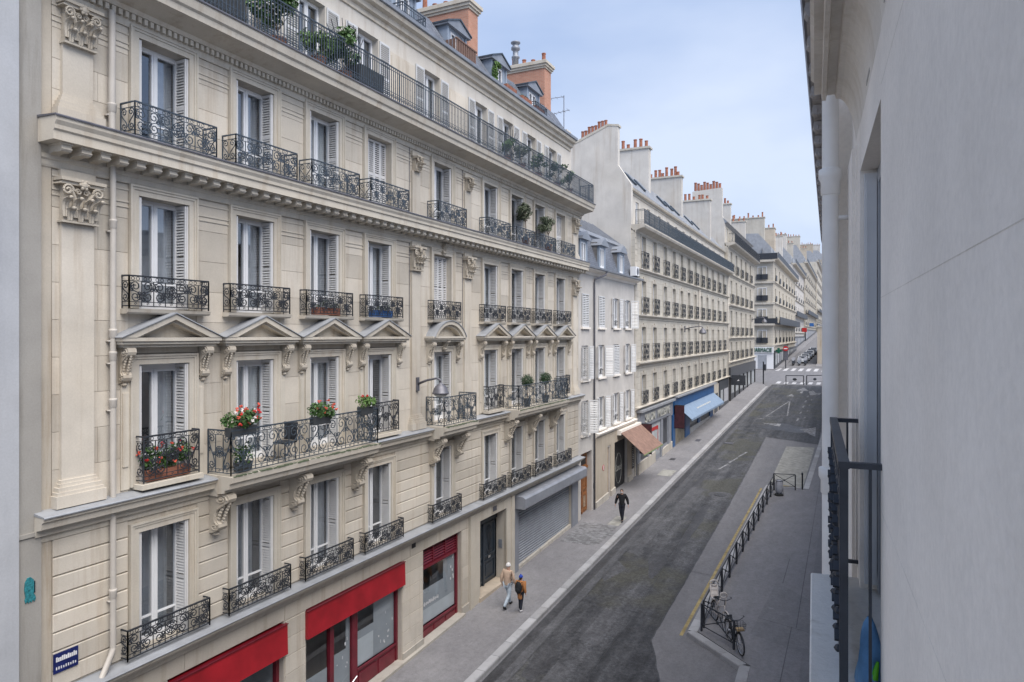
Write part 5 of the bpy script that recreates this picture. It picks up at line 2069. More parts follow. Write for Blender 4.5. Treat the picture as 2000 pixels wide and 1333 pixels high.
# shop signs and fronts under the long house
def shop_box(B, name, u0, u1, z0, z1, d, mat):
    mb = MB()
    mb.prism([(XF - .05, Z(z0)), (XF + d, Z(z0)), (XF + d, Z(z1)), (XF - .05, Z(z1) + .02)], u0, u1, 'y')
    return wpart(name, mb, mat, B)


f1 = shop_box(B3, 'fascia_board', 45.9, 55.7, -6.35, -5.30, .18, 'shop_grey')
wpart('fascia_ledge', MB().box(XF - .02, XF + .42, 45.7, 55.8, Z(-5.28), Z(-5.12)), 'zinc_pale', f1)
for wd_, yc in (('SALON', 48.5), ('MILLESIME', 52.6)):
    inst('lettering', text_mesh(wd_, .86, 'letter_pale', .03), (XF + .22, yc, Z(-5.86)), f1, ROT_FACE_X)
mb = MB().box(XF - .02, XF + .05, 45.6, 55.8, gz(45) - .3, Z(-6.35))
s3f = wpart('shop_front', mb, 'shop_grey', B3)
for a, b_, z0, z1, mt in ((46.6, 48.3, -8.6, -6.5, 'dark_shop'), (48.8, 51.9, -8.9, -6.6, 'shop_inside'), (53.0, 54.2, -8.4, -6.5, 'dark_shop')):
    wpart('pane', MB().box(XF + .05, XF + .065, a, b_, Z(z0), Z(z1)), mt, s3f)
for a, b_ in ((48.2, 48.6), (52.0, 52.6), (54.4, 55.2)):
    wpart('shop_pillar', MB().box(XF + .05, XF + .14, a, b_, gz(a), Z(-6.4)), 'shop_grey', s3f)
mb = MB()
for a, b_ in ((45.7, 50.3), (52.3, 55.7)):
    mb.add([(XF + .16, a, gz(a)), (XF + .16, b_, gz(b_)), (XF + .16, b_, Z(-8.55)), (XF + .16, a, Z(-8.75)), (XF, a, Z(-8.75)), (XF, b_, Z(-8.55)), (XF, a, gz(a)), (XF, b_, gz(b_))], [(0, 1, 2, 3), (3, 2, 5, 4), (0, 3, 4, 6), (1, 7, 5, 2)])
wpart('stall_riser', mb, 'ground_wall', s3f)
mb = MB().box(XF + .07, XF + .09, 49.3, 51.2, Z(-7.0), Z(-6.75)).box(XF + .07, XF + .09, 49.2, 49.32, Z(-9.0), Z(-6.75)).box(XF + .07, XF + .09, 51.2, 51.3, Z(-8.6), Z(-6.75))
wpart('red_banner', mb, 'sign_red', s3f)
for yy, z0, z1 in ((45.95, -8.0, -6.05), (56.3, -7.55, -5.75)):
    o = thing('shop_sign', 'dark maroon hanging shop sign beside the %s' % ('brown awning' if yy < 50 else 'blue shopfront'), 'sign', (XF + .1, yy, Z(z0)))
    wpart('sign_panel', MB().box(XF + .14, XF + .95, yy, yy + .16, Z(z0), Z(z1)), 'marquee_maroon', o)
    wpart('sign_rim', MB().box(XF + .12, XF + .97, yy + .03, yy + .13, Z(z1), Z(z1) + .05).box(XF + .12, XF + .97, yy + .03, yy + .13, Z(z0) - .05, Z(z0)).box(XF, XF + .14, yy + .05, yy + .1, Z(z1) - .3, Z(z1) - .24), 'iron', o)
f2 = shop_box(B3, 'fascia_board', 56.3, 74.6, -6.5, -5.15, .22, 'blue_paint')
wpart('fascia_ledge', MB().box(XF - .02, XF + .5, 56.2, 74.8, Z(-5.13), Z(-5.0)), 'zinc_pale', f2)
mb = MB()
p = [(XF + .25, 57.6, Z(-6.05)), (XF + .25, 74.2, Z(-6.05)), (XF + 1.3, 74.2, Z(-6.95)), (XF + 1.3, 57.6, Z(-6.95)), (XF + 1.3, 74.2, Z(-7.12)), (XF + 1.3, 57.6, Z(-7.12))]
mb.add(p, [(0, 1, 2, 3), (3, 2, 4, 5)])
p2 = [(a - .02, b_, c - .03) for a, b_, c in p]
mb.add(p2, [(3, 2, 1, 0), (5, 4, 2, 3)])
aw2 = wpart('awning_cloth', mb, 'awning_blue', f2)
M_ = Matrix.Translation((XF + .80, 66.0, Z(-6.51))) @ Matrix.Rotation(radians(40.6), 4, 'Y')
mb = MB()
for k in range(16):
    mb.boxm(M_ @ Matrix.Translation((0, -3.4 + k * .42, 0)), .13, (.2, .3, .12, .26)[k % 4], .02)
stuff(wpart('lettering', mb, 'letter_pale', aw2))
mb = MB().box(XF - .02, XF + .05, 56.0, 75, gz(55) - .3, Z(-6.5))
s4f = wpart('shop_front', mb, 'dark_shop', B3)
for a, b_ in ((55.9, 56.7), (60.6, 62.5), (66.4, 67.6), (72.6, 74.3)):
    wpart('shop_pillar', MB().box(XF + .04, XF + .16, a, b_, gz(a), Z(-6.5)), 'blue_paint', s4f)
mb = MB()
zz = gz(58)
while zz < Z(-6.6):
    mb.box(XF + .05, XF + .09, 56.7, 60.6, zz + .01, zz + .10)
    zz += .12
plain('shutter_brass', (.28, .25, .20), .5, .3, .3, 2)
wpart('roller_shutter', mb, 'shutter_brass', s4f)
for a, b_, mt in ((62.7, 66.2, 'shop_inside'), (67.9, 72.3, 'shop_inside')):
    wpart('pane', MB().box(XF + .06, XF + .08, a, b_, gz(a) + .9, Z(-6.6)), mt, s4f)
wpart('stall_riser', MB().box(XF + .04, XF + .17, 62.5, 72.6, gz(60), gz(66) + .55), 'zinc_pale', s4f)
mb = MB()
mb.box(XF - .02, XF + .10, 75.0, 78.2, gz(75) - .3, Z(-5.3))
wpart('entrance_pier', mb, 'stone_b3trim', B3)
wpart('door', MB().box(XF + .08, XF + .12, 75.4, 77.6, gz(76), Z(-6.3)), 'dark_shop', B3)
s5f = wpart('shop_front', MB().box(XF - .02, XF + .16, 78.4, 85.3, gz(78) - .3, Z(-5.15)), 'dark_shop', B3)
wpart('pane', MB().box(XF + .16, XF + .18, 81.5, 84.4, gz(82) + .6, Z(-6.2)), 'curtain_dark', s5f)
wpart('pane', MB().box(XF + .16, XF + .18, 79.2, 80.6, gz(82) + .4, Z(-6.2)), 'shop_inside', s5f)

# ---- fourth house
B4 = thing('apartment_building', 'stone apartment house with five bays and dark shop just before the crossroads', 'building', (XF, 98, gz(98)))
X0_, X1_ = W1 + .03, 111.5
C4 = [88.2, 92.5, 97.0, 101.6, 106.6]
F4 = [(-3.15, -.95), (-.2, 2.9), (3.8, 6.6), (7.5, 10.1)]
rl4 = railing_mesh(u_path(1.9, .2), 1.1, 'scroll', 'iron', .016, .45)
row_house(B4, XF, X0_, X1_, C4, F4, 1.5, 'stone_b4', 'stone_b3trim', gz(80), 10.6, [rl4] * 4,
          [(band_pts(-3.25, .34, .4), 'ground_cornice'), (band_pts(-.35, .3, .35), 'cornice'), (band_pts(3.62, .34, .4), 'cornice'), (band_pts(7.33, .26, .3), 'cornice')], seed=400)
cornice('balcony_slab', [(-.02, 10.4), (.06, 10.42), (.10, 10.6), (.55, 10.72), (.75, 10.8), (.85, 10.95), (-.4, 11.0)], 'stone_b3trim', X0_, X1_ + .4, XF, B4)
inst('railing', railing_mesh([(-.7, 0), (.0, 0), (.0, X1_ - X0_)], 1.1, 'bars', 'iron'), (XF + .78, X0_ + .1, Z(11.0)), B4)
mb = MB()
ops = [(c - .5, c + .5, Z(11.1), Z(13.0)) for c in C4]
facade(mb, XF - .5, X0_, X1_, Z(10.6), Z(13.5), ops, .2)
wpart('attic_wall', mb, 'stone_b4', B4)
for c in C4:
    wd = inst('window', frame_mesh(1.0, 1.9, .16, 0), (XF - .5, c, Z(11.1)), B4)
    for s in (-1, 1):
        inst('pane', pane_mesh(1.0, 1.9, .16, s), (XF - .5, c, Z(11.1)), wd)
    inst('room_behind', room_mesh(1.0, 1.9, .16), (XF - .5, c, Z(11.1)), wd)
mb = MB()
mb.prism([(XF - .1, Z(13.5)), (XF - .3, Z(13.7)), (XF - 3.0, Z(16.3)), (XF - 8.5, Z(16.5)), (XF - 8.5, Z(10)), (XF - .5, Z(13.2))], X0_, X1_, 'y')
wpart('roof', mb, 'zinc', B4)
mb = MB()
mb.prism([(-13.2, Z(6)), (-13.2, Z(13.4)), (-13.5, Z(14.3)), (-13.5, Z(17.6)), (-17.0, Z(17.4)), (-17.0, Z(6))], X0_ - .02, X0_ + .7, 'y')
pw4 = wpart('party_wall', mb, 'render_gable', B4)
for k in range(9):
    inst('chimney_pot', pot, (-13.8 - k * .36, X0_ + .35, Z(17.55)), pw4, scale=(1.5, 1.5, (.9, 1.2, 1.4)[k % 3]))
stack(B4, 97.0, -17.0, -14.2, 17.6, 6, 13)
stack(B4, 110.4, -17.5, -14.0, 17.2, 5, 9)
s6 = shop_box(B4, 'fascia_board', 86.0, 111.0, -5.2, -3.95, .25, 'dark_shop')
mb = MB()
for u in (86.2, 90, 94, 98, 102, 106, 110.6):
    mb.box(XF - .02, XF + .2, u, u + .5, gz(86) - .3, Z(-5.2))
wpart('shop_pillar', mb, 'black_shop', s6)
wpart('pane', MB().box(XF - .02, XF + .06, 86.3, 110.8, gz(98) + .2, Z(-5.2)), 'shop_inside', s6)
wpart('stall_riser', MB().box(XF - .02, XF + .12, 86.3, 110.8, gz(84), gz(98) + .5), 'dark_shop', s6)
hs = thing('shop_sign', 'square dark hanging sign with a white mark over the last shop', 'sign', (XF + .1, 87.0, Z(-6)))
wpart('sign_panel', MB().box(XF + .15, XF + 1.8, 87.0, 87.25, Z(-6.1), Z(-4.9)), 'dark_shop', hs)
wpart('emblem', MB().prism([(XF + .8, Z(-5.6)), (XF + 1.1, Z(-5.55)), (XF + 1.02, Z(-5.38)), (XF + .92, Z(-5.48))], 86.985, 86.999, 'y'), 'letter_white', hs)

# ================================================================== beyond the crossroads
def far_house(name, label, u0, u1, n_, zg, floors, h_, w_, wall, x=XF, roof_h=2.6, side=False, stacks=2, topbalc=True):
    B = thing(name, label, 'building', (x, (u0 + u1) / 2, gz(u0)), 'houses beyond the crossroads')
    cols = [u0 + (u1 - u0) * (i + .5) / n_ for i in range(n_)]
    fl = [(zg + 4.6 + k * h_ + .2, zg + 4.6 + k * h_ + 2.6) for k in range(floors)]
    zt = zg + 4.6 + floors * h_
    rr = cached(('farrail', w_), lambda: MB().box(0, .2, -w_ / 2 - .2, w_ / 2 + .2, 0, .06).box(.14, .2, -w_ / 2 - .2, w_ / 2 + .2, .06, 1.0).mesh('railing', 'iron'))
    row_house(B, x, u0, u1, cols, fl, w_, wall, 'stone_b3trim', gz(u0) - 1, zt, [rr] * floors,
              [(band_pts(zg + 4.5, .4, .5), 'cornice')] + [(band_pts(zg + 4.5 + k * h_, .28, .35), 'cornice') for k in range(1, floors)], simple=True)
    cornice('balcony_slab', [(-.02, zt - .2), (.8, zt), (.9, zt + .25), (-.4, zt + .3)], 'stone_b3trim', u0 - .1, u1, x, B)
    if topbalc:
        mb = MB()
        mb.box(x + .78, x + .84, u0, u1 - .4, Z(zt + .3), Z(zt + 1.35))
        wpart('railing', mb, 'iron', B)
        mb = MB().box(x + .3, x + 1.2, u0, u1 - .3, Z(zg + 4.6 + h_ * 1 - .25), Z(zg + 4.6 + h_)).box(x + 1.1, x + 1.17, u0, u1 - .3, Z(zg + 4.6 + h_), Z(zg + 5.7 + h_))
        wpart('balcony', mb, 'iron', B)
    mb = MB()
    mb.prism([(x - .4, Z(zt)), (x - .4, Z(zt + 2.3)), (x - 2.6, Z(zt + 2.3 + roof_h)), (x - 8, Z(zt + 2.5 + roof_h)), (x - 8, Z(zt))], u0, u1, 'y')
    wpart('roof', mb, 'zinc_pale', B)
    mb = MB()
    for c in cols:
        mb.box(x - .42, x - .38, c - .5, c + .5, Z(zt + .4), Z(zt + 2.1))
    wpart('attic_window', mb, 'dark_shop', B)
    for k in range(stacks):
        stack(B, u0 + (u1 - u0) * (k + .02) / stacks, x - 8 - k, x - 1.6, zt + 5.2 + roof_h + .8 * k, 8, zt, ('render_beige', 'render_gable', 'stone_far')[(k + int(u0)) % 3], 1.0 + 1.5 * ((k + int(u0)) % 2))
    wpart('shop_front', MB().box(x - .05, x + .3, u0, u1 - .2, gz(u0) - .5, Z(zg + 3.4)), 'dark_shop', B)
    for k in range(n_ * 2):
        uu = u0 + (u1 - u0) * (k + .15) / (n_ * 2)
        wpart('shop_window', MB().box(x + .3, x + .33, uu, uu + (u1 - u0) / n_ * .36, gz(uu) + .8, Z(zg + 2.9)), ('shop_inside', 'curtain_dark', 'shop_grey')[k % 3], B)
    return B, zt


B5, zt5 = far_house('corner_building', 'pale corner house with the pharmacy sign across the junction', 134.0, 193, 7, gz(134) - H, 4, 3.85, 1.8, 'stone_b4', XF + .7, stacks=3)
XC = XF + .7
mb = MB()
yF = 133.8
cols5 = [-14.0, -18.0, -22.0]
zg5 = gz(134) - H
# the face that looks back down the street
mb.box(XC - 12, XC - .001, yF, yF + .5, gz(134) - 1, Z(zt5))
mb.prism([(XC - 12, Z(zt5)), (XC - .5, Z(zt5)), (XC - .5, Z(zt5 + 2.3)), (XC - 12, Z(zt5 + 2.3))], yF + .5, yF + 1, 'y')
wpart('front_wall', mb, 'stone_b5', B5)
for k in range(5):
    for c in cols5[:2]:
        za = zg5 + 4.8 + k * 3.85 if k < 4 else zt5 + .35
        yy = yF - .02 if k < 4 else yF + .48
        wd = inst('window', frame_mesh(1.6, 2.4 if k < 4 else 1.8, .02, 0), (c, yy, Z(za)), B5, (0, 0, -pi / 2))
        mb = MB().box(c - .68, c + .68, yy - .015, yy - .005, Z(za + .1), Z(za + (2.3 if k < 4 else 1.7)))
        wpart('pane', mb, 'dark_shop', wd)
        if k < 4:
            wpart('railing', MB().box(c - 1.0, c + 1.0, yF - .3, yF - .25, Z(za), Z(za + 1.0)), 'iron', B5)
mb = MB()
for k in range(5):
    z_ = zg5 + 4.5 + k * 3.85
    mb.box(XC - 12, XC + .3, yF - (.3 if k not in (1, 4) else .8), yF, Z(z_ - .35), Z(z_))
wpart('cornice', mb, 'stone_b3trim', B5)
wpart('railing', MB().box(XC - 12, XC + .8, yF - .75, yF - .7, Z(zt5), Z(zt5 + 1.1)).box(XC - 12, XC + .8, yF - .75, yF - .7, Z(zg5 + 8.25), Z(zg5 + 9.3)), 'iron', B5)
wpart('sign_board', MB().box(-18.5, XC + .1, yF - .35, yF - .05, Z(zg5 + 3.0), Z(zg5 + 4.1)), 'letter_white', B5)
me = text_mesh('PHARMACIE', 1.15, 'pharmacy_green', .08)
wtx = max(v.co.x for v in me.vertices) - min(v.co.x for v in me.vertices)
inst('lettering', me, (-14.15, yF - .42, Z(zg5 + 3.52)), B5, (pi / 2, 0, 0), (3.7 / wtx, 1, 1))
mb = MB().box(-18.5, XC + .05, yF - .12, yF - .0, gz(133), Z(zg5 + 3.0))
wpart('shop_front', mb, 'white_paint', B5)
wpart('roller_shutter', MB().box(-14.7, -13.2, yF - .2, yF - .12, gz(133), Z(zg5 + 2.6)), 'steel_blue', B5)
gc = thing('pharmacy_cross', 'green cross sign projecting at the pharmacy corner', 'sign', (XC + .5, 135, Z(zg5 + 3.4)))
wpart('cross', MB().box(XC + .3, XC + 1.3, 135, 135.2, Z(zg5 + 3.2), Z(zg5 + 3.6)).box(XC + .6, XC + 1.0, 134.98, 135.22, Z(zg5 + 2.9), Z(zg5 + 3.9)), 'pharmacy_green', gc)

far_house('apartment_building', 'first stone house above the pharmacy corner with dark balconies', 193.2, 245, 5, gz(200) - H, 4, 4.4, 2.1, 'render_white', stacks=2)
far_house('apartment_building', 'second stone house above the pharmacy corner', 245.2, 330, 7, gz(262) - H, 5, 4.1, 2.4, 'stone_b4', XF + .3, 3.6, stacks=2)
far_house('apartment_building', 'tall far stone house third above the pharmacy', 330.2, 400, 6, gz(345) - H, 6, 4.3, 2.6, 'stone_far', XF + .8, stacks=1)
far_house('apartment_building', 'farthest stone house closing the street view', 400.2, 520, 8, gz(420) - H, 7, 4.4, 2.8, 'stone_b4', XF + 1.4, stacks=2)
# low beige wall on the right of the far street
fw = thing('boundary_wall', 'rough beige stone wall at the right corner beyond the junction', 'wall', (-3, 150, gz(150)))
mb = MB().box(-5.3, 12, 148, 190, gz(148) - 1, gz(150) + 7.2)
wpart('wall', mb, 'stone_ochre', fw)
wpart('coping', MB().box(-5.45, 12.1, 147.85, 190.1, gz(150) + 7.2, gz(150) + 7.5), 'stone_far', fw)
# ================================================================== RIGHT SIDE: the house the picture is taken from
DR = atan(655 / 1353.0) - atan(590 / 1353.0)
RB = thing('apartment_building', 'white stone house wall close on the right with a black window railing', 'building', (0, 0, 0), None, DR)
A = .258


def rp_(name, mb, mat, parent=RB, smooth=False):
    return wpart(name, mb, mat, parent, smooth)


WT = Z(4.0)
mb = MB()
mb.box(A, 1.2, -8, 3.30, -.5, WT)
mb.box(A, 1.2, 4.73, 5.95, -.5, WT)
mb.box(A + .001, 1.2, 3.30, 4.73, Z(1.0), WT)
mb.box(A + .001, 1.2, 3.30, 4.73, -.5, Z(-1.55))
rp_('wall', mb, 'stone_white')
mb = MB()
mb.box(A - .012, A + .03, 4.98, 5.06, Z(-1.5), Z(1.22))
mb.box(A - .03, A + .03, 5.06, 5.9, Z(-8), Z(1.22))
rp_('pilaster_strip', mb, 'stone_white')
# hairline stone joints: thin strips in a slightly darker stone colour
mb = MB()
for k, zz in enumerate((.155, 1.05, -.74)):
    mb.box(A - .0006, A + .002, 1.0, 3.29, Z(zz), Z(zz + .0018))
rp_('stone_joint', mb, 'stone_cove')
# window in the recess
mb = MB()
mb.box(A + .09, A + .15, 4.60, 4.72, Z(-1.53), Z(.99))
mb.box(A + .09, A + .15, 3.31, 3.43, Z(-1.53), Z(.99))
mb.box(A + .09, A + .15, 3.43, 4.60, Z(.90), Z(.99))
mb.box(A + .10, A + .145, 3.97, 4.06, Z(-1.53), Z(.90))
mb.box(A + .10, A + .145, 3.43, 4.60, Z(-1.53), Z(-1.40))
rw = rp_('window', mb, 'zinc_pale')
rp_('pane', MB().quad((A + .12, 3.97, Z(-1.4)), (A + .12, 3.43, Z(-1.4)), (A + .12, 3.43, Z(.90)), (A + .12, 3.97, Z(.90))), 'glass', rw)
rp_('pane', MB().quad((A + .12, 4.60, Z(-1.4)), (A + .12, 4.06, Z(-1.4)), (A + .12, 4.06, Z(.90)), (A + .12, 4.60, Z(.90))), 'glass', rw)
rp_('room_behind', MB().box(1.19, 1.195, 3.3, 4.73, Z(-1.6), Z(1.05)), 'interior', rw)
mb = MB()
mb.box(A + .02, A + .09, 4.67, 4.725, Z(-1.5), Z(.97))
mb.box(A + .03, A + .085, 4.655, 4.67, Z(-1.45), Z(.93))
rp_('shutter', mb, 'shutter_white', rw)
# stone ledge under the window
mb = MB()
mb.prism([(-.02, Z(-1.62)), (-.02, Z(-1.56)), (-.012, Z(-1.552)), (A + .12, Z(-1.545)), (A + .12, Z(-2.1)), (.10, Z(-2.1)), (.05, Z(-1.85)), (.0, Z(-1.72))], 1.6, 4.92, 'y')
rp_('window_ledge', mb, 'ledge_stone')
# railing of the near window
mb = MB()
b0, ya, yb = .115, 3.25, 4.93
for (x_, y_, r_) in ((b0, ya, .017), (b0, yb, .017)):
    mb.box(x_ - r_, x_ + r_, y_ - r_, y_ + r_, Z(-1.55), Z(-.56))
mb.box(b0 - .022, b0 + .022, ya - .02, yb + .02, Z(-.565), Z(-.535))
mb.box(b0 + .022, A, ya - .018, ya + .018, Z(-.562), Z(-.538))
mb.box(b0 + .022, A, yb - .018, yb + .018, Z(-.562), Z(-.538))
mb.box(b0 + .017, A, yb - .012, yb + .012, Z(-1.46), Z(-1.44))
mb.box(b0 + .10 - .006, b0 + .10 + .006, ya - .006, ya + .006, Z(-1.55), Z(-.56))
mb.box(b0 + .08 - .006, b0 + .08 + .006, yb - .006, yb + .006, Z(-1.46), Z(-.56))
mb.box(b0 - .01, b0 + .01, ya, yb, Z(-1.45), Z(-1.425))
mb.box(b0 - .01, b0 + .01, ya, yb, Z(-.70), Z(-.685))
nr = rp_('railing', mb, 'iron')
mb = MB()
n_ = 7
for i in range(n_):
    a0, a1 = ya + (yb - ya) * i / n_, ya + (yb - ya) * (i + 1) / n_
    mb.box(b0 - .007, b0 + .007, a1 - .007, a1 + .007, Z(-1.45), Z(-.6))
    for sgn in (-1, 1):
        mb.tube([(b0 + sgn * .004, p[0], Z(-1.42) + p[1]) for p in s_scroll(a0 + .01, a1 - .01, 0, .72, (i % 2 == 0))], .011, 5)
    mb.tube([(b0, p[0], Z(-.645) + p[1]) for p in circle((a0 + a1) / 2, 0, .036, 10)], .008, 4, True)
    for q in range(5):
        mb.ball((b0 - .018, a0 + (a1 - a0) * (.2 + .15 * q), Z(-1.35 + .15 * q)), .020, .026, .016, 6, 4)
        mb.boxm(Matrix.Translation((b0 - .02, a0 + (a1 - a0) * (.25 + .13 * q), Z(-1.30 + .14 * q))) @ Matrix.Rotation(.6, 4, 'X'), .03, .05, .012)
rp_('scrollwork', mb, 'iron', nr)
# balcony of the storey above with its cove
cove = [(0.0, 1.647), (.045, 1.647), (.05, 1.60), (.074, 1.60), (.08, 1.635), (.13, 1.635), (.137, 1.605), (.145, 1.605)]
for k in range(1, 9):
    t = k / 8 * pi / 2
    cove.append((.145 + (A + .004 - .145) * sin(t), 1.2 + .405 * cos(t)))
cove += [(A + .3, 1.2), (A + .3, 2.4), (-.02, 2.4), (-.02, 1.75), (0, 1.73)]
r_c = None
for k in range(9):
    y0_, y1_ = -3.6 + k * .98, -3.6 + (k + 1) * .98 - .004
    y1_ = min(y1_, 5.2)
    if y0_ < 5.2:
        me_ = MB()
        me_.prism([(a, Z(b_)) for a, b_ in cove], y0_, y1_, 'y')
        rp_('cove_stone', me_, 'stone_cove')
rp_('end_wall', MB().box(.150, 1.0, 5.74, 6.04, -.4, Z(1.95)), 'stone_white')
rp_('wall_slot_shade', MB().box(A - .004, A + .06, 2.95, 3.12, Z(1.32), Z(1.42)), 'stone_grey')  # flush grey blocks; the shade of the wall notches is in their colour
rp_('wall_slot_shade', MB().box(A - .004, A + .06, 3.9, 4.12, Z(1.32), Z(1.42)), 'stone_grey')
mb = MB()
mb.tube([(.11, 5.6, -.3), (.11, 5.6, Z(1.75))], .058, 16, False, False)
for zz in (1.12, -1.07):
    mb.lathe([(.058, -.10), (.066, -.09), (.066, .0), (.080, .03), (.080, .09), (.058, .10)], 16, (.11, 5.6, Z(zz)))
mb.box(.11, A, 5.58, 5.62, Z(.84), Z(.87))
rp_('downpipe', mb, 'pipe_white', RB, True)
# things on the sill
rl = lambda v: (v[0] * cos(DR) - v[1] * sin(DR), v[0] * sin(DR) + v[1] * cos(DR), v[2])
cl = thing('blue_cloth', 'crumpled blue cloth bag on the window ledge behind the black railing', 'cloth', rl((.225, 3.42, Z(-1.54))))
mb = MB()
rc = random.Random(4)
nU, nV = 12, 10
vs, fs = [], []
for i in range(nU + 1):
    for j in range(nV):
        a = 2 * pi * j / nV
        t = i / nU
        rad = (.075 * (1 - t) ** .6 + .012) * (1 + .22 * sin(3 * a + 5 * t) + .1 * sin(7 * a))
        vs.append((.225 + rad * .75 * cos(a), 3.42 + rad * 1.3 * sin(a), Z(-1.54) + .30 * t - .05 * cos(2 * a) * (1 - t)))
for i in range(nU):
    for j in range(nV):
        fs.append((i * nV + j, i * nV + (j + 1) % nV, (i + 1) * nV + (j + 1) % nV, (i + 1) * nV + j))
mb.add([rl(v) for v in vs], fs)
wpart('cloth_folds', mb, 'towel_blue', cl, True)
gl = thing('green_toy', 'bright green plastic piece beside the blue cloth on the ledge', 'object', rl((.25, 3.36, Z(-1.54))))
mb = MB()
mb.tube([rl((.215, 3.33, Z(-1.53))), rl((.235, 3.335, Z(-1.47))), rl((.25, 3.34, Z(-1.40)))], [.012, .018, .006], 7)
wpart('grip', mb, 'plastic_green', gl, True)

# ---- the next house on the right, of which only the roof cornice shows past the pipe
DR2 = atan(655 / 1353.0) - atan(619.5 / 1353.0)
RC = thing('apartment_building', 'house on the right seen only by its dark dentilled roof cornice', 'building', (0, 0, 0), None, DR2)
mb = MB()
ops = []
mb.box(.42, 10, 6.1, 33.4, -.5, Z(3.9))
wpart('wall', mb, 'stone_white', RC)
mb = MB()
mb.prism([(.43, Z(3.25)), (.36, Z(3.27)), (.26, Z(3.50)), (.02, Z(3.55)), (-.02, Z(3.72)), (-.25, Z(3.80)), (-.265, Z(4.02)), (.43, Z(4.1))], 6.1, 33.4, 'y')
rc1 = wpart('roof_cornice', mb, 'stone_dark', RC)
wpart('gutter', MB().prism([(-.24, Z(4.03)), (-.30, Z(4.04)), (-.33, Z(4.18)), (-.27, Z(4.20)), (.4, Z(4.3)), (.4, Z(4.1))], 6.0, 33.5, 'y'), 'lead_grey', RC)
def rmod():
    mb = MB()
    mb.prism([(0, 0), (-.30, .0), (-.32, -.07), (-.27, -.16), (-.18, -.15), (-.09, -.22), (0, -.26)], -.12, .12, 'y')
    mb.ball((-.24, 0, -.10), .09, .14, .08, 8, 5)
    return mb.mesh('modillion', 'stone_dark')
me = rmod()
for k in range(28):
    yy = 6.7 + k * .96
    o = link(bpy.data.objects.new('modillion', me))
    o.parent = RC
    o.location = (.06, yy, Z(3.75))
# windows of that house, mirrored in the panes opposite
fm = frame_mesh(1.2, 2.2, .02, 0)
gm = cached('rpane', lambda: MB().box(.004, .016, -.56, .56, .06, 2.14).mesh('pane', 'dark_shop'))
for zf in (-6.2, -2.9, .5):
    for k in range(10):
        yy = 7.8 + k * 2.6
        o = link(bpy.data.objects.new('window', fm))
        o.parent = RC
        o.location = (.41, yy, Z(zf))
        o.rotation_euler = (0, 0, pi)
        g = link(bpy.data.objects.new('pane', gm))
        g.parent = o
RD = thing('apartment_building', 'plain house added unseen behind the pipe, its height set for the light on the pavements', 'building', (0, 0, 0), None, DR2)
wpart('wall', MB().box(.6, 10, 33.6, 106, -.5, Z(-.4)), 'stone_white', RD)  # unseen house put in for reflections and light; height set by pavement brightness

for zf in (-6.3, -3.4):
    for k in range(22):
        o = link(bpy.data.objects.new('window', fm))
        o.parent = RD
        o.location = (.59, 35.6 + k * 3.2, Z(zf))
        o.rotation_euler = (0, 0, pi)
        g = link(bpy.data.objects.new('pane', gm))
        g.parent = o
wpart('roof_cornice', MB().prism([(.62, Z(-.9)), (.5, Z(-.88)), (.42, Z(-.65)), (.2, Z(-.55)), (.15, Z(-.3)), (.62, Z(-.25))], 33.55, 106, 'y'), 'stone_far', RD)
wpart('roof', MB().prism([(.2, Z(-.28)), (1.8, Z(1.0)), (6, Z(1.2)), (10, Z(-.5)), (.6, Z(-.5))], 33.7, 105.9, 'y'), 'zinc', RD)


# ================================================================== street lamps on the facades
def wall_lamp(label, u, z, proj=1.0, s=1.0, x=XF + .09):
    o = thing('wall_lamp', label, 'lamp', (x, u, Z(z)), 'bracket street lamps on the house fronts')
    mb = MB()
    mb.box(x - .01, x + .07 * s, u - .07 * s, u + .07 * s, Z(z - .42 * s), Z(z + .12 * s))
    wpart('wall_plate', mb, 'lead_grey', o)
    mb = MB()
    pts = [(x + .03, u, Z(z - .14 * s)), (x + proj * .45, u, Z(z + .02 * s)), (x + proj * .85, u, Z(z + .10 * s)), (x + proj, u, Z(z + .06 * s)), (x + proj * 1.03, u, Z(z - .05 * s))]
    mb.tube(pts, [.05 * s, .045 * s, .04 * s, .045 * s, .04 * s], 8)
    wpart('arm', mb, 'lead_grey', o, True)
    mb = MB()
    c = (x + proj * 1.03, u, Z(z - .44 * s))
    mb.lathe([(.02 * s, .40 * s), (.06 * s, .37 * s), (.09 * s, .33 * s), (.20 * s, .25 * s), (.27 * s, .14 * s), (.30 * s, .02 * s), (.325 * s, .0), (.325 * s, -.05 * s), (.28 * s, -.05 * s), (.26 * s, .0)], 20, c)
    wpart('shade', mb, 'lead_grey', o, True)
    mb = MB()
    mb.lathe([(.27 * s, -.045 * s), (.25 * s, -.10 * s), (.18 * s, -.15 * s), (.05 * s, -.17 * s)], 16, c)
    wpart('diffuser', mb, 'letter_pale', o, True)


wall_lamp('grey domed street lamp on a bracket between the cream balconies', 19.1, -1.50, .88, .84)
wall_lamp('dark bracket lamp on the long stone house above the blue shop', 60.6, .62, 1.5, 1.0)
wall_lamp('small dark bracket lamp on the last house before the crossroads', 107.6, 2.4, 1.7, 1.2)


# ================================================================== barriers and street furniture
def barrier_mesh(L, h=.95):
    def f():
        mb = MB()
        for s in (0, L):
            mb.tube([(0, s, -.05), (0, s, h)], .04, 6)
        mb.tube([(0, 0, h), (0, L, h)], .024, 6)
        mb.tube([(0, 0, .2), (0, L, .2)], .018, 6)
        mb.tube([(0, 0, .2), (0, L, h)], .019, 5)
        mb.tube([(0, L, .2), (0, 0, h)], .019, 5)
        mb.ball((0, L / 2, (h + .2) / 2), .04, .06, .06, 7, 5)
        return mb.mesh('street_barrier', 'iron')
    return cached(('barrier', L, h), f)


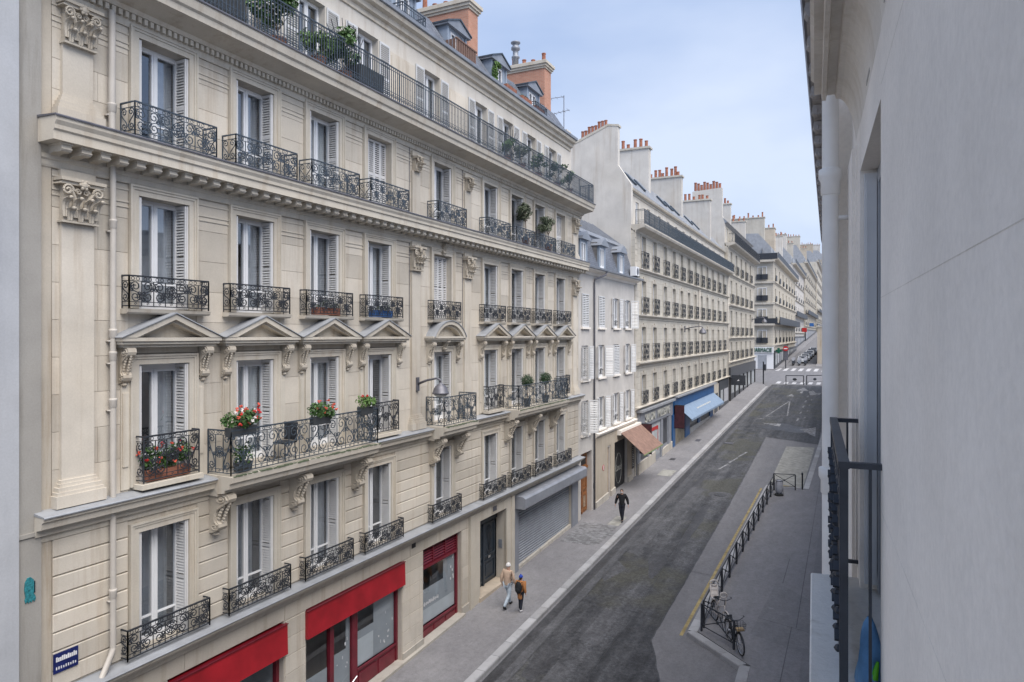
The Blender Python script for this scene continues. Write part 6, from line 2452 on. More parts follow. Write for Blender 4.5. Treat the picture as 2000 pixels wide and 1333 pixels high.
def barrier(p, q, label, h=.95, group='black crossed barriers along the kerb'):
    dx, dy = q[0] - p[0], q[1] - p[1]
    L = round(sqrt(dx * dx + dy * dy), 2)
    z0 = gz(p[1]) + .13
    o = inst('street_barrier', barrier_mesh(L, h), (p[0], p[1], z0), None, (atan2((gz(q[1]) - gz(p[1])) , L) if abs(dy) > .5 else 0, 0, atan2(dy, dx) - pi / 2))
    return tag(o, label, 'barrier', group)


ORD = ['first', 'second', 'third', 'fourth', 'fifth', 'sixth', 'seventh', 'eighth', 'ninth', 'tenth', 'eleventh', 'twelfth']
nb = 12
pA, pB = Vector((-4.52, 24.75)), Vector((-4.02, 45.1))
for k in range(nb):
    a = pA + (pB - pA) * (k / nb)
    b_ = pA + (pB - pA) * ((k + .955) / nb)
    barrier(a, b_, 'black crossed barrier along the yellow kerb line, %s from the bicycles' % ORD[k])
barrier((-4.55, 24.46), (-3.34, 23.55), 'black crossed barrier that the bicycles lean on')
barrier((-4.08, 45.35), (-2.86, 45.55), 'black crossed barrier standing across in front of the yellow patch')
bo = thing('bollard', 'single thin black post beside the barrier at the pale bay', 'bollard', (-2.48, 45.9, gz(45.9) + .13))
mb = MB()
mb.lathe([(.045, 0), (.045, .92), (.06, .94), (.06, 1.0), (.03, 1.06)], 10, (-2.48, 45.9, gz(45.9) + .1))
wpart('post', mb, 'iron', bo, True)
lb = thing('litter_bin', 'grey see-through bag litter bin before the crossed barrier', 'bin', (-3.66, 43.95, gz(43.95) + .13))
bz = gz(43.95) + .13
mb = MB()
mb.lathe([(.16, .12), (.22, .25), (.24, .5), (.22, .75), (.19, .86)], 14, (-3.66, 43.95, bz))
wpart('bag', mb, 'bin_plastic', lb, True)
mb = MB()
mb.tube([(-3.66 + .21 * cos(t * pi / 8), 43.95 + .21 * sin(t * pi / 8), bz + .88) for t in range(16)], .018, 6, True)
for t in (0, 2, 4):
    a = t * pi / 3
    mb.tube([(-3.66 + .24 * cos(a), 43.95 + .24 * sin(a), bz), (-3.66 + .21 * cos(a), 43.95 + .21 * sin(a), bz + .88)], .014, 5)
wpart('hoop', mb, 'lead_grey', lb)
mb = MB()
mb.lathe([(.26, -.02), (.26, .06), (.2, .10)], 14, (-3.66, 43.95, bz))
wpart('base', mb, 'rubber', lb)
for (p, q, lab) in (((-8.05, 108.2), (-5.7, 108.6), 'left black barrier frame at the end of the street'), ((-5.3, 108.8), (-3.2, 110.6), 'right black barrier frame at the end of the street')):
    dx, dy = q[0] - p[0], q[1] - p[1]
    L = sqrt(dx * dx + dy * dy)
    me_ = MB()
    me_.tube([(0, 0, 0), (0, 0, 1.35)], .07, 6).tube([(0, L, 0), (0, L, 1.35)], .07, 6).tube([(0, 0, 1.35), (0, L, 1.35)], .06, 6).tube([(0, 0, .4), (0, L, .4)], .03, 5)
    me_.ball((0, L / 2, .8), .05, .3, .2, 8, 5)
    o = inst('street_barrier', me_.mesh('street_barrier', 'iron'), (p[0], p[1], gz(p[1])), None, (0, 0, atan2(dy, dx) - pi / 2))
    tag(o, lab, 'barrier')
tlp = thing('traffic_light', 'dark traffic-light pole on the left pavement corner at the junction', 'traffic light', (-11.05, 107.2, gz(107)))
mb = MB()
mb.tube([(-11.05, 107.2, gz(107)), (-11.05, 107.2, gz(107) + 3.4)], .10, 8)
wpart('pole', mb, 'iron', tlp)
wpart('light_box', MB().box(-11.0, -10.7, 107.0, 107.4, gz(107) + 2.1, gz(107) + 3.0), 'iron', tlp)
nes = thing('road_sign', 'round red no-entry sign on a pole by the zebra crossing', 'sign', (-10.2, 136.5, gz(136)))
mb = MB()
mb.tube([(-10.2, 136.5, gz(136)), (-10.2, 136.5, gz(136) + 4.2)], .10, 7)
wpart('pole', mb, 'iron', nes)
mb = MB()
mb.tube([(-10.2, 136.36, gz(136) + 3.7), (-10.2, 136.30, gz(136) + 3.7)], .46, 20)
wpart('disc', mb, 'sign_red', nes)
wpart('sign_bar', MB().box(-10.50, -9.9, 136.27, 136.29, gz(136) + 3.61, gz(136) + 3.79), 'letter_white', nes)
wpart('back_panel', MB().box(-10.6, -9.8, 136.4, 136.45, gz(136) + 1.6, gz(136) + 4.3), 'lead_grey', nes)
fb = thing('shop_banner', 'red hanging banner among the distant shopfronts', 'banner', (-10.6, 200, gz(200) + 6))
wpart('cloth', MB().box(-10.9, -9.7, 200, 200.1, gz(200) + 4.6, gz(200) + 5.7), 'sign_red', fb)
fb2 = thing('shop_banner', 'blue hanging banner behind the red one in the distance', 'banner', (-9.6, 225, gz(225) + 6))
wpart('cloth', MB().box(-10.2, -9.0, 225, 225.1, gz(225) + 5.4, gz(225) + 6.4), 'sign_blue', fb2)


# ================================================================== bicycles
def bicycle(name, label, rear, front, frame_mat, basket=False, child_seat=False, lean=.10, tint='rubber'):
    rear, front = Vector((rear[0], rear[1])), Vector((front[0], front[1]))
    d = front - rear
    ang = atan2(d.y, d.x)
    z0 = gz((rear.y + front.y) / 2) + .13
    o = thing(name, label, 'bicycle', (rear.x, rear.y, z0))
    WB, RW = 1.06, .335
    Mx = Matrix.Translation((rear.x, rear.y, z0)) @ Matrix.Rotation(ang, 4, 'Z') @ Matrix.Rotation(lean, 4, 'X')
    P = lambda x_, y_, z_: tuple(Mx @ Vector((x_, y_, z_)))
    tb = lambda mb, pts, r, n_=6: mb.tube([P(*p) for p in pts], r, n_)
    for cx in (0, WB):
        w_ = MB()
        w_.tube([P(cx + RW * cos(t * pi / 14), 0, RW + RW * sin(t * pi / 14)) for t in range(28)], .024, 7, True)
        wh = wpart('wheel', w_, tint, o, True)
        w_ = MB()
        w_.tube([P(cx + (RW - .03) * cos(t * pi / 12), 0, RW + (RW - .03) * sin(t * pi / 12)) for t in range(24)], .011, 5, True)
        for t in range(14):
            a = t * pi / 7
            tb(w_, [(cx, .025 * (-1) ** t, RW), (cx + (RW - .03) * cos(a), 0, RW + (RW - .03) * sin(a))], .003, 3)
        tb(w_, [(cx, -.05, RW), (cx, .05, RW)], .022, 7)
        wpart('rim', w_, 'chrome', wh)
        w_ = MB()
        tb(w_, [(cx + (RW + .045) * cos(a), 0, RW + (RW + .045) * sin(a)) for a in [radians(10 + 16 * k) for k in range(11)]], .024, 5)
        wpart('mudguard', w_, frame_mat, o)
    f = MB()
    bb, st_, hd0, hd1 = (.43, 0, .29), (.28, 0, .78), (.86, 0, .86), (.90, 0, .66)
    for a, b_, r in ((bb, st_, .017), (bb, hd1, .02), ((.34, 0, .60), hd0, .016), (hd0, hd1, .02)):
        tb(f, [a, b_], r)
    for s in (-.06, .06):
        tb(f, [bb, (0, s, RW)], .010)
        tb(f, [(.30, 0, .70), (0, s, RW)], .009)
        tb(f, [hd1, (.93, s * .9, .60), (WB, s, RW)], .011)
    fr = wpart('frame', f, frame_mat, o, True)
    f = MB()
    tb(f, [(.87, 0, .86), (.85, 0, 1.02)], .013)
    tb(f, [(.70, -.30, 1.05), (.80, -.22, 1.06), (.87, -.08, 1.03), (.87, .08, 1.03), (.80, .22, 1.06), (.70, .30, 1.05)], .012)
    for s in (-1, 1):
        tb(f, [(.70, s * .30, 1.05), (.60, s * .31, 1.045)], .018)
    wpart('handlebar', f, 'iron', o, True)
    f = MB()
    tb(f, [(.28, 0, .78), (.265, 0, .86)], .013)
    c = [(.10, .085, .90), (.14, .10, .91), (.24, .06, .905), (.40, .02, .90)]
    vs = [P(x_, s * y_, z_ - k * .05) for k in (0, 1) for s in (1, -1) for x_, y_, z_ in c]
    f.add(vs, [(0, 1, 5, 4), (1, 2, 6, 5), (2, 3, 7, 6), (8, 12, 13, 9), (9, 13, 14, 10), (10, 14, 15, 11), (0, 8, 9, 1), (1, 9, 10, 2), (2, 10, 11, 3), (4, 5, 13, 12), (5, 6, 14, 13), (6, 7, 15, 14), (0, 4, 12, 8), (3, 11, 15, 7)])
    wpart('saddle', f, 'cloth_black', o)
    f = MB()
    f.tube([P(.43 + .09 * cos(t * pi / 8), .045, .29 + .09 * sin(t * pi / 8)) for t in range(16)], .008, 4, True)
    tb(f, [(.43, .05, .29), (.43, .05, .13)], .012)
    tb(f, [(.43, -.05, .29), (.43, -.05, .45)], .012)
    f.boxm(Mx @ Matrix.Translation((.43, .10, .13)), .09, .08, .02)
    f.boxm(Mx @ Matrix.Translation((.43, -.10, .45)), .09, .08, .02)
    wpart('crank', f, 'iron', o)
    if basket:
        f = MB()
        for k, (w_, z_) in enumerate(((.13, .80), (.15, .88), (.165, .96), (.18, 1.03))):
            f.tube([P(1.08 + w_ * x_ * .8, w_ * y_, z_) for x_, y_ in ((-1, -1), (1, -1), (1, 1), (-1, 1))], .006, 4, True)
        for k in range(5):
            t = -1 + .5 * k
            for s in (-1, 1):
                tb(f, [(1.08 + .13 * t * .8, s * .13, .80), (1.08 + .18 * t * .8, s * .18, 1.03)], .005, 4)
                tb(f, [(1.08 + s * .13 * .8, .13 * t, .80), (1.08 + s * .18 * .8, .18 * t, 1.03)], .005, 4)
        bk = wpart('basket', f, 'iron', o)
        f = MB()
        f.boxm(Mx @ Matrix.Translation((1.08, 0, .83)), .20, .25, .05)
        wpart('basket_liner', f, 'wicker', bk)
    if child_seat:
        f = MB()
        S_ = lambda x_, y_, z_: P(x_, y_, z_)
        prof = [(.16, .82), (.02, .80), (-.10, .84), (-.16, 1.0), (-.20, 1.22)]
        for y_, w_ in ((-.13, .012), (.13, .012)):
            f.tube([S_(a, y_, b_) for a, b_ in prof], .028, 6)
        rows = []
        for a, b_ in prof:
            rows += [S_(a, -.13, b_), S_(a, .13, b_)]
        rows2 = [(x_, y_, z_ - .03) for x_, y_, z_ in rows]
        for k in range(len(prof) - 1):
            i = 2 * k
            f.add([rows[i], rows[i + 1], rows[i + 3], rows[i + 2], rows2[i], rows2[i + 1], rows2[i + 3], rows2[i + 2]], [(0, 1, 2, 3), (7, 6, 5, 4), (0, 4, 5, 1), (2, 6, 7, 3)])
        f.tube([S_(-.20, .15 * cos(t * pi / 6), 1.26 + .1 * sin(t * pi / 6)) for t in range(12)], .03, 6, True)
        cs = wpart('child_seat', f, 'bike_white', o, True)
        f = MB()
        f.tube([S_(.72 + .0, .12 * cos(t * pi / 6), 1.16 + .09 * sin(t * pi / 6)) for t in range(12)], .028, 6, True)
        tb(f, [(.72, -.1, 1.06), (.60, -.14, .80), (.58, -.10, .66)], .022)
        tb(f, [(.72, .1, 1.06), (.60, .14, .80), (.58, .10, .66)], .022)
        wpart('front_seat', f, 'bike_white', o, True)
    return o


bicycle('bicycle', 'black city bicycle with wire front basket leaning at the corner barrier', (-3.58, 24.20), (-3.08, 23.26), 'iron', basket=True, lean=.06)
bicycle('bicycle', 'bicycle with pale child seats parked behind the black basket bicycle', (-4.30, 25.55), (-3.72, 24.55), 'bike_white', child_seat=True, lean=-.05)


# ================================================================== people
def skin_mesh(verts, edges, radii, mat, name, levels=2):
    me = bpy.data.meshes.new(name)
    me.from_pydata([tuple(v) for v in verts], edges, [])
    o = bpy.data.objects.new(name, me)
    COL.objects.link(o)
    o.modifiers.new('s', 'SKIN')
    for i, r in enumerate(radii):
        sv = me.skin_vertices[0].data[i]
        sv.radius = (r, r) if not isinstance(r, tuple) else r
        sv.use_root = (i == 0)
    sb = o.modifiers.new('u', 'SUBSURF')
    sb.levels = sb.render_levels = levels
    dg = bpy.context.evaluated_depsgraph_get()
    out = bpy.data.meshes.new_from_object(o.evaluated_get(dg))
    bpy.data.objects.remove(o)
    bpy.data.meshes.remove(me)
    out.name = name
    out.materials.clear()
    out.materials.append(MAT[mat])
    out.polygons.foreach_set('use_smooth', [True] * len(out.polygons))
    return out


def add_mesh_part(name, me, parent):
    o = link(bpy.data.objects.new(name, me))
    o.parent = parent
    return o


def person(label, loc, heading, ht, J, jacket, trousers, shoes, hair_mat, hat=None, coat_long=False, backpack=False, mask=False, hair_long=.0):
    """figure facing local +X; J overrides joint positions in units of standing height"""
    k = ht
    base = dict(pel=(0, 0, .52), spine=(0, 0, .62), chest=(.005, 0, .73), neck=(.01, 0, .825), headb=(.018, 0, .865), headt=(.02, 0, .955),
                shL=(0, .105, .795), elL=(-.01, .135, .64), wrL=(.03, .14, .505), haL=(.045, .14, .455),
                shR=(0, -.105, .795), elR=(-.01, -.135, .64), wrR=(.03, -.14, .505), haR=(.045, -.14, .455),
                hiL=(0, .052, .50), knL=(.05, .055, .275), anL=(.02, .055, .045), toL=(.10, .06, .02),
                hiR=(0, -.052, .50), knR=(-.01, -.055, .28), anR=(-.13, -.055, .06), toR=(-.07, -.06, .02))
    base.update(J)
    o = link(bpy.data.objects.new('person', None))
    o.location = loc
    o.rotation_euler = (0, 0, heading)
    o['label'], o['category'] = label, 'person'
    p = {n_: Vector(v) * k for n_, v in base.items()}

    def sk(names, edges, rad, mat, nm):
        idx = {n_: i for i, n_ in enumerate(names)}
        me_ = skin_mesh([p[n_] for n_ in names], [(idx[a], idx[b_]) for a, b_ in edges], [r * k for r in rad], mat, nm)
        return me_
    arms = [('chest', 'shL'), ('shL', 'elL'), ('elL', 'wrL'), ('wrL', 'haL'), ('chest', 'shR'), ('shR', 'elR'), ('elR', 'wrR'), ('wrR', 'haR')]
    legs = [('pel', 'hiL'), ('hiL', 'knL'), ('knL', 'anL'), ('anL', 'toL'), ('pel', 'hiR'), ('hiR', 'knR'), ('knR', 'anR'), ('anR', 'toR')]
    names = list(base)
    R_ = dict(pel=.068, spine=.062, chest=.072, neck=.030, headb=.046, headt=.044, shL=.018, elL=.012, wrL=.013, haL=.018, shR=.018, elR=.012, wrR=.013, haR=.018,
              hiL=.050, knL=.034, anL=.022, toL=.018, hiR=.050, knR=.034, anR=.022, toR=.018)
    body = sk(names, [('pel', 'spine'), ('spine', 'chest'), ('chest', 'neck'), ('neck', 'headb'), ('headb', 'headt')] + arms + legs, [R_[n_] for n_ in names], 'skin', 'body')
    # face and fingers joined to the body mesh
    mb = MB()
    hc = (p['headb'] + p['headt']) / 2
    f_ = .046 * k
    mb.ball((hc.x, hc.y, hc.z), f_ * 1.08, f_ * .92, f_ * 1.45, 12, 8)
    mb.ball((hc.x + f_ * 1.12, hc.y, hc.z - f_ * .12), f_ * .2, f_ * .16, f_ * .3, 6, 4)
    for s in (-1, 1):
        mb.ball((hc.x - f_ * .05, hc.y + s * f_ * .95, hc.z), f_ * .2, f_ * .1, f_ * .32, 6, 4)
    mb.ball((hc.x + f_ * .95, hc.y, hc.z - f_ * .55), f_ * .12, f_ * .3, f_ * .08, 6, 4)
    for hn, wn_ in (('haL', 'wrL'), ('haR', 'wrR')):
        d = (p[hn] - p[wn_]).normalized()
        sd = Vector((1, 0, 0)) - d * d.x
        sd.normalize()
        for q, ln in enumerate((.030, .036, .034, .026)):
            b0_ = p[hn] + sd * (q - 1.5) * .0075 * k + d * .012 * k
            mb.tube([b0_, b0_ + d * ln * k * .6 + sd.cross(d) * .003 * k, b0_ + d * ln * k + sd.cross(d) * .012 * k], [.0045 * k, .004 * k, .003 * k], 5)
        b0_ = p[hn] + sd * .016 * k - d * .005 * k
        mb.tube([b0_, b0_ + sd * .012 * k + d * .014 * k, b0_ + sd * .012 * k + d * .026 * k], [.005 * k, .0045 * k, .0035 * k], 5)
    tmp = mb.mesh('tmp', 'skin', smooth=True)
    import bmesh
    bm = bmesh.new()
    bm.from_mesh(body)
    bm.from_mesh(tmp)
    bm.to_mesh(body)
    bm.free()
    bd = add_mesh_part('body', body, o)
    bd.data.name = 'body'
    jn = ['chest', 'spine', 'pel', 'neckb', 'shL', 'elL', 'wrL', 'shR', 'elR', 'wrR']
    p['neckb'] = p['neck'] - Vector((0, 0, .018 * k))
    p['hem'] = p['pel'] - Vector((0, 0, (.20 if coat_long else .03) * k))
    jn.append('hem')
    jr = dict(chest=.088, spine=.086, pel=.088, neckb=.040, shL=.054, elL=.046, wrL=.034, shR=.054, elR=.046, wrR=.034, hem=.092 if coat_long else .088)
    add_mesh_part('jacket', sk(jn, [('chest', 'spine'), ('spine', 'pel'), ('pel', 'hem'), ('chest', 'neckb'), ('chest', 'shL'), ('shL', 'elL'), ('elL', 'wrL'), ('chest', 'shR'), ('shR', 'elR'), ('elR', 'wrR')], [jr[n_] for n_ in jn], jacket, 'jacket'), o)
    tn = ['pel', 'hiL', 'knL', 'anL', 'hiR', 'knR', 'anR']
    tr = dict(pel=.074, hiL=.060, knL=.044, anL=.035, hiR=.060, knR=.044, anR=.035)
    add_mesh_part('trousers', sk(tn, [('pel', 'hiL'), ('hiL', 'knL'), ('knL', 'anL'), ('pel', 'hiR'), ('hiR', 'knR'), ('knR', 'anR')], [tr[n_] for n_ in tn], trousers, 'trousers'), o)
    for an, to in (('anL', 'toL'), ('anR', 'toR')):
        mb = MB()
        a, t = p[an], p[to]
        d = (t - a)
        mb.tube([a - d * .25 + Vector((0, 0, -.005 * k)), a + Vector((0, 0, -.012 * k)), a + d * .55, t + d * .2], [.018 * k, .028 * k, .025 * k, .015 * k], 8)
        wp = mb.mesh('shoe', shoes, smooth=True)
        add_mesh_part('shoe', wp, o)
    mb = MB()
    mb.ball((hc.x - f_ * .18, hc.y, hc.z + f_ * .42), f_ * 1.1, f_ * 1.04, f_ * 1.18, 12, 8)
    if hair_long:
        mb.ball((hc.x - f_ * .6, hc.y, hc.z - f_ * .3), f_ * .5, f_ * .9, f_ * 1.1, 10, 6)
    add_mesh_part('hair', mb.mesh('hair', hair_mat, smooth=True), o)
    if hat:
        mb = MB()
        mb.ball((hc.x - f_ * .06, hc.y, hc.z + f_ * .62), f_ * 1.24, f_ * 1.16, f_ * 1.08, 14, 8)
        mb.tube([(hc.x - f_ * .06 + f_ * 1.2 * cos(t * pi / 8), hc.y + f_ * 1.12 * sin(t * pi / 8), hc.z + f_ * .45) for t in range(16)], f_ * .17, 6, True)
        if hat == 'hat_blue':
            mb.ball((hc.x - f_ * .1, hc.y, hc.z + f_ * 1.85), f_ * .38, n=8, m_=6)
        add_mesh_part('hat', mb.mesh('hat', hat, smooth=True), o)
    if backpack:
        mb = MB()
        c = p['chest'] * .5 + p['spine'] * .5
        mb.ball((c.x - .115 * k, c.y, c.z), .075 * k, .105 * k, .165 * k, 12, 8)
        mb.ball((c.x - .165 * k, c.y, c.z - .05 * k), .04 * k, .075 * k, .08 * k, 10, 6)
        for s in (-1, 1):
            mb.tube([(c.x - .06 * k, c.y + s * .07 * k, c.z + .13 * k), (c.x + .04 * k, c.y + s * .075 * k, c.z + .15 * k), (c.x + .105 * k, c.y + s * .07 * k, c.z + .04 * k), (c.x - .02 * k, c.y + s * .10 * k, c.z - .1 * k)], .013 * k, 6)
        add_mesh_part('backpack', mb.mesh('backpack', 'cloth_black', smooth=True), o)
    if mask:
        mb = MB()
        mb.ball((hc.x + f_ * .72, hc.y, hc.z - f_ * .42), f_ * .58, f_ * .72, f_ * .55, 10, 6)
        add_mesh_part('face_mask', mb.mesh('face_mask', 'mask_white', smooth=True), o)
    # eyes
    mb = MB()
    for s in (-1, 1):
        mb.ball((hc.x + f_ * .92, hc.y + s * f_ * .36, hc.z + f_ * .12), f_ * .16, f_ * .16, f_ * .1, 6, 4)
    add_mesh_part('eyes', mb.mesh('eyes', 'hair_dark'), o)
    return o


gp = lambda x_, y_: (x_, y_, gz(y_) + .131)
stride = dict(knL=(.10, .055, .29), anL=(.15, .055, .05), toL=(.22, .058, .03), hiR=(0, -.052, .50), knR=(-.03, -.055, .28), anR=(-.20, -.05, .07), toR=(-.14, -.05, .018),
              elL=(-.05, .14, .65), wrL=(-.03, .145, .52), haL=(-.02, .145, .47), elR=(.02, -.14, .65), wrR=(.08, -.145, .53), haR=(.10, -.145, .485))
person('walking man in a beige jacket, white cap and pale jeans seen from behind', gp(-11.55, 23.5), radians(78), 1.70, stride, 'jacket_beige', 'jeans_pale', 'cloth_black', 'hair_white', hat='hair_white')
child = dict(knL=(.04, .04, .28), anL=(.03, .04, .05), toL=(.10, .045, .02), knR=(.0, -.03, .28), anR=(-.05, -.03, .05), toR=(.02, -.035, .02))
person('child in a tan coat with blue bobble hat and black backpack', gp(-10.95, 23.35), radians(84), 1.38, child, 'coat_tan', 'cloth_navy', 'shoe_white', 'hair_dark', hat='hat_blue', coat_long=True, backpack=True, hair_long=1)
front = dict(knL=(.05, .035, .28), anL=(.06, .02, .045), toL=(.13, .02, .02), knR=(.02, -.03, .285), anR=(-.13, -.02, .08), toR=(-.07, -.02, .03),
             elL=(-.03, .165, .65), wrL=(.02, .19, .52), haL=(.03, .195, .47), elR=(-.02, -.165, .65), wrR=(.02, -.19, .52), haR=(.03, -.195, .47))
person('man dressed in black with a pale face mask walking down the pavement', gp(-10.7, 35.4), radians(-82), 1.76, front, 'cloth_black', 'cloth_navy', 'cloth_black', 'hair_dark', mask=True)


# ================================================================== parked vehicles beyond the junction
def car(label, x_, y_, mat, L=4.2, w_=1.8, ht=1.5):
    z0 = gz(y_) + .0
    o = thing('parked_car', label, 'car', (x_, y_, z0), 'vehicles parked beyond the junction')
    prof = [(0, .35), (.02, .75), (.25, .85), (.9, .92), (1.45, ht - .06), (1.9, ht), (2.9, ht), (3.45, ht - .12), (3.95, .98), (4.15, .9), (4.2, .4), (3.9, .28), (.3, .28)]
    mb = MB()
    n_ = len(prof)
    vs = []
    for s, ins in ((-1, 0), (1, 0)):
        for a, b_ in prof:
            tuck = .16 if b_ > 1.1 else 0
            vs.append((x_ + s * (w_ / 2 - tuck), y_ + a * L / 4.2, z0 + b_))
    mb.add(vs, [tuple(range(n_)), tuple(range(2 * n_ - 1, n_ - 1, -1))] + [(i, i + n_, (i + 1) % n_ + n_, (i + 1) % n_) for i in range(n_)])
    wpart('body', mb, mat, o)
    mb = MB()
    mb.quad((x_ - w_ / 2 + .22, y_ + .98, z0 + 1.0), (x_ + w_ / 2 - .22, y_ + .98, z0 + 1.0), (x_ + w_ / 2 - .26, y_ + 1.42, z0 + ht - .09), (x_ - w_ / 2 + .26, y_ + 1.42, z0 + ht - .09))
    mb.v = [(a, b_ - .03, c + .02) for a, b_, c in mb.v]
    wpart('windscreen', mb, 'car_dark', o)
    mb = MB()
    for s in (-1, 1):
        mb.box(x_ + s * (w_ / 2 - .13) - .02, x_ + s * (w_ / 2 - .13) + .02, y_ + 1.5, y_ + 3.4, z0 + 1.02, z0 + ht - .14)
    wpart('side_window', mb, 'car_dark', o)
    for s in (-1, 1):
        for yy in (.75, 3.4):
            mb = MB()
            mb.tube([(x_ + s * (w_ / 2 - .2), y_ + yy, z0 + .32), (x_ + s * (w_ / 2 + .01), y_ + yy, z0 + .32)], .32, 14)
            wpart('wheel', mb, 'rubber', o)
        wpart('headlight', MB().box(x_ + s * .62 - .17, x_ + s * .62 + .17, y_ - .02, y_ + .1, z0 + .62, z0 + .76), 'chrome', o)


def scooter(label, x_, y_, mat):
    z0 = gz(y_)
    o = thing('parked_scooter', label, 'scooter', (x_, y_, z0), 'vehicles parked beyond the junction')
    mb = MB()
    mb.prism([(y_ + .1, z0 + .35), (y_ + .25, z0 + .95), (y_ + .4, z0 + 1.0), (y_ + .5, z0 + .5), (y_ + .85, z0 + .42), (y_ + 1.0, z0 + .8), (y_ + 1.7, z0 + .85), (y_ + 1.75, z0 + .55), (y_ + 1.2, z0 + .3)], x_ - .2, x_ + .2, 'x')
    wpart('body', mb, mat, o)
    for yy in (.15, 1.5):
        mb = MB()
        mb.tube([(x_ + .28 * 0, y_ + yy + .27 * cos(t * pi / 8), z0 + .3 + .27 * sin(t * pi / 8)) for t in range(16)], .07, 6, True)
        wpart('wheel', mb, 'rubber', o)
    mb = MB()
    mb.tube([(x_ - .38, y_ + .45, z0 + 1.12), (x_, y_ + .3, z0 + 1.05), (x_ + .38, y_ + .45, z0 + 1.12)], .03, 5)
    wpart('handlebar', mb, 'iron', o)
    wpart('saddle', MB().box(x_ - .17, x_ + .17, y_ + .95, y_ + 1.7, z0 + .86, z0 + .96), 'cloth_black', o)
    wpart('windshield', MB().box(x_ - .25, x_ + .25, y_ + .28, y_ + .31, z0 + 1.0, z0 + 1.5), 'bin_plastic', o)


for k in range(6):
    scooter('dark scooter in the row before the white cars, %s from the zebra crossing' % ORD[k], -9.4 + (k % 3) * 1.05, 143 + (k // 3) * 2.6 + .5 * (k % 3), ('car_dark', 'car_grey', 'car_dark')[k % 3])
for k in range(6):
    car('parked car beyond the scooters, %s up the hill' % ORD[k], -8.1 + .15 * k, 149.5 + k * 6.5, ('car_white', 'car_white', 'car_grey', 'car_white', 'car_dark', 'car_white')[k])


# ================================================================== plants
def planter(name, label, u, x_, z_, w_, green, flowers, seed, n_=320, rad=(.2, .3, .2), leaf=.07, pot_mat='pot_dark', ph=.2, cat='plant', group=None, fl_n=9):
    o = thing(name, label, cat, (x_, u, z_), group)
    wpart('plant_box', MB().prism([(x_ - .09, z_ + ph), (x_ + .09, z_ + ph), (x_ + .07, z_), (x_ - .07, z_)], u - w_ / 2, u + w_ / 2, 'y'), pot_mat, o)
    r = random.Random(seed)
    cs = [((x_ + r.uniform(-.05, .08), u + (i - 1) * w_ * .33, z_ + ph + rad[2] * .8 + r.uniform(-.05, .06)), (rad[0], rad[1] * .7, rad[2] * r.uniform(.8, 1.2))) for i in range(3)]
    me_ = foliage_mesh(cs, n_ // 3, leaf, green, seed, 'foliage')
    f = link(bpy.data.objects.new('foliage', me_))
    f.parent = o
    f.location = -Vector((x_, u, z_))
    fl = {}
    for mt in flowers:
        mb = MB()
        for _ in range(fl_n):
            c, rd = r.choice(cs)
            a, t = r.uniform(-1.4, 1.4), r.uniform(-.4, 1)
            p = Vector((c[0] + rd[0] * 1.05 * cos(a) * (1 - .3 * abs(t)), c[1] + rd[1] * 1.1 * sin(a), c[2] + rd[2] * 1.15 * t))
            for q in range(7):
                mb.ball((p.x + r.uniform(-.03, .03), p.y + r.uniform(-.03, .03), p.z + r.uniform(-.025, .025)), .020, .020, .016, 5, 3)
        f = link(bpy.data.objects.new('flowers', mb.mesh('flowers', mt)))
        f.parent = o
        f.location = -Vector((x_, u, z_))
    return o


planter('flower_box', 'red geraniums filling the lowest left window railing on the second floor', COLS[0], XF + .12, Z(-2.95), 1.0, 'leaf_green', ('flower_red', 'flower_coral'), 31, 620, (.13, .42, .34), .085, 'terracotta', .2)
planter('flower_box', 'pink and white geraniums at the left end of the long balcony', 11.25, XF + .66, Z(-2.24), .75, 'leaf_green', ('flower_coral', 'flower_white', 'flower_red'), 32, 620, (.26, .36, .22), .085)
planter('flower_box', 'coral geraniums in the middle of the long balcony railing', 13.75, XF + .72, Z(-2.28), .6, 'leaf_green', ('flower_coral',), 33, 520, (.24, .32, .20), .085)
planter('flower_box', 'small leafy flower box with one red bloom near the right end of the long balcony', 15.6, XF + .70, Z(-2.22), .5, 'leaf_light', ('flower_red',), 34, 380, (.20, .26, .18), .08, fl_n=2)
planter('potted_plant', 'low green plant on the long balcony floor behind the railing', 11.4, XF + .55, Z(-3.06), .4, 'leaf_green', (), 35, 240, (.18, .25, .24), .08)


def ball_tree(name, label, u, x_, z_, rad, stem, mat, seed, n_=900, leaf=.045, pot_s=.16, cat='plant', loose=False, group=None):
    o = thing(name, label, cat, (x_, u, z_), group)
    mb = MB()
    mb.lathe([(pot_s * .75, 0), (pot_s, .28), (pot_s * 1.08, .30), (pot_s * 1.08, .33), (pot_s * .9, .33)], 12, (x_, u, z_))
    wpart('pot', mb, 'pot_dark' if not loose else 'pot_brown', o)
    mb = MB()
    mb.tube([(x_, u, z_ + .28), (x_ + .02, u + .01, z_ + .3 + stem * .5), (x_, u, z_ + .3 + stem)], [.022, .018, .014], 6)
    for k in range(5):
        a = k * 1.257
        mb.tube([(x_, u, z_ + .25 + stem), (x_ + rad * .5 * cos(a), u + rad * .5 * sin(a), z_ + .35 + stem + rad * .7)], [.012, .005], 4)
    wpart('trunk', mb, 'bark', o)
    if loose:
        r = random.Random(seed)
        cs = [((x_ + r.uniform(-.7, .7) * rad, u + r.uniform(-.7, .7) * rad, z_ + .35 + stem + rad * r.uniform(.3, 1.4)), (rad * .55, rad * .55, rad * .45)) for _ in range(7)]
        me_ = foliage_mesh(cs, n_ // 7, leaf, mat, seed, 'crown')
    else:
        me_ = foliage_mesh([((x_, u, z_ + .3 + stem + rad), (rad, rad, rad))], n_, leaf, mat, seed, 'crown')
    f = link(bpy.data.objects.new('crown', me_))
    f.parent = o
    f.location = -Vector((x_, u, z_))
    return o


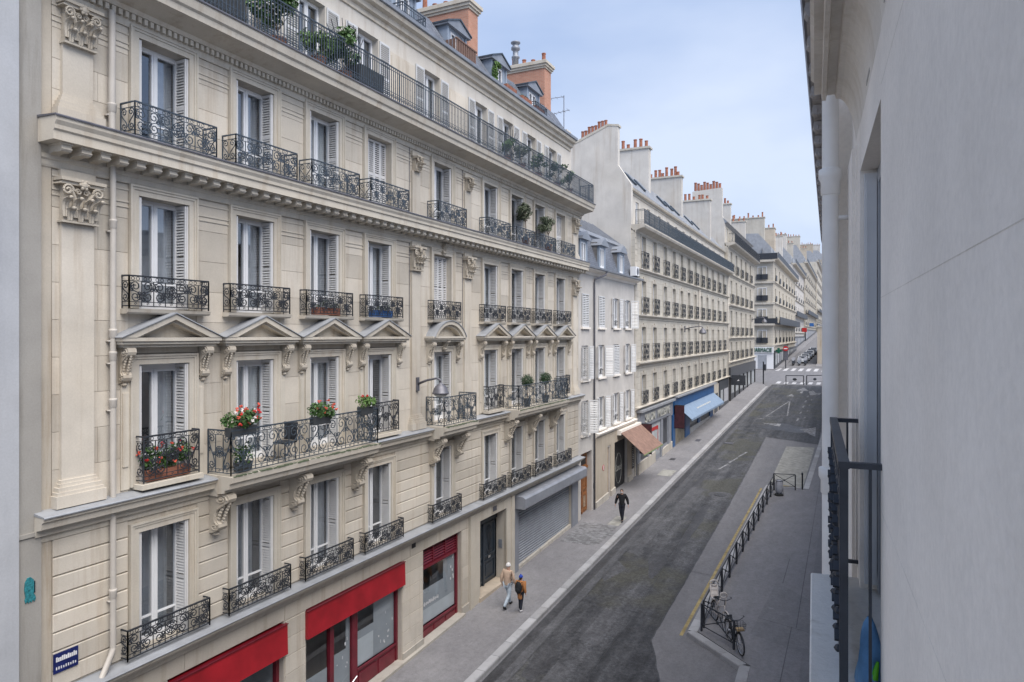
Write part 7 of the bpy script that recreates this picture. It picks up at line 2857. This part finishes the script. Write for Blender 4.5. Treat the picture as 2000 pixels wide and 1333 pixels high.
ball_tree('topiary_ball', 'clipped round boxwood ball, left one on the right balcony', 27.0, XF + .45, Z(-3.06), .33, .45, 'leaf_dark', 41, 1500, .05)
ball_tree('topiary_ball', 'clipped round boxwood ball, right one on the right balcony', 29.0, XF + .45, Z(-3.06), .33, .45, 'leaf_dark', 42, 1500, .05)
ball_tree('potted_tree', 'small olive tree on the fourth floor, left of the pair', 27.2, XF + .28, Z(3.85), .46, .75, 'leaf_olive', 43, 800, .10, loose=True)
ball_tree('potted_tree', 'small olive tree on the fourth floor, right of the pair', 29.75, XF + .28, Z(3.85), .46, .55, 'leaf_olive', 44, 800, .10, loose=True)
zb5 = Z(6.9)
ball_tree('potted_tree', 'bushy green shrub at the left end of the top balcony', 12.75, XF + .25, zb5, .62, .25, 'leaf_green', 51, 1300, .12, .22, loose=True)
ball_tree('potted_tree', 'bushy shrub below the fan trellis on the top balcony', 15.2, XF + .28, zb5, .55, .10, 'leaf_green', 52, 1200, .12, .22, loose=True)
ball_tree('potted_tree', 'light green low bush left of the trellis on the top balcony', 14.1, XF + .35, zb5, .40, .0, 'leaf_light', 53, 700, .10, .2, loose=True)
for k, (u, mt, s) in enumerate(((25.2, 'leaf_light', .35), (26.6, 'leaf_olive', .4), (28.4, 'leaf_green', .35), (30.6, 'leaf_dark', .45), (32.2, 'leaf_green', .35))):
    ball_tree('potted_plant', 'pot plant on the right half of the top balcony, %s from the left' % ORD[k], u, XF + .35, zb5, s, .2, mt, 60 + k, 420, .10, .18, loose=True)
tr = thing('trellis', 'fan-shaped black wire trellis on the top balcony', 'trellis', (XF + .2, 15.4, zb5))
mb = MB()
for k in range(8):
    a = radians(50 + 13 * k)
    mb.tube([(XF + .2, 15.45 + .12 * cos(a), zb5 + .4), (XF + .2, 15.45 + 1.1 * cos(a), zb5 + .75 + 1.15 * sin(a))], .010, 4)
for rr in (.6, .9):
    mb.tube([(XF + .2, 15.45 + rr * cos(radians(50 + 13 * k)), zb5 + .72 + rr * 1.05 * sin(radians(50 + 13 * k))) for k in range(8)], .008, 4)
wpart('wires', mb, 'iron', tr)
wpart('foot', MB().box(XF + .12, XF + .28, 15.2, 15.7, zb5, zb5 + .42), 'pot_dark', tr)
tr2 = thing('trellis', 'wire trellis fan farther right on the top balcony', 'trellis', (XF + .2, 25.9, zb5))
mb = MB()
for k in range(7):
    a = radians(50 + 14 * k)
    mb.tube([(XF + .2, 25.9 + .12 * cos(a), zb5 + .2), (XF + .2, 25.9 + 1.0 * cos(a), zb5 + .6 + 1.1 * sin(a))], .012, 4)
wpart('wires', mb, 'iron', tr2)
for (u, lab) in ((10.8, 'grey planter box at the left of the top balcony'), (16.0, 'long grey planter under the trellis bush on the top balcony')):
    o = thing('planter_box', lab, 'planter', (XF + .4, u, zb5))
    wpart('box', MB().prism([(XF + .18, zb5), (XF + .62, zb5), (XF + .66, zb5 + .62), (XF + .14, zb5 + .62)], u - .55, u + .55, 'y'), 'pot_dark', o)
    wpart('soil', MB().box(XF + .2, XF + .6, u - .5, u + .5, zb5 + .55, zb5 + .60), 'bark', o)
# climbing plant on a dormer and window boxes on the roof
iv = thing('climbing_plant', 'green climber hanging over the third roof dormer', 'plant', (XT - .1, 25.95, Z(10.4)))
me_ = foliage_mesh([((XT - .12, 25.95, Z(10.6)), (.12, .22, .35)), ((XT - .12, 25.9, Z(11.05)), (.12, .25, .35)), ((XT - .1, 26.1, Z(11.4)), (.1, .3, .15))], 260, .09, 'leaf_light', 71)
f = link(bpy.data.objects.new('foliage', me_))
f.parent = iv
f.location = -WL[iv.name]
wpart('stem', MB().tube([(XT - .15, 25.95, Z(10.35)), (XT - .15, 25.9, Z(11.3))], .02, 5), 'bark', iv)
for k, (u, lab) in enumerate(((27.0, 'terracotta window box below the climber on the roof'), (28.6, 'terracotta window box between the roof dormers'), (30.1, 'terracotta window box at the last dormer'))):
    o = thing('window_box', lab, 'planter', (XT + .05, u, Z(10.5)))
    wpart('box', MB().prism([(XT - .12, Z(10.50)), (XT + .10, Z(10.50)), (XT + .14, Z(10.72)), (XT - .16, Z(10.72))], u - .5, u + .5, 'y'), 'terracotta', o)
    me_ = foliage_mesh([((XT, u, Z(10.78)), (.12, .45, .08))], 120, .06, 'leaf_dark', 80 + k)
    f = link(bpy.data.objects.new('foliage', me_))
    f.parent = o
    f.location = -WL[o.name]
for k, (u, z_, lab) in enumerate(((COLS[3], .53, 'blue plant pots behind the fourth third-floor railing'), (COLS[2], .53, 'small pot plants behind the third third-floor railing'))):
    planter('flower_box', lab, u, XF + .08, Z(z_), 1.0, 'leaf_green', (), 90 + k, 120, (.07, .35, .08), .05, 'sign_blue' if k == 0 else 'terracotta', .2)
# black chair and table on the long balcony
o = thing('balcony_chair', 'black folding chair on the long balcony beside the second window', 'chair', (XF + .4, 12.85, Z(-3.08)))
mb = MB()
for a, b_ in ((-.18, -.18), (.18, -.18), (-.18, .18), (.18, .18)):
    mb.tube([(XF + .4 + a, 12.85 + b_, Z(-3.08)), (XF + .4 + a * .9, 12.85 + b_ * .9, Z(-2.64))], .016, 5)
wpart('legs', mb, 'iron', o)
wpart('seat', MB().box(XF + .2, XF + .6, 12.65, 13.05, Z(-2.65), Z(-2.61)), 'iron', o)
mb = MB()
for k in range(5):
    mb.box(XF + .2 + k * .085, XF + .26 + k * .085, 13.03, 13.06, Z(-2.6), Z(-2.2))
mb.box(XF + .19, XF + .62, 13.025, 13.065, Z(-2.22), Z(-2.16))
wpart('backrest', mb, 'iron', o)
